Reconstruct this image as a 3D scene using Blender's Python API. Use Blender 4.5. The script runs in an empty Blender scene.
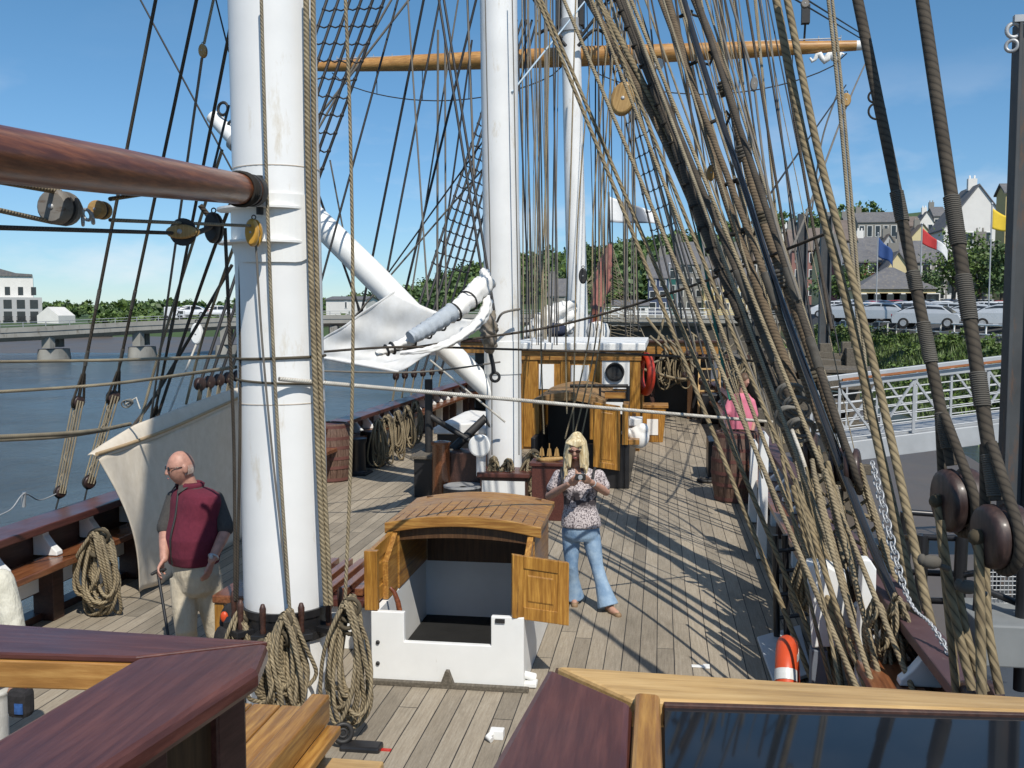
import bpy, math, random
from mathutils import Vector, Matrix
R = math.radians
random.seed(7)
S = bpy.context.scene
C = S.collection

# ------------------------------------------------------------------ camera, sky, sun, exposure
FPX = 1024 * 35.0 / 36.0
YAW, PITCH = R(8.46), R(3.97)
EYE = Vector((0, 0, 2.73))
cam_d = bpy.data.cameras.new('camera')
cam_d.lens = 35.0; cam_d.sensor_width = 36.0; cam_d.clip_start = 0.05; cam_d.clip_end = 6000
cam = bpy.data.objects.new('camera', cam_d); C.objects.link(cam)
cam.location = EYE; cam.rotation_euler = (R(90) - PITCH, 0, YAW)
S.camera = cam

w = bpy.data.worlds.new('World'); S.world = w; w.use_nodes = True
SUN_EL = R(50); SHX, SHY = -0.45, 0.89          # direction the shadows run on the deck
nt = w.node_tree; nd = nt.nodes; lk = nt.links
bg = nd['Background']
sky = nd.new('ShaderNodeTexSky'); sky.sky_type = 'NISHITA'; sky.sun_disc = False
sky.sun_elevation = SUN_EL; sky.sun_rotation = math.atan2(-SHX, -SHY)
sky.air_density = 1.0; sky.dust_density = 0.0; sky.ozone_density = 3.0
tc = nd.new('ShaderNodeTexCoord'); sx = nd.new('ShaderNodeSeparateXYZ')
mp = nd.new('ShaderNodeMapping'); mp.inputs['Scale'].default_value = (1.0, 1.0, 2.6)
nz = nd.new('ShaderNodeTexNoise'); nz.inputs['Scale'].default_value = 4.2; nz.inputs['Detail'].default_value = 9; nz.inputs['Roughness'].default_value = 0.55
rp = nd.new('ShaderNodeValToRGB'); rp.color_ramp.elements[0].position = 0.49; rp.color_ramp.elements[1].position = 0.62
el = nd.new('ShaderNodeValToRGB')
for pos, v in ((0.0, 1.0), (0.11, 0.95), (0.24, 0.0)):
    e = el.color_ramp.elements[0] if pos == 0 else (el.color_ramp.elements[1] if pos == 0.24 else el.color_ramp.elements.new(pos))
    e.position = pos; e.color = (v, v, v, 1)
mm = nd.new('ShaderNodeMath'); mm.operation = 'MULTIPLY'
m2 = nd.new('ShaderNodeMath'); m2.operation = 'MULTIPLY'; m2.inputs[1].default_value = 0.6
mx = nd.new('ShaderNodeMixRGB'); mx.inputs['Color2'].default_value = (8.2, 8.4, 8.8, 1)
lk.new(tc.outputs['Generated'], mp.inputs['Vector']); lk.new(mp.outputs[0], nz.inputs['Vector'])
lk.new(tc.outputs['Generated'], sx.inputs[0]); lk.new(sx.outputs['Z'], el.inputs[0])
lk.new(nz.outputs['Fac'], rp.inputs[0]); lk.new(rp.outputs[0], mm.inputs[0]); lk.new(el.outputs[0], mm.inputs[1])
lk.new(mm.outputs[0], m2.inputs[0]); lk.new(m2.outputs[0], mx.inputs['Fac'])
tn = nd.new('ShaderNodeValToRGB'); tn.color_ramp.elements[0].position = 0.0; tn.color_ramp.elements[0].color = (0.60, 0.76, 0.98, 1)
tn.color_ramp.elements[1].position = 0.35; tn.color_ramp.elements[1].color = (0.58, 0.90, 0.99, 1)
ml = nd.new('ShaderNodeMixRGB'); ml.blend_type = 'MULTIPLY'; ml.inputs['Fac'].default_value = 1.0
lk.new(sx.outputs['Z'], tn.inputs[0]); lk.new(sky.outputs[0], ml.inputs['Color1']); lk.new(tn.outputs[0], ml.inputs['Color2'])
lk.new(ml.outputs[0], mx.inputs['Color1']); lk.new(mx.outputs[0], bg.inputs['Color'])
bg.inputs['Strength'].default_value = 0.11

sd = bpy.data.lights.new('sun', 'SUN'); sd.energy = 4.5; sd.angle = R(0.5); sd.color = (1.0, 0.945, 0.85)
so = bpy.data.objects.new('sun', sd); C.objects.link(so)
ldir = Vector((SHX * math.cos(SUN_EL), SHY * math.cos(SUN_EL), -math.sin(SUN_EL)))
so.rotation_euler = ldir.to_track_quat('-Z', 'Y').to_euler()
S.view_settings.view_transform = 'Standard'; S.view_settings.look = 'None'
S.view_settings.exposure = 0.0; S.view_settings.gamma = 1.0
S.view_settings.use_curve_mapping = False

# ------------------------------------------------------------------ measuring helpers
_f = Vector((-math.sin(YAW) * math.cos(PITCH), math.cos(YAW) * math.cos(PITCH), -math.sin(PITCH)))
_r = Vector((math.cos(YAW), math.sin(YAW), 0)); _u = _r.cross(_f)
def ray(px, py): return _f + _r * ((px - 512) / FPX) + _u * ((384 - py) / FPX)
def W(px, py, Y):
    d = ray(px, py); return EYE + d * (Y / d.y)
def WX(px, py, X):
    d = ray(px, py); return EYE + d * (X / d.x)
def G(px, py, z=0.0):
    d = ray(px, py); return EYE + d * ((z - EYE.z) / d.z)
def V(*a): return Vector(a)

# ------------------------------------------------------------------ object helpers
WO = {}
def tag(o, label=None, cat=None, group=None, kind=None):
    if label: o['label'] = label
    if cat: o['category'] = cat
    if group: o['group'] = group
    if kind: o['kind'] = kind
    return o
def thing(name, label, cat, loc=(0, 0, 0), group=None, rotz=0):
    o = bpy.data.objects.new(name, None); C.objects.link(o); o.empty_display_size = 0.1
    o.location = loc; o.rotation_euler = (0, 0, rotz); WO[o] = Vector(loc)
    return tag(o, label, cat, group)
def copy_tree(o, parent=None):
    c = o.copy(); C.objects.link(c); c.parent = parent
    WO[c] = WO.get(o, Vector())
    for ch in list(o.children): copy_tree(ch, c)
    return c

class MB:
    def __init__(s): s.v = []; s.f = []; s.uv = []; s.sm = []; s.sharp = False
    def add(s, vs, fs, smooth=False, uvs=None):
        b = len(s.v); s.v += [Vector(p) for p in vs]
        for i, f in enumerate(fs):
            s.f.append([b + k for k in f]); s.sm.append(smooth)
            s.uv.append(uvs[i] if uvs else None)
        return s
    def box(s, c, d, M=None):
        x, y, z = d[0] / 2, d[1] / 2, d[2] / 2
        vs = [V(a * x, b * y, e * z) for a in (-1, 1) for b in (-1, 1) for e in (-1, 1)]
        if M is not None: vs = [M @ p for p in vs]
        vs = [p + Vector(c) for p in vs]
        return s.add(vs, [(0, 1, 3, 2), (4, 6, 7, 5), (0, 4, 5, 1), (2, 3, 7, 6), (0, 2, 6, 4), (1, 5, 7, 3)])
    def bb(s, x0, x1, y0, y1, z0, z1):
        return s.box(((x0 + x1) / 2, (y0 + y1) / 2, (z0 + z1) / 2), (abs(x1 - x0), abs(y1 - y0), abs(z1 - z0)))
    def beam(s, p, q, wd, ht, up=(0, 0, 1)):
        p = Vector(p); q = Vector(q); d = (q - p); L = d.length; d.normalize()
        a = d.cross(Vector(up))
        if a.length < 1e-4: a = d.cross(V(1, 0, 0))
        a.normalize(); b = a.cross(d)
        M = Matrix((a, d, b)).transposed()
        return s.box((p + q) / 2, (wd, L, ht), M)
    def tube(s, pts, r, n=8, cap=True, smooth=True):
        pts = [Vector(p) for p in pts]
        rs = r if isinstance(r, (list, tuple)) else [r] * len(pts)
        t0 = (pts[1] - pts[0]).normalized()
        a = t0.cross(V(0, 0, 1))
        if a.length < 1e-3: a = t0.cross(V(1, 0, 0))
        a.normalize()
        vs = []; L = 0; Ls = []
        for i, p in enumerate(pts):
            if i == 0: t = t0
            elif i == len(pts) - 1: t = (p - pts[i - 1])
            else: t = (pts[i + 1] - pts[i - 1])
            if t.length < 1e-9: t = t0
            t = t.normalized()
            a = (a - t * a.dot(t))
            if a.length < 1e-6: a = t.orthogonal()
            a.normalize(); b = t.cross(a)
            if i: L += (p - pts[i - 1]).length
            Ls.append(L)
            for k in range(n):
                an = 2 * math.pi * k / n
                vs.append(p + (a * math.cos(an) + b * math.sin(an)) * rs[i])
        fs = []; uv = []
        for i in range(len(pts) - 1):
            for k in range(n):
                k2 = (k + 1) % n
                fs.append((i * n + k, i * n + k2, (i + 1) * n + k2, (i + 1) * n + k))
                uv.append(((k / n, Ls[i]), ((k + 1) / n, Ls[i]), ((k + 1) / n, Ls[i + 1]), (k / n, Ls[i + 1])))
        s.add(vs, fs, smooth, uv)
        if cap:
            e = (len(pts) - 1) * n
            s.add([vs[k] for k in range(n)], [tuple(reversed(range(n)))])
            s.add([vs[e + k] for k in range(n)], [tuple(range(n))])
        return s
    def limb(s, pts, rs, n=12):
        """tube with rounded ends"""
        pts = [Vector(p) for p in pts]; rs = list(rs)
        P = []; Q = []
        d0 = (pts[0] - pts[1]).normalized(); d1 = (pts[-1] - pts[-2]).normalized()
        for a in (80, 55, 28): P.append(pts[0] + d0 * rs[0] * math.sin(R(a))); Q.append(rs[0] * math.cos(R(a)))
        P += pts; Q += rs
        for a in (28, 55, 80): P.append(pts[-1] + d1 * rs[-1] * math.sin(R(a))); Q.append(rs[-1] * math.cos(R(a)))
        return s.tube(P, Q, n)
    def rings(s, rings, smooth=True, cap=True, closed=False):
        n = len(rings[0]); vs = [p for r in rings for p in r]; fs = []
        for i in range(len(rings) - 1 + (1 if closed else 0)):
            j = (i + 1) % len(rings)
            for k in range(n):
                k2 = (k + 1) % n
                fs.append((i * n + k, i * n + k2, j * n + k2, j * n + k))
        s.add(vs, fs, smooth)
        if cap and not closed:
            s.add(rings[0], [tuple(reversed(range(n)))]); s.add(rings[-1], [tuple(range(n))])
        return s
    def lathe(s, c, prof, n=24, axis=(0, 0, 1), smooth=True, cap=True):
        ax = Vector(axis).normalized(); a = ax.orthogonal().normalized(); b = ax.cross(a)
        if n >= 14: s.sharp = True
        rg = [[Vector(c) + ax * z + (a * math.cos(2 * math.pi * k / n) + b * math.sin(2 * math.pi * k / n)) * r for k in range(n)] for r, z in prof]
        return s.rings(rg, smooth, cap)
    def torus(s, c, R0, r, axis=(0, 0, 1), n=32, m=10):
        ax = Vector(axis).normalized(); a = ax.orthogonal().normalized(); b = ax.cross(a)
        rg = []
        for i in range(n):
            t = 2 * math.pi * i / n; d = a * math.cos(t) + b * math.sin(t)
            rg.append([Vector(c) + d * (R0 + r * math.cos(2 * math.pi * k / m)) + ax * r * math.sin(2 * math.pi * k / m) for k in range(m)])
        return s.rings(rg, True, False, True)
    def ball(s, c, rad, n=12, m=8, M=None):
        rx, ry, rz = rad if isinstance(rad, (tuple, list)) else (rad,) * 3
        rg = []
        for i in range(1, m):
            ph = math.pi * i / m
            ring = [V(rx * math.sin(ph) * math.cos(2 * math.pi * k / n), ry * math.sin(ph) * math.sin(2 * math.pi * k / n), -rz * math.cos(ph)) for k in range(n)]
            if M is not None: ring = [M @ p for p in ring]
            rg.append([p + Vector(c) for p in ring])
        return s.rings(rg, True, True)
    def prism(s, pts, dv):
        n = len(pts); pts = [Vector(p) for p in pts]; dv = Vector(dv)
        vs = pts + [p + dv for p in pts]
        fs = [tuple(range(n)), tuple(reversed(range(n, 2 * n)))] + [(i, n + i, n + (i + 1) % n, (i + 1) % n) for i in range(n)]
        return s.add(vs, fs)
    def grid(s, fn, nu, nv, smooth=True):
        vs = [fn(i / nu, j / nv) for i in range(nu + 1) for j in range(nv + 1)]
        fs = []; uv = []
        for i in range(nu):
            for j in range(nv):
                a = i * (nv + 1) + j
                fs.append((a, a + nv + 1, a + nv + 2, a + 1))
                uv.append(((i / nu, j / nv), ((i + 1) / nu, j / nv), ((i + 1) / nu, (j + 1) / nv), (i / nu, (j + 1) / nv)))
        return s.add(vs, fs, smooth, uv)
    def mesh(s, name):
        me = bpy.data.meshes.new(name)
        me.from_pydata([tuple(p) for p in s.v], [], s.f)
        me.polygons.foreach_set('use_smooth', s.sm)
        if any(u is not None for u in s.uv):
            l = me.uv_layers.new(name='UVMap'); flat = []
            for f, u in zip(s.f, s.uv):
                for k in range(len(f)): flat += list(u[k]) if u else [0.0, 0.0]
            l.data.foreach_set('uv', flat)
        me.update()
        return me
    def build(s, name, m, parent=None, local=False, bevel=0, solid=0, fix=True):
        me = s.mesh(name)
        if fix:
            import bmesh
            bm = bmesh.new(); bm.from_mesh(me); bmesh.ops.recalc_face_normals(bm, faces=bm.faces); bm.to_mesh(me); bm.free()
        if s.sharp: me.set_sharp_from_angle(angle=R(48))
        return link(name, me, m, parent, local, bevel, solid)
    def union(s, name, m, parent=None, local=False, voxel=0.006, it=6, fac=0.5):
        """all closed pieces fused into one continuous surface"""
        import bmesh
        me = s.mesh(name)
        bm = bmesh.new(); bm.from_mesh(me); bmesh.ops.recalc_face_normals(bm, faces=bm.faces); bm.to_mesh(me); bm.free()
        o = bpy.data.objects.new(name, me); C.objects.link(o)
        md = o.modifiers.new('r', 'REMESH'); md.mode = 'VOXEL'; md.voxel_size = voxel; md.use_smooth_shade = True
        sm = o.modifiers.new('s', 'SMOOTH'); sm.factor = fac; sm.iterations = it
        dg = bpy.context.evaluated_depsgraph_get(); dg.update()
        me2 = bpy.data.meshes.new_from_object(o.evaluated_get(dg)); me2.name = name
        bpy.data.objects.remove(o); bpy.data.meshes.remove(me)
        me2.materials.clear()
        me2.polygons.foreach_set('use_smooth', [True] * len(me2.polygons))
        return link(name, me2, m, parent, local)
def link(name, me, m, parent=None, local=False, bevel=0, solid=0):
    o = bpy.data.objects.new(name, me); C.objects.link(o)
    if m: me.materials.append(m)
    if parent is not None:
        o.parent = parent
        if local: o.location = (0, 0, 0); WO[o] = WO[parent]
        else: o.location = -WO[parent]; WO[o] = Vector()
    else: WO[o] = Vector()
    if solid:
        sd_ = o.modifiers.new('thickness', 'SOLIDIFY'); sd_.thickness = solid
    if bevel:
        b = o.modifiers.new('bevel', 'BEVEL'); b.width = bevel; b.segments = 2; b.limit_method = 'ANGLE'; b.angle_limit = R(40)
    return o

# ------------------------------------------------------------------ materials
def _m(name):
    m = bpy.data.materials.new(name); m.use_nodes = True
    t = m.node_tree; b = t.nodes['Principled BSDF']; return m, t, b
def N(t, typ, **kw):
    n = t.nodes.new(typ)
    for k, v in kw.items():
        if k in n.inputs: n.inputs[k].default_value = v
        else: setattr(n, k, v)
    return n
def c4(c): return (c[0], c[1], c[2], 1)
def noise(t, scale, detail=6, stretch=(1, 1, 1), coord='Object', rough=0.6):
    a = N(t, 'ShaderNodeTexCoord'); b = N(t, 'ShaderNodeMapping'); b.inputs['Scale'].default_value = stretch
    n = N(t, 'ShaderNodeTexNoise'); n.inputs['Scale'].default_value = scale; n.inputs['Detail'].default_value = detail; n.inputs['Roughness'].default_value = rough
    t.links.new(a.outputs[coord], b.inputs['Vector']); t.links.new(b.outputs[0], n.inputs['Vector'])
    return n
def ramp(t, src, stops):
    r = N(t, 'ShaderNodeValToRGB'); e = r.color_ramp.elements
    while len(e) < len(stops): e.new(0.5)
    for k, (p, c) in enumerate(stops):
        e[k].position = p; e[k].color = c4(c) if len(c) == 3 else c
    t.links.new(src, r.inputs[0]); return r
def bump(t, b, src, strength, dist=0.01):
    n = N(t, 'ShaderNodeBump'); n.inputs['Strength'].default_value = strength; n.inputs['Distance'].default_value = dist
    t.links.new(src, n.inputs['Height']); t.links.new(n.outputs[0], b.inputs['Normal']); return n
def sc(c, k): return tuple(x * k for x in c)
def paint(name, col, rough=0.5, var=0.12, scale=3.0, bmp=0.05, metal=0.0, dirt=None, dirt_amt=0.55, coat=0.0, stretch=(1, 1, 1)):
    m, t, b = _m(name)
    n = noise(t, scale, 8, stretch)
    r = ramp(t, n.outputs['Fac'], [(0.3, sc(col, 1 - var)), (0.7, sc(col, 1 + var * 0.5))])
    out = r.outputs[0]
    if dirt:
        n2 = noise(t, scale * 2.3, 10, (1.6 * stretch[0], 1.6 * stretch[1], 0.45 * stretch[2]), rough=0.7)
        r2 = ramp(t, n2.outputs['Fac'], [(dirt_amt, (0, 0, 0)), (dirt_amt + 0.14, (1, 1, 1))])
        mxx = N(t, 'ShaderNodeMixRGB'); mxx.inputs['Color2'].default_value = c4(dirt)
        t.links.new(r2.outputs[0], mxx.inputs['Fac']); t.links.new(out, mxx.inputs['Color1']); out = mxx.outputs[0]
    t.links.new(out, b.inputs['Base Color'])
    rr = ramp(t, n.outputs['Fac'], [(0.25, (rough * 0.8,) * 3), (0.75, (min(1, rough * 1.2),) * 3)])
    t.links.new(rr.outputs[0], b.inputs['Roughness'])
    b.inputs['Metallic'].default_value = metal
    if coat: b.inputs['Coat Weight'].default_value = coat; b.inputs['Coat Roughness'].default_value = 0.15
    if bmp: bump(t, b, n.outputs['Fac'], bmp)
    return m
def wood(name, c1, c2, axis=1, rough=0.45, scale=6.0, coat=0.0, worn=None, worn_at=0.62):
    m, t, b = _m(name)
    st = [9.0, 9.0, 9.0]; st[axis] = 0.55
    n = noise(t, scale, 9, st, rough=0.65); n2 = noise(t, 2.2, 5)
    r = ramp(t, n.outputs['Fac'], [(0.28, sc(c1, 0.7)), (0.45, c1), (0.66, c2)])
    mxx = N(t, 'ShaderNodeMixRGB', blend_type='MULTIPLY'); mxx.inputs['Fac'].default_value = 0.55
    r2 = ramp(t, n2.outputs['Fac'], [(0.3, (0.6, 0.58, 0.55)), (0.65, (1.1, 1.1, 1.1))])
    t.links.new(r.outputs[0], mxx.inputs['Color1']); t.links.new(r2.outputs[0], mxx.inputs['Color2'])
    out = mxx.outputs[0]
    if worn:
        n3 = noise(t, 5.0, 10, [x * 0.35 for x in st], rough=0.75)
        r3 = ramp(t, n3.outputs['Fac'], [(worn_at, (0, 0, 0)), (worn_at + 0.08, (1, 1, 1))])
        m3 = N(t, 'ShaderNodeMixRGB'); m3.inputs['Color2'].default_value = c4(worn)
        t.links.new(r3.outputs[0], m3.inputs['Fac']); t.links.new(out, m3.inputs['Color1']); out = m3.outputs[0]
    t.links.new(out, b.inputs['Base Color'])
    rr = ramp(t, n2.outputs['Fac'], [(0.3, (rough * 0.75,) * 3), (0.7, (min(1, rough * 1.25),) * 3)])
    t.links.new(rr.outputs[0], b.inputs['Roughness'])
    if coat: b.inputs['Coat Weight'].default_value = coat; b.inputs['Coat Roughness'].default_value = 0.2
    bump(t, b, n.outputs['Fac'], 0.12, 0.01)
    return m
def ropemat(name, col, freq=30.0, depth=0.7, strands=3.0):
    m, t, b = _m(name)
    uv = N(t, 'ShaderNodeUVMap'); s = N(t, 'ShaderNodeSeparateXYZ')
    t.links.new(uv.outputs[0], s.inputs[0])
    a = N(t, 'ShaderNodeMath', operation='MULTIPLY'); a.inputs[1].default_value = freq
    u = N(t, 'ShaderNodeMath', operation='MULTIPLY'); u.inputs[1].default_value = strands
    ad = N(t, 'ShaderNodeMath', operation='ADD'); fr = N(t, 'ShaderNodeMath', operation='PINGPONG'); fr.inputs[1].default_value = 0.5
    t.links.new(s.outputs['Y'], a.inputs[0]); t.links.new(s.outputs['X'], u.inputs[0])
    t.links.new(a.outputs[0], ad.inputs[0]); t.links.new(u.outputs[0], ad.inputs[1]); t.links.new(ad.outputs[0], fr.inputs[0])
    k = N(t, 'ShaderNodeMath', operation='MULTIPLY'); k.inputs[1].default_value = 2.0; t.links.new(fr.outputs[0], k.inputs[0])
    r = ramp(t, k.outputs[0], [(0.0, sc(col, 0.3)), (0.3, sc(col, 0.85)), (1.0, sc(col, 1.1))])
    n = noise(t, 7, 6)
    mxx = N(t, 'ShaderNodeMixRGB', blend_type='MULTIPLY'); mxx.inputs['Fac'].default_value = 0.8
    r2 = ramp(t, n.outputs['Fac'], [(0.3, (0.55, 0.52, 0.5)), (0.7, (1.15, 1.15, 1.15))])
    t.links.new(r.outputs[0], mxx.inputs['Color1']); t.links.new(r2.outputs[0], mxx.inputs['Color2'])
    t.links.new(mxx.outputs[0], b.inputs['Base Color']); b.inputs['Roughness'].default_value = 0.85
    bump(t, b, k.outputs[0], depth, 0.006)
    return m
def foliage(name, c1, c2):
    m, t, b = _m(name)
    n = noise(t, 0.9, 4); g = N(t, 'ShaderNodeNewGeometry')
    r = ramp(t, n.outputs['Fac'], [(0.3, c1), (0.7, c2)])
    hv = N(t, 'ShaderNodeHueSaturation'); k = N(t, 'ShaderNodeMapRange'); k.inputs['To Min'].default_value = 0.6; k.inputs['To Max'].default_value = 1.4
    t.links.new(g.outputs['Random Per Island'], k.inputs['Value']); t.links.new(k.outputs[0], hv.inputs['Value'])
    t.links.new(r.outputs[0], hv.inputs['Color']); t.links.new(hv.outputs[0], b.inputs['Base Color'])
    b.inputs['Roughness'].default_value = 0.6
    b.inputs['Transmission Weight'].default_value = 0.0
    return m
def cloth(name, c1, c2, scale=120, rough=0.9, th=0.5, sharp=0.05, bmp=0.15, bscale=14):
    m, t, b = _m(name)
    n = noise(t, scale, 3); r = ramp(t, n.outputs['Fac'], [(th - sharp, c1), (th + sharp, c2)])
    t.links.new(r.outputs[0], b.inputs['Base Color']); b.inputs['Roughness'].default_value = rough
    n2 = noise(t, bscale, 4, (1, 1, 0.5)); bump(t, b, n2.outputs['Fac'], bmp, 0.03)
    return m

def deck_material():
    m, t, b = _m('weathered_deck_planks')
    L = t.links
    tcn = N(t, 'ShaderNodeTexCoord'); s = N(t, 'ShaderNodeSeparateXYZ'); L.new(tcn.outputs['Object'], s.inputs[0])
    def M(op, a, bb=None):
        n = N(t, 'ShaderNodeMath', operation=op)
        for i, v in enumerate((a, bb)):
            if v is None: continue
            if isinstance(v, (int, float)): n.inputs[i].default_value = v
            else: L.new(v, n.inputs[i])
        return n.outputs[0]
    pw = 0.137
    xs = M('DIVIDE', s.outputs['X'], pw); idx = M('FLOOR', xs); fx = M('FRACT', xs)
    wn = N(t, 'ShaderNodeTexWhiteNoise', noise_dimensions='1D'); L.new(idx, wn.inputs['W'])
    off = M('MULTIPLY', wn.outputs['Value'], 5.0)
    ys = M('DIVIDE', M('ADD', s.outputs['Y'], off), 5.5); idy = M('FLOOR', ys); fy = M('FRACT', ys)
    wn2 = N(t, 'ShaderNodeTexWhiteNoise', noise_dimensions='2D')
    cb = N(t, 'ShaderNodeCombineXYZ'); L.new(idx, cb.inputs[0]); L.new(idy, cb.inputs[1]); L.new(cb.outputs[0], wn2.inputs['Vector'])
    dx = M('ABSOLUTE', M('SUBTRACT', fx, 0.5))
    wob = noise(t, 3.0, 5, (1, 0.5, 1)); th = M('ADD', 0.455, M('MULTIPLY', wob.outputs['Fac'], 0.035))
    seam = M('GREATER_THAN', dx, th)
    butt = M('LESS_THAN', fy, 0.0016)
    sm = M('MAXIMUM', seam, butt)
    gr = noise(t, 7, 9, (9, 0.5, 1), rough=0.7); bl = noise(t, 1.1, 8, (1.3, 0.6, 1), rough=0.65); fine = noise(t, 40, 6, (3, 0.6, 1))
    base = ramp(t, gr.outputs['Fac'], [(0.25, (0.215, 0.177, 0.130)), (0.5, (0.305, 0.258, 0.195)), (0.75, (0.385, 0.338, 0.268))])
    hv = N(t, 'ShaderNodeHueSaturation'); k = N(t, 'ShaderNodeMapRange'); k.inputs['To Min'].default_value = 0.74; k.inputs['To Max'].default_value = 1.2
    L.new(wn2.outputs['Value'], k.inputs['Value']); L.new(k.outputs[0], hv.inputs['Value']); L.new(base.outputs[0], hv.inputs['Color'])
    st = ramp(t, bl.outputs['Fac'], [(0.3, (0.62, 0.62, 0.60)), (0.48, (1, 1, 1)), (0.75, (1.14, 1.12, 1.08))])
    mu = N(t, 'ShaderNodeMixRGB', blend_type='MULTIPLY'); mu.inputs['Fac'].default_value = 0.8
    L.new(hv.outputs[0], mu.inputs['Color1']); L.new(st.outputs[0], mu.inputs['Color2'])
    fn = ramp(t, fine.outputs['Fac'], [(0.35, (0.8, 0.8, 0.8)), (0.6, (1.05, 1.05, 1.05))])
    mu2 = N(t, 'ShaderNodeMixRGB', blend_type='MULTIPLY'); mu2.inputs['Fac'].default_value = 0.6
    L.new(mu.outputs[0], mu2.inputs['Color1']); L.new(fn.outputs[0], mu2.inputs['Color2'])
    fi = N(t, 'ShaderNodeMixRGB'); fi.inputs['Color2'].default_value = (0.025, 0.022, 0.02, 1)
    L.new(sm, fi.inputs['Fac']); L.new(mu2.outputs[0], fi.inputs['Color1'])
    L.new(fi.outputs[0], b.inputs['Base Color']); b.inputs['Roughness'].default_value = 0.8
    h = M('SUBTRACT', M('MULTIPLY', gr.outputs['Fac'], 0.35), sm)
    bump(t, b, h, 0.5, 0.006)
    return m
def water_material():
    m, t, b = _m('river_water')
    n = noise(t, 1.1, 8, (1.0, 0.55, 1), rough=0.6); n2 = noise(t, 0.05, 4)
    r = ramp(t, n2.outputs['Fac'], [(0.35, (0.05, 0.07, 0.085)), (0.65, (0.075, 0.095, 0.105))])
    t.links.new(r.outputs[0], b.inputs['Base Color'])
    rr = ramp(t, n2.outputs['Fac'], [(0.4, (0.1,) * 3), (0.6, (0.28,) * 3)])
    t.links.new(rr.outputs[0], b.inputs['Roughness']); b.inputs['IOR'].default_value = 1.33
    bump(t, b, n.outputs['Fac'], 1.0, 0.4)
    return m

DECK = deck_material(); WATER = water_material()
WHITE = paint('white_mast_paint', (0.80, 0.80, 0.79), 0.45, 0.08, 1.4, 0.06, dirt=(0.60, 0.54, 0.44), dirt_amt=0.575)
WHITE2 = paint('white_trim_paint', (0.80, 0.80, 0.78), 0.5, 0.06, 3, 0.05, dirt=(0.5, 0.47, 0.42), dirt_amt=0.66)
PAPER = paint('white_paper', (0.82, 0.82, 0.8), 0.6, 0.03, 4, 0)
BLACK = paint('black_gloss_paint', (0.018, 0.018, 0.02), 0.35, 0.3, 4, 0.05)
BLACKR = paint('black_rough_iron', (0.025, 0.024, 0.024), 0.6, 0.4, 12, 0.2)
GOLD = wood('varnished_pine', (0.29, 0.13, 0.026), (0.50, 0.265, 0.062), 1, 0.4, coat=0.2, worn=(0.13, 0.06, 0.02), worn_at=0.57)
GOLDX = wood('varnished_pine_across', (0.29, 0.13, 0.028), (0.50, 0.275, 0.07), 0, 0.45, coat=0.15, worn=(0.17, 0.095, 0.05), worn_at=0.56)
GOLDZ = wood('varnished_pine_upright', (0.30, 0.135, 0.022), (0.52, 0.27, 0.052), 2, 0.35, coat=0.25, worn=(0.12, 0.05, 0.014), worn_at=0.58)
PALE = wood('pale_scrubbed_pine', (0.50, 0.31, 0.12), (0.64, 0.43, 0.19), 0, 0.45, coat=0.15)
MAHOG = wood('dark_mahogany_varnish', (0.085, 0.026, 0.020), (0.135, 0.046, 0.034), 1, 0.42, coat=0.2, worn=(0.26, 0.18, 0.165), worn_at=0.67)
MAHOGX = wood('dark_mahogany_across', (0.085, 0.026, 0.020), (0.135, 0.046, 0.034), 0, 0.42, coat=0.2, worn=(0.20, 0.12, 0.105), worn_at=0.68)
PANEL = wood('brown_panel_wood', (0.07, 0.032, 0.012), (0.12, 0.058, 0.022), 2, 0.5)
REDW = wood('red_brown_rail_wood', (0.17, 0.06, 0.025), (0.28, 0.11, 0.045), 1, 0.3, coat=0.4)
DARKW = wood('dark_bulwark_wood', (0.05, 0.022, 0.016), (0.085, 0.038, 0.026), 1, 0.5)
SPAR = wood('brown_spar_varnish', (0.15, 0.042, 0.015), (0.29, 0.095, 0.032), 1, 0.35, coat=0.25, worn=(0.06, 0.02, 0.012), worn_at=0.6)
YARD = wood('golden_yard_wood', (0.40, 0.19, 0.05), (0.58, 0.32, 0.10), 0, 0.4, coat=0.3, worn=(0.16, 0.07, 0.025), worn_at=0.64)
TIMBER = wood('grey_wharf_timber', (0.10, 0.085, 0.065), (0.18, 0.155, 0.12), 1, 0.85)
BARREL = wood('old_barrel_oak', (0.11, 0.06, 0.042), (0.20, 0.125, 0.09), 2, 0.7)
BLOCKW = wood('block_ash_wood', (0.36, 0.21, 0.07), (0.5, 0.33, 0.13), 2, 0.5)
GREYB = paint('weathered_grey_block', (0.20, 0.185, 0.165), 0.65, 0.25, 12, 0.1, dirt=(0.10, 0.065, 0.04))
DEADE = wood('deadeye_wood', (0.034, 0.018, 0.016), (0.066, 0.036, 0.030), 2, 0.5, coat=0.12)
STEEL = paint('galvanised_steel', (0.42, 0.43, 0.44), 0.45, 0.15, 5, 0.05, metal=0.3)
ALU = paint('pale_aluminium', (0.46, 0.475, 0.49), 0.5, 0.1, 3, 0.03, metal=0.25)
PILE = paint('dark_steel_pile', (0.06, 0.065, 0.07), 0.6, 0.3, 2.5, 0.1, dirt=(0.12, 0.07, 0.045))
RUST = paint('orange_rust_paint', (0.34, 0.13, 0.05), 0.7, 0.25, 6, 0.1)
TAN = ropemat('tan_hemp_rope', (0.31, 0.25, 0.155), 32)
TAN2 = ropemat('grey_tan_rope', (0.30, 0.255, 0.175), 40, 0.5)
TANBIG = ropemat('thick_laid_rope', (0.255, 0.20, 0.115), 13, 0.9)
DARKR = ropemat('tarred_dark_rope', (0.075, 0.06, 0.045), 45, 0.5)
DARKS = ropemat('tarred_shroud_rope', (0.072, 0.058, 0.042), 26, 0.15)
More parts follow.
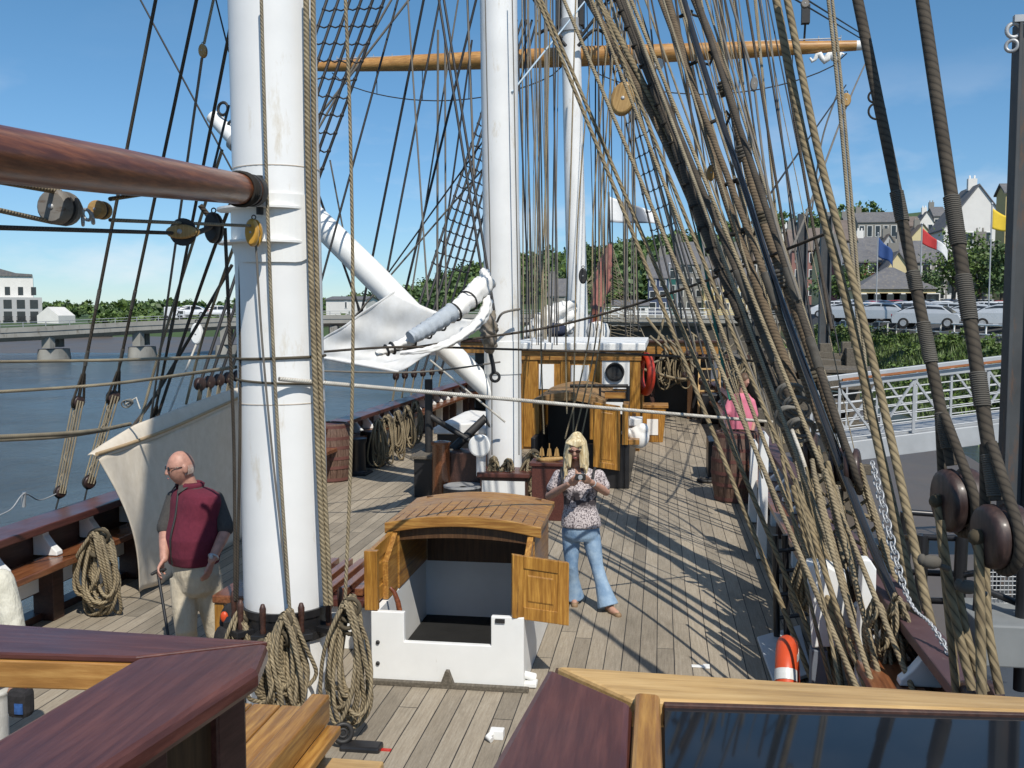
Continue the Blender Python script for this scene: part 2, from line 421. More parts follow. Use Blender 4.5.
BROWNR = ropemat('brown_shroud_rope', (0.15, 0.11, 0.068), 22, 0.8)
SEIZ = ropemat('grey_seizing_cord', (0.38, 0.35, 0.30), 0.0, 0.2, 0)
BLACKL = paint('black_wire_line', (0.022, 0.021, 0.022), 0.6, 0.2, 5, 0)
GREYL = paint('grey_thin_line', (0.16, 0.145, 0.125), 0.75, 0.25, 6, 0)
WHITER = ropemat('white_braided_rope', (0.68, 0.65, 0.58), 60, 0.4)
CANVAS = cloth('grey_white_canvas', (0.58, 0.51, 0.41), (0.66, 0.59, 0.49), 9, 0.9, 0.5, 0.2, 0.35, 5)
SAIL = cloth('white_sail_canvas', (0.70, 0.685, 0.65), (0.80, 0.79, 0.77), 6, 0.8, 0.5, 0.2, 0.3, 4)
SAILG = cloth('grey_sail_cover', (0.36, 0.40, 0.45), (0.42, 0.46, 0.50), 9, 0.9, 0.5, 0.2, 0.5, 9)
REDSAIL = cloth('faded_red_sailcloth', (0.22, 0.08, 0.06), (0.30, 0.12, 0.09), 9, 0.9, 0.5, 0.2, 0.5, 9)
ORANGE = paint('orange_lifebuoy_plastic', (0.62, 0.075, 0.018), 0.45, 0.12, 6, 0.03)
HIVIS = paint('silver_reflective_band', (0.62, 0.62, 0.60), 0.4, 0.1, 30, 0.05)
CONC = paint('grey_concrete', (0.30, 0.29, 0.26), 0.85, 0.2, 0.6, 0.2, dirt=(0.15, 0.13, 0.10), dirt_amt=0.55)
ASPH = paint('car_park_asphalt', (0.07, 0.07, 0.07), 0.9, 0.2, 2, 0.1)
MUD = paint('brown_river_mud', (0.115, 0.095, 0.078), 0.45, 0.2, 0.25, 0.25)
SLOPE = paint('grassy_bank_soil', (0.07, 0.085, 0.03), 0.95, 0.35, 0.5, 0.3, dirt=(0.10, 0.08, 0.055))
HILL = paint('hillside_grass', (0.055, 0.095, 0.03), 0.95, 0.35, 0.03, 0.0)
LEAF = foliage('broad_leaves', (0.055, 0.10, 0.022), (0.115, 0.17, 0.036))
LEAFD = foliage('dark_leaves', (0.050, 0.095, 0.032), (0.10, 0.155, 0.05))  # colours lightened in place of haze over the far hills
BARK = paint('bark', (0.10, 0.08, 0.06), 0.9, 0.3, 5, 0.3)
def glassy(name, col, rough=0.05):
    m, t, b = _m(name)
    n = noise(t, 3, 4); r = ramp(t, n.outputs['Fac'], [(0.3, sc(col, 0.8)), (0.7, sc(col, 1.2))])
    t.links.new(r.outputs[0], b.inputs['Base Color']); b.inputs['Roughness'].default_value = rough; b.inputs['IOR'].default_value = 1.5
    return m
GLASS = glassy('dark_window_glass', (0.03, 0.035, 0.04))

# ================================================================== THE SETTING
def lerp(a, b, t): return a + (b - a) * t
def interp(x, tab):
    if x <= tab[0][0]: return tab[0][1]
    for (x0, y0), (x1, y1) in zip(tab, tab[1:]):
        if x <= x1: return lerp(y0, y1, (x - x0) / (x1 - x0))
    return tab[-1][1]
def sstep(a, b, x):
    t = max(0, min(1, (x - a) / (b - a))); return t * t * (3 - 2 * t)

WZ = -2.4
mb = MB(); mb.add([(-900, -120, WZ), (900, -120, WZ), (900, 1500, WZ), (-900, 1500, WZ)], [(0, 1, 2, 3)])
tag(mb.build('river_water', WATER), kind='structure')

PORT = [(2.0, -5.45), (18, -5.5), (24, -5.45), (28, -5.3), (31, -4.8), (34, -3.4)]
STAR = [(2.0, 1.55), (18, 1.6), (24, 1.6), (28, 1.45), (31, 0.9), (34, -0.5)]
mb = MB(); pts = [V(x, y, 0) for y, x in PORT] + [V(x, y, 0) for y, x in reversed(STAR)]
pts = [V(-5.45, -4, 0)] + pts + [V(1.55, -4, 0)]
mb.add(pts, [tuple(range(len(pts)))])
tag(mb.build('ship_deck', DECK), kind='structure')

hull = thing('ship_hull', 'black painted hull side of the sailing ship between deck edge and water', 'ship hull', (-2, 10, WZ))
mb = MB()
full = [V(-5.45, -4, 0)] + [V(x, y, 0) for y, x in PORT] + [V(x, y, 0) for y, x in reversed(STAR)] + [V(1.55, -4, 0)]
ctr = V(-2, 15, 0); ring = []
for p in full:
    d = p - V(-2, p.y, 0); d.normalize() if d.length else None
    ring.append(p + d * 0.14)
for i in range(len(ring) - 1):
    a, b_ = ring[i], ring[i + 1]
    if abs(a.x - b_.x) > 5: continue
    mb.add([a + V(0, 0, -0.02), b_ + V(0, 0, -0.02), b_ + V(0, 0, -3), a + V(0, 0, -3)], [(0, 1, 2, 3)])
mb.build('hull_planking', BLACK, hull)

def bulwark(side, tab, label, y0, y1, zc, hide_gaps):
    s = 1 if side == 'p' else -1
    root = thing('bulwark', label, 'bulwark', (interp(y0, tab), y0, 0))
    n = 24
    ys = [lerp(y0, y1, i / n) for i in range(n + 1)]
    def strip(mbx, off0, off1, za, zb):
        rg = []
        for y in ys:
            x = interp(y, tab)
            rg.append([V(x + s * off0, y, za), V(x + s * off1, y, za), V(x + s * off1, y, zb), V(x + s * off0, y, zb)])
        mbx.rings(rg, False, True)
    a = MB(); strip(a, *((-0.16, 0.18) if side == 'p' else (-0.10, 0.09)), zc - 0.07, zc); a.build('cap_rail', MAHOG if side == 'p' else paint('worn_purple_rail_paint', (.095, .052, .055), .55, .2, 4, .06, dirt=(.16, .12, .11), dirt_amt=.6), root, bevel=0.01)
    a = MB(); strip(a, -0.13, -0.07, 0.22, zc - 0.072); a.build('planking', DARKW, root)
    a = MB(); strip(a, -0.12, 0.02, 0.0, 0.07); a.build('waterway', DARKW, root)
    a = MB(); strip(a, 0.03, 0.33, 0.52, 0.58); a.build('pin_rail', REDW, root, bevel=0.008)
    k = 0; y = y0 + 0.35
    while y < y1:
        x = interp(y, tab)
        b = MB()
        b.prism([(x - s * 0.065, y - 0.05, 0.585), (x + s * 0.17, y - 0.05, 0.585), (x + s * 0.165, y - 0.05, 0.62), (x + s * 0.10, y - 0.05, 0.68), (x + s * 0.04, y - 0.05, 0.76), (x + s * 0.03, y - 0.05, zc - 0.075), (x - s * 0.065, y - 0.05, zc - 0.075)], (0, 0.09, 0))
        b.build('bracket', WHITE2, root, bevel=0.008)
        b = MB(); b.bb(x - s * 0.06, x + s * 0.14, y - 0.08, y + 0.08, 0.0, 0.515)
        b.build('stanchion', DARKW if k % 3 else WHITE2, root, bevel=0.006)
        y += 0.72; k += 1
    a = MB(); strip(a, -0.055, 0.0, 0.26, 0.50); a.build('lining_board', WHITE2 if side == 'p' else DARKW, root)
    return root
bulwark('p', PORT, 'port side ship bulwark with polished cap rail above the river water', 2.0, 33.5, 0.90, True)
bulwark('s', STAR, 'starboard side ship bulwark behind the thick crossing ropes and gangway', 2.0, 33.5, 0.86, True)

# ---- ground, banks, hills
RIDGE = [(-400, 309), (50, 311), (130, 308), (200, 309), (330, 306), (410, 296), (440, 286), (500, 268), (600, 262), (640, 256), (700, 250), (790, 240), (860, 232), (930, 225), (1100, 215), (1600, 215)]
def hgt(x, y):
    q = 660 + 995 * x / max(y, 60)
    ridge = 2.73 + (315 - interp(q, RIDGE)) * 420 / 995 + 0.0
    t = sstep(160, 430, y)
    base = -3.2 if y < 150 else lerp(-3.2, .35, sstep(150, 172, y))
    if x > 20: base = max(base, lerp(-3.2, 1.7, sstep(20, 24, x)) if y > 128 else base)
    return base + max(0, ridge - .35) * t + (math.sin(x * .021) + math.sin(y * .017 + x * .008)) * 1.2 * t
mb = MB()
def tg(u, v):
    y = 145 + (v ** 1.7) * 1100; x = lerp(-1, 1, u) * (220 + y * 0.9)
    return V(x, y, hgt(x, y))
mb.grid(tg, 110, 60)
tag(mb.build('hills', HILL), kind='structure')
QX = 16.2
mb = MB(); mb.add([(QX + 1.2, -60, 1.05), (QX + 3.2, -60, 1.15), (QX + 3.2, 150, 1.15), (QX + 1.2, 150, 1.05)], [(0, 1, 2, 3)])
tag(mb.build('quay_path', CONC), kind='structure')
mb = MB(); mb.add([(QX + 3.2, -60, 1.154), (QX + 6.5, -60, 1.9), (QX + 6.5, 66, 1.9), (QX + 3.2, 66, 1.154), (QX + 6.5, 170, 4.4), (QX + 3.2, 170, 1.154)], [(0, 1, 2, 3), (3, 2, 4, 5)])
mb.add([(QX + 6.5, -60, 1.9), (420, -60, 1.9), (420, 66, 1.9), (QX + 6.5, 66, 1.9), (420, 170, 4.4), (QX + 6.5, 170, 4.4)], [(0, 1, 2, 3), (3, 2, 4, 5)])
tag(mb.build('car_park_ground', ASPH), kind='structure')
def bankf(u, v):
    y = lerp(-40, 150, u); x = lerp(9.0, QX + 1.25, v)
    z = lerp(-2.9, 1.05, sstep(0.25, 1, v)) + 0.12 * math.sin(y * .7 + v * 4) * math.sin(math.pi * v)
    return V(x, y, z)
mb = MB(); mb.grid(bankf, 120, 14); tag(mb.build('river_bank', SLOPE), kind='structure')
mb = MB()
def mudf(u, v):
    y = lerp(-40, 130, u); x = lerp(2.4, 10.5, v)
    return V(x, y, WZ + 0.10 + 0.12 * v + 0.05 * math.sin(y * 1.3 + x) + 0.04 * math.sin(x * 2.1 - y * .4))
mb.grid(mudf, 160, 16); tag(mb.build('mud_flat', MUD), kind='structure')
def farmud(u, v):
    y = lerp(118, 156, v); x = lerp(-260, -10, u)
    return V(x, y, lerp(WZ - 0.25, -0.9, v) + 0.15 * math.sin(x * .11) * (1 - v) + 0.05 * math.sin(x * .5))
mb = MB(); mb.grid(farmud, 90, 8); tag(mb.build('mud_shore', MUD), kind='structure')

def leaf_cloud(mb, c, rad, n, size, rng, flat=0.0):
    """leaf faces scattered in clumps through an uneven crown"""
    c = Vector(c); clumps = []
    for k in range(max(4, n // 40)):
        d = V(rng.gauss(0, 1), rng.gauss(0, 1), rng.gauss(0, 1)).normalized() * rng.uniform(0.35, 0.95)
        clumps.append((V(d.x * rad[0], d.y * rad[1], d.z * rad[2]), rng.uniform(0.25, 0.5)))
    for i in range(n):
        o, s = clumps[rng.randrange(len(clumps))]
        p = c + o + V(rng.gauss(0, .5) * rad[0], rng.gauss(0, .5) * rad[1], rng.gauss(0, .5) * rad[2]) * s
        nn = V(rng.gauss(0, 1), rng.gauss(0, 1), rng.gauss(0.6, 1)).normalized()
        a = nn.orthogonal().normalized(); a = Matrix.Rotation(rng.uniform(0, 6.28), 3, nn) @ a; b = nn.cross(a)
        z = size * rng.uniform(0.6, 1.3)
        mb.add([p - a * z * .5, p + b * z * .34, p + a * z * .55, p - b * z * .34], [(0, 1, 2, 3)])
rng = random.Random(3)
# hillside woodland, a mass no one could count
mb = MB(); mb2 = MB()
for k in range(1000):
    y = rng.uniform(240, 470); q = rng.choice((rng.uniform(-60, 330), rng.uniform(330, 860), rng.uniform(400, 700), rng.uniform(560, 700)))
    x = (q - 660) * y / 995
    z = hgt(x, y); r = rng.uniform(2.2, 4.6) * (.62 if q < 330 else 1)
    leaf_cloud(mb if rng.random() < .6 else mb2, (x, y, z + r * 0.7), (r * 1.25, r * 1.25, r), 70, 1.7, rng)
tag(mb.build('woodland', LEAFD, fix=False), kind='stuff', label='dark green wooded hillside beyond the far bank of the river', cat='woodland')
tag(mb2.build('woodland_scrub', LEAF, fix=False), kind='stuff', label='lighter green scrub growing between the dark trees on the far hillside', cat='woodland')
mb = MB()
for k in range(420):
    q = rng.choice((rng.uniform(60, 330), rng.uniform(60, 420))); y = rng.uniform(172, 240); x = (q - 660) * y / 995
    leaf_cloud(mb, (x, y, hgt(x, y) + 1.2), (2.5, 2.0, rng.uniform(.7, 1.5)), 45, 1.0, rng)
tag(mb.build('shore_scrub', LEAF, fix=False), kind='stuff', label='green scrub along the far shore behind the concrete bridge', cat='scrub')
# bank vegetation
mb = MB(); mb2 = MB()
for k in range(5200):
    u = rng.random() ** 1.6; v = rng.uniform(0.42, 1.0); y = lerp(22, 120, u); uu = (y + 40) / 190
    p = bankf(uu, v)
    for j in range(7):
        a = rng.uniform(0, 6.28); h = rng.uniform(0.15, 0.5); d = V(math.cos(a), math.sin(a), 0)
        q = p + V(rng.gauss(0, .2), rng.gauss(0, .2), 0); wv = d.cross(V(0, 0, 1)) * rng.uniform(.02, .05)
        mb.add([q - wv, q + wv, q + d * h * .45 + V(0, 0, h)], [(0, 1, 2)])
tag(mb.build('bank_grass', LEAF, fix=False), kind='stuff', label='long green grass growing down the river bank below the white railing', cat='grass')
for k in range(130):
    u = rng.random() ** 1.4; v = rng.uniform(0.5, 0.95); y = lerp(24, 110, u); p = bankf((y + 40) / 190, v)
    leaf_cloud(mb2, p + V(0, 0, .35), (.9, .9, rng.uniform(.4, .8)), 160, .22, rng)
tag(mb2.build('bank_undergrowth', LEAF, fix=False), kind='stuff', label='bushy weeds and nettles on the bank between railing and gangway', cat='undergrowth')

# ---- concrete river bridge, left side to the town
br = thing('road_bridge', 'long low grey concrete road bridge crossing the river ahead of the ship', 'bridge', (-30, 118, WZ))
BR = [W(-260, 337, 84), W(0, 333, 98), W(46, 331, 102), W(137, 326, 111), W(220, 322, 119), W(330, 319, 126), W(480, 318, 131), W(600, 318, 134), W(704, 319, 137), W(780, 319, 139)]
a = MB(); c = MB(); d = MB(); rg = []; rg2 = []
for p in BR:
    dd = V(.35, -.94, 0)
    rg.append([p + V(0, 0, 0), p - dd * 9, p - dd * 9 - V(0, 0, 1.0), p - V(0, 0, 1.0) - dd * 1.2, p - V(0, 0, .55)])
a.rings(rg, False, True); a.build('bridge_deck', CONC, br)
for p, q in zip(BR, BR[1:]): c.beam(p + V(0, 0, .28), q + V(0, 0, .28), .22, .5)
c.build('parapet', CONC, br)
for p, q in zip(BR, BR[1:]):
    n = max(2, int((q - p).length / 2.2))
    for zz in (.75, 1.05): d.tube([p + V(0, .0, zz), q + V(0, 0, zz)], .035, 5)
    for i in range(n):
        o = p.lerp(q, i / n); d.beam(o + V(0, 0, .5), o + V(0, 0, 1.07), .07, .07)
d.build('hand_rail', STEEL, br)
for q, Y, zt in ((46, 102, .2), (137, 111, .6), (-120, 93, 0), (225, 119, .9), (335, 126, 1), (450, 130, 1), (560, 133, 1)):
    p = W(q, 340, Y)
    for off in (1.0, 5.5):
        pr = MB(); pr.box((p.x - .35 * off, p.y + .94 * off, lerp(-.7, zt, .5)), (1.0, 1.0, zt + .7 + .6)); pr.build('pier_column', CONC, br)
    pb = MB(); pb.lathe((p.x - .3 * 3, p.y + .94 * 3, WZ - .5), [(4.3, 0), (4.25, .8), (4.0, 1.75), (0.01, 1.8)], 20)
    for i in range(len(pb.v)):
        e = pb.v[i]; e.x = (p.x - .9) + (e.x - (p.x - .9)) * .30; e.y = (p.y + 2.82) + (e.y - p.y - 2.82) * .62
    pb.build('pier_base', CONC, br)
# white railing on the town end of the bridge
wr = thing('railing', 'white metal railing along the town end of the bridge ahead', 'railing', tuple(W(600, 318, 133.5)))
a = MB(); p0 = W(604, 317, 132.5); p1 = W(706, 318, 135.5)
for zz in (.35, .75, 1.25): a.tube([p0 + V(0, 0, zz), p1 + V(0, 0, zz)], .05, 5)
for i in range(15): o = p0.lerp(p1, i / 14); a.beam(o, o + V(0, 0, 1.3), .1, .1)
a.build('rail_bars', WHITE2, wr)
# abutment below
ab = MB(); p0 = W(640, 340, 128); ab.bb(p0.x - 14, p0.x + 24, 138, 141, -3, 1.2)
tag(ab.build('bridge_abutment', paint('shade_dark_stone', (.075, .068, .055), .9, .35, .5, .2)), 'grey stone abutment wall under the town end of the bridge', 'wall')  # stone colour darkened to paint in the shade under the bridge
qw = MB(); p0 = W(-90, 350, 148); p1 = W(112, 350, 156)
qw.beam((p0.x, p0.y, -1.0), (p1.x, p1.y, -1.0), 1.0, 3.2)
tag(qw.build('quay_wall', paint('dark_wet_stone', (.03, .028, .024), .9, .4, .5, .2)), 'dark wet stone quay wall behind the left end of the bridge', 'wall')

# ---- vehicles
def carmat(nm, col): return paint(nm, col, 0.3, 0.05, 2, 0, metal=0.2, coat=0.6)
CARP = [carmat('silver_car_paint', (.50, .52, .54)), carmat('white_car_paint', (.75, .75, .75)), carmat('dark_blue_car_paint', (.03, .04, .075)), carmat('red_car_paint', (.35, .03, .03)), carmat('grey_car_paint', (.16, .17, .18)), carmat('black_car_paint', (.02, .02, .022))]
CARN = ['silver', 'white', 'dark blue', 'red', 'grey', 'black']
TYRE = paint('tyre_rubber', (.02, .02, .02), .9, .2, 5, 0)
LAMP = paint('headlight_glass', (.7, .7, .68), .2, .05, 5, 0)
REAR = paint('tail_light_red', (.4, .02, .02), .3, .05, 5, 0)
def car_proto(col):
    root = thing('parked_car', 'x', 'car')
    prof = [(-2.05, .32), (-2.1, .62), (-1.95, .86), (-1.55, .92), (-.95, 1.36), (-.55, 1.46), (.55, 1.44), (1.1, 1.30), (1.75, .98), (2.0, .90), (2.08, .6), (2.02, .32)]
    rg = []
    for wy, zs, xs in ((-.84, .96, .97), (-.80, .985, .985), (-.60, 1, 1), (0, 1.02, 1), (.60, 1, 1), (.80, .985, .985), (.84, .96, .97)):
        r_ = []
        for x, z in prof:
            k = 1 - .22 * max(0, (z - .9) / .56)
            r_.append(V(x * xs, wy * k, .32 + (z - .32) * zs))
        rg.append(r_)
    b = MB(); b.rings(rg, True, True); body = b.build('body', CARP[col], root, True)
    g = MB()
    for s in (-1, 1):
        g.prism([(-1.42, s * .79, .95), (-.92, s * .69, 1.30), (-.05, s * .67, 1.37), (-.05, s * .78, .95)], (0, s * .015, 0))
        g.prism([(.02, s * .78, .95), (.02, s * .67, 1.37), (.62, s * .67, 1.36), (1.15, s * .71, 1.22), (1.40, s * .78, .98)], (0, s * .015, 0))
    g.build('side_window', GLASS, root, True)
    g = MB(); g.prism([(-1.56, -.66, .95), (-1.56, .66, .95), (-.98, .58, 1.355), (-.98, -.58, 1.355)], (-.02, 0, .02)); g.build('windscreen', GLASS, root, True)
    g = MB(); g.prism([(1.70, -.62, 1.02), (1.70, .62, 1.02), (1.16, .56, 1.30), (1.16, -.56, 1.30)], (.02, 0, .02)); g.build('rear_window', GLASS, root, True)
    for x in (-1.32, 1.28):
        for s in (-1, 1):
            t = MB(); t.lathe((x, s * .70, .32), [(.0, 0), (.31, .0), (.33, .04), (.33, .16), (.30, .2), (.0, .2)], 18, (0, s, 0)); wv = t.build('wheel', TYRE, root, True)
            h = MB(); h.lathe((x, s * .90, .32), [(.0, 0), (.2, .0), (.19, .012), (.12, .004), (.0, .012)], 14, (0, s, 0), False); h.build('rim', STEEL, wv, True)
    for s in (-1, 1):
        h = MB(); h.box((-2.03, s * .6, .68), (.1, .32, .14)); h.build('headlight', LAMP, root, True, bevel=.03)
        h = MB(); h.box((2.02, s * .66, .78), (.1, .2, .2)); h.build('tail_light', REAR, root, True, bevel=.03)
    return root
protos = {}
def place_car(col, p, rz, label, group='cars in the quayside car park'):
    if col not in protos: protos[col] = car_proto(col); o = protos[col]
    else: o = copy_tree(protos[col])
    o.location = p; o.rotation_euler = (0, 0, rz); o['label'] = label; o['group'] = group
    return o
cars = [(928, 66, 0, 2.7, 'parked behind the white railing, nearest the thick seized shroud'), (974, 68, 0, 2.85, 'parked left of the yellow flag pole'),
        (1008, 62, 0, 2.7, 'parked nearest to the dark steel pile at right'), (905, 84, 1, 2.6, 'parked in the second row before the bungalow'),
        (880, 92, 2, 2.5, 'parked before the cream bungalow windows'), (893, 96, 3, 2.6, 'parked in the far row behind the silver ones'),
        (918, 90, 0, 2.7, 'parked in the second row right of the thick shroud'), (941, 88, 1, 2.7, 'parked in the second row under the trees'),
        (962, 92, 4, 2.5, 'parked in the back row beside the flag pole'), (985, 84, 1, 2.7, 'parked in the second row right of the yellow flag pole'),
        (1004, 92, 3, 2.5, 'parked in the back row before the shop'), (1018, 80, 0, 2.7, 'half hidden behind the steel pile'),
        (868, 90, 3, 2.6, 'parked left of the cream bungalow porch'), (846, 104, 0, 2.4, 'parked at the far left of the car park'),
        (860, 88, 5, 2.6, 'parked left of the yellow grit bin row'), (950, 76, 0, 2.75, 'parked between the two near rows'),
        (1000, 74, 5, 2.75, 'parked behind the nearest silver car'), (950, 100, 2, 2.5, 'parked in the last row below the trees')]
for k, (q, Y, col, where) in enumerate(((851, 78, 0, 'left of the laid rope pair, near row'), (868, 80, 1, 'right of the laid rope pair, near row'), (884, 76, 0, 'near row, left of the first thick shroud'), (899, 88, 5, 'under the bungalow wall at its middle'), (915, 76, 4, 'under the bungalow wall at its right end'),
    (934, 78, 0, 'middle row below the left bright tree'), (952, 110, 1, 'far row below the left bright tree'), (966, 84, 0, 'middle row between the two bright trees'), (984, 104, 0, 'far row below the right bright tree'), (996, 84, 1, 'middle row right of the yellow flag pole, half hidden'), (1012, 70, 0, 'near row against the steel upright'), (836, 90, 1, 'beyond the twin steel piles, white roof only'), (874, 98, 4, 'far row before the dark bungalow windows'), (926, 100, 5, 'far row right of the bungalow'))):
    cars.append((q, Y, col, 2.6, 'parked in the ' + where if 'row' in where else 'parked ' + where))
for q, Y, col, rz, lab in cars:
    p = W(q, 320, Y); place_car(col, (p.x, p.y, 1.905 + max(0, Y - 66) * 2.5 / 104), rz + rng.uniform(-.1, .1), CARN[col] + ' car ' + lab)
for q, Y, col, z, lab in ((186, 117.5, 1, 1.9, 'white car driving on the bridge, nearer of two beside the shrouds'), (213, 120, 1, 2.2, 'white car driving on the bridge close to the white mast')):
    p = W(q, 315, Y); place_car(col, (p.x, p.y + 1.5, p.z - .25), 0.33, lab, 'cars crossing the bridge')
vn = thing('white_van', 'small white van crossing the bridge ahead of the two white cars', 'van', tuple(W(168, 319, 116)))
p = W(168, 320, 117); a = MB()
a.box(p + V(0, 1.5, .95), (1.9, 1.6, 1.4)); a.box(p + V(1.3, 1.5, .75), (1.0, 1.5, 1.0)); a.build('van_body', CARP[1], vn, bevel=.12)
a = MB(); a.box(p + V(1.3, .73, .95), (.7, .04, .35)); a.build('van_window', GLASS, vn)
for dx in (-.6, 1.3):
    a = MB(); a.lathe(p + V(dx, .64, .3), [(0, 0), (.32, 0), (.32, .2), (0, .2)], 14, (0, 1, 0)); a.build('wheel', TYRE, vn)

# ---- quay railing
qr = thing('railing', 'white tubular railing running along the quay edge above the grassy bank', 'railing', (QX, 60, 1.05))
ya = 28; pts = []
a = MB()
for zz, rr in ((1.12, .055), (.6, .04)): a.tube([(QX + 1.5, ya, 1.05 + zz), (QX + 1.5, 112, 1.05 + zz)], rr, 8)
a.build('rail_bar', WHITE2, qr)
y = ya
while y < 112:
    a = MB(); a.tube([(QX + 1.5, y, .9), (QX + 1.5, y, 2.17)], .05, 8); a.build('rail_post', WHITE2, qr); y += 3.0

# ---- buildings
SLATE = paint('grey_roof_slate', (.13, .13, .14), .8, .25, .8, .15, dirt=(.19, .175, .155), dirt_amt=.5)
SLATEB = paint('brown_roof_slate', (.17, .135, .115), .8, .25, .8, .15)
REN = {k: paint(k + '_render', c, .85, .08, .5, .05, dirt=sc(c, .75), dirt_amt=.6) for k, c in dict(white=(.72, .70, .66), cream=(.62, .52, .30), yellow=(.56, .44, .2), grey=(.26, .25, .23), stone=(.22, .21, .19), pink=(.28, .14, .12), maroon=(.16, .035, .04), brown=(.20, .14, .11), blue=(.05, .07, .13), teal=(.02, .13, .12), pale=(.42, .42, .42), green=(.30, .38, .2)).items()}
FR = paint('white_window_frame', (.75, .75, .73), .6, .05, 3, 0)
def house(q0, q1, pyw, pyb, Y, depth, wall, roof, rise, label, floors=2, cols=3, gable='x', chim=1, name='town_house', winw=1.0, drop=8):
    """wall front between two measured directions at distance Y; the ridge runs along x ('x') or away from the viewer ('y')"""
    p0 = W(q0, pyw, Y); p1 = W(q1, pyw, Y); x0, x1 = p0.x, p1.x; zt = W((q0 + q1) / 2, pyw, Y).z; zb = W((q0 + q1) / 2, pyb, Y).z
    root = thing(name, label, 'house' if 'house' in name else 'building', ((x0 + x1) / 2, Y, zb))
    a = MB(); a.bb(x0, x1, Y, Y + depth, zb - drop, zt)
    if gable == 'y': a.prism([(x0, Y, zt), (x1, Y, zt), ((x0 + x1) / 2, Y, zt + rise)], (0, depth, 0))
    elif gable == 'x' : 
        for xe, s in ((x0, 1), (x1, -1)): a.prism([(xe, Y, zt), (xe, Y + depth, zt), (xe, Y + depth / 2, zt + rise)], (s * .2, 0, 0))
    a.build('wall', REN[wall], root)
    a = MB(); o = .25
    if gable == 'x':
        ym = Y + depth / 2
        for ye in (Y - o, Y + depth + o):
            zl = zt - o * rise / (depth / 2)
            a.prism([(x0 - o, ye, zl + .02), (x1 + o, ye, zl + .02), (x1 + o, ym, zt + rise + .02), (x0 - o, ym, zt + rise + .02)], (0, 0, .18))
    elif gable == 'y':
        xm = (x0 + x1) / 2
        for xe in (x0 - o, x1 + o):
            zl = zt - o * rise / abs(x1 - x0) * 2
            a.prism([(xe, Y - o, zl + .02), (xe, Y + depth + o, zl + .02), (xm, Y + depth + o, zt + rise + .02), (xm, Y - o, zt + rise + .02)], (0, 0, .2))
    else:
        hi = depth / 2; ym = Y + depth / 2
        A = [V(x0 - o, Y - o, zt), V(x1 + o, Y - o, zt), V(x1 + o, Y + depth + o, zt), V(x0 - o, Y + depth + o, zt)]
        B = [V(x0 + hi, ym, zt + rise), V(x1 - hi, ym, zt + rise)]
        a.add(A + B, [(0, 1, 5, 4), (1, 2, 5), (2, 3, 4, 5), (3, 0, 4), (3, 2, 1, 0)])
    rf = a.build('roof', SLATEB if roof == 'b' else SLATE, root)
    for k in range(chim):
        cx = lerp(x0, x1, (.08, .92, .5)[k]) if gable != 'y' else lerp(x0, x1, .5)
        cy = Y + depth / 2 if gable != 'y' else Y + depth * .4
        c_ = MB(); c_.box((cx, cy, zt + rise + .5), (1.3, .8, 1.8))
        for dx in (-.35, .35): c_.lathe((cx + dx, cy, zt + rise + 1.4), [(.14, 0), (.12, .5), (0.01, .5)], 8)
        c_.build('chimney', REN['stone' if wall != 'white' else 'white'], rf)
    fh = (zt - zb) / floors
    for f in range(floors):
        for k in range(cols):
            cx = lerp(x0, x1, (k + .5) / cols); cz = zb + fh * (f + .55)
            g = MB(); g.box((cx, Y + .0, cz), (winw + .24, .16, fh * .52 + .2)); wv = g.build('window', FR, root)
            g = MB(); g.box((cx, Y - .05, cz), (winw, .12, fh * .52)); g.build('pane', GLASS, wv)
    return root
house(833, 856, 240, 290, 150, 12, 'brown', 'b', 3.2, 'brown rendered house with dark roof beside the upright steel piles', 2, 2)
house(858, 906, 222, 262, 250, 9, 'stone', 'g', 2.6, 'grey stone terrace with many chimneys on the hill ridge', 2, 6, chim=2)
house(905, 940, 244, 266, 240, 14, 'cream', 'b', 4.5, 'cream house with brown roof on the ridge right of the grey terrace', 2, 2, 'y')
house(838, 880, 262, 290, 135, 10, 'maroon', 'g', 2.6, 'dark maroon shopfront house behind the flag poles', 2, 3)
house(884, 912, 272, 298, 130, 8, 'cream', 'g', 2.4, 'cream gabled house with slate roof between flag poles', 1, 2, 'y')
house(905, 948, 262, 302, 142, 9, 'grey', 'g', 3.0, 'tall grey building with long slate roof behind the red flag', 3, 3, 'x')
house(944, 1012, 228, 300, 160, 9, 'white', 'g', 6.4, 'large white gabled building standing over the trees at right', 3, 4, 'y', 1)
house(1006, 1050, 192, 300, 120, 3.2, 'yellow', 'g', 1, 'tall yellow building at the right edge behind the steel pile', 4, 3, 'x', 0)
house(1014, 1060, 268, 306, 108, 4, 'blue', 'g', .8, 'dark blue shop building below the yellow flag', 1, 3, 'x', 0, 'shop_building', 2.2)
house(858, 936, 289, 316, 109, 7, 'cream', 'g', 2.4, 'low cream bungalow with hipped slate roof beside the car park', 1, 6, 'hip', 0, 'bungalow_house', 1.9, 4)
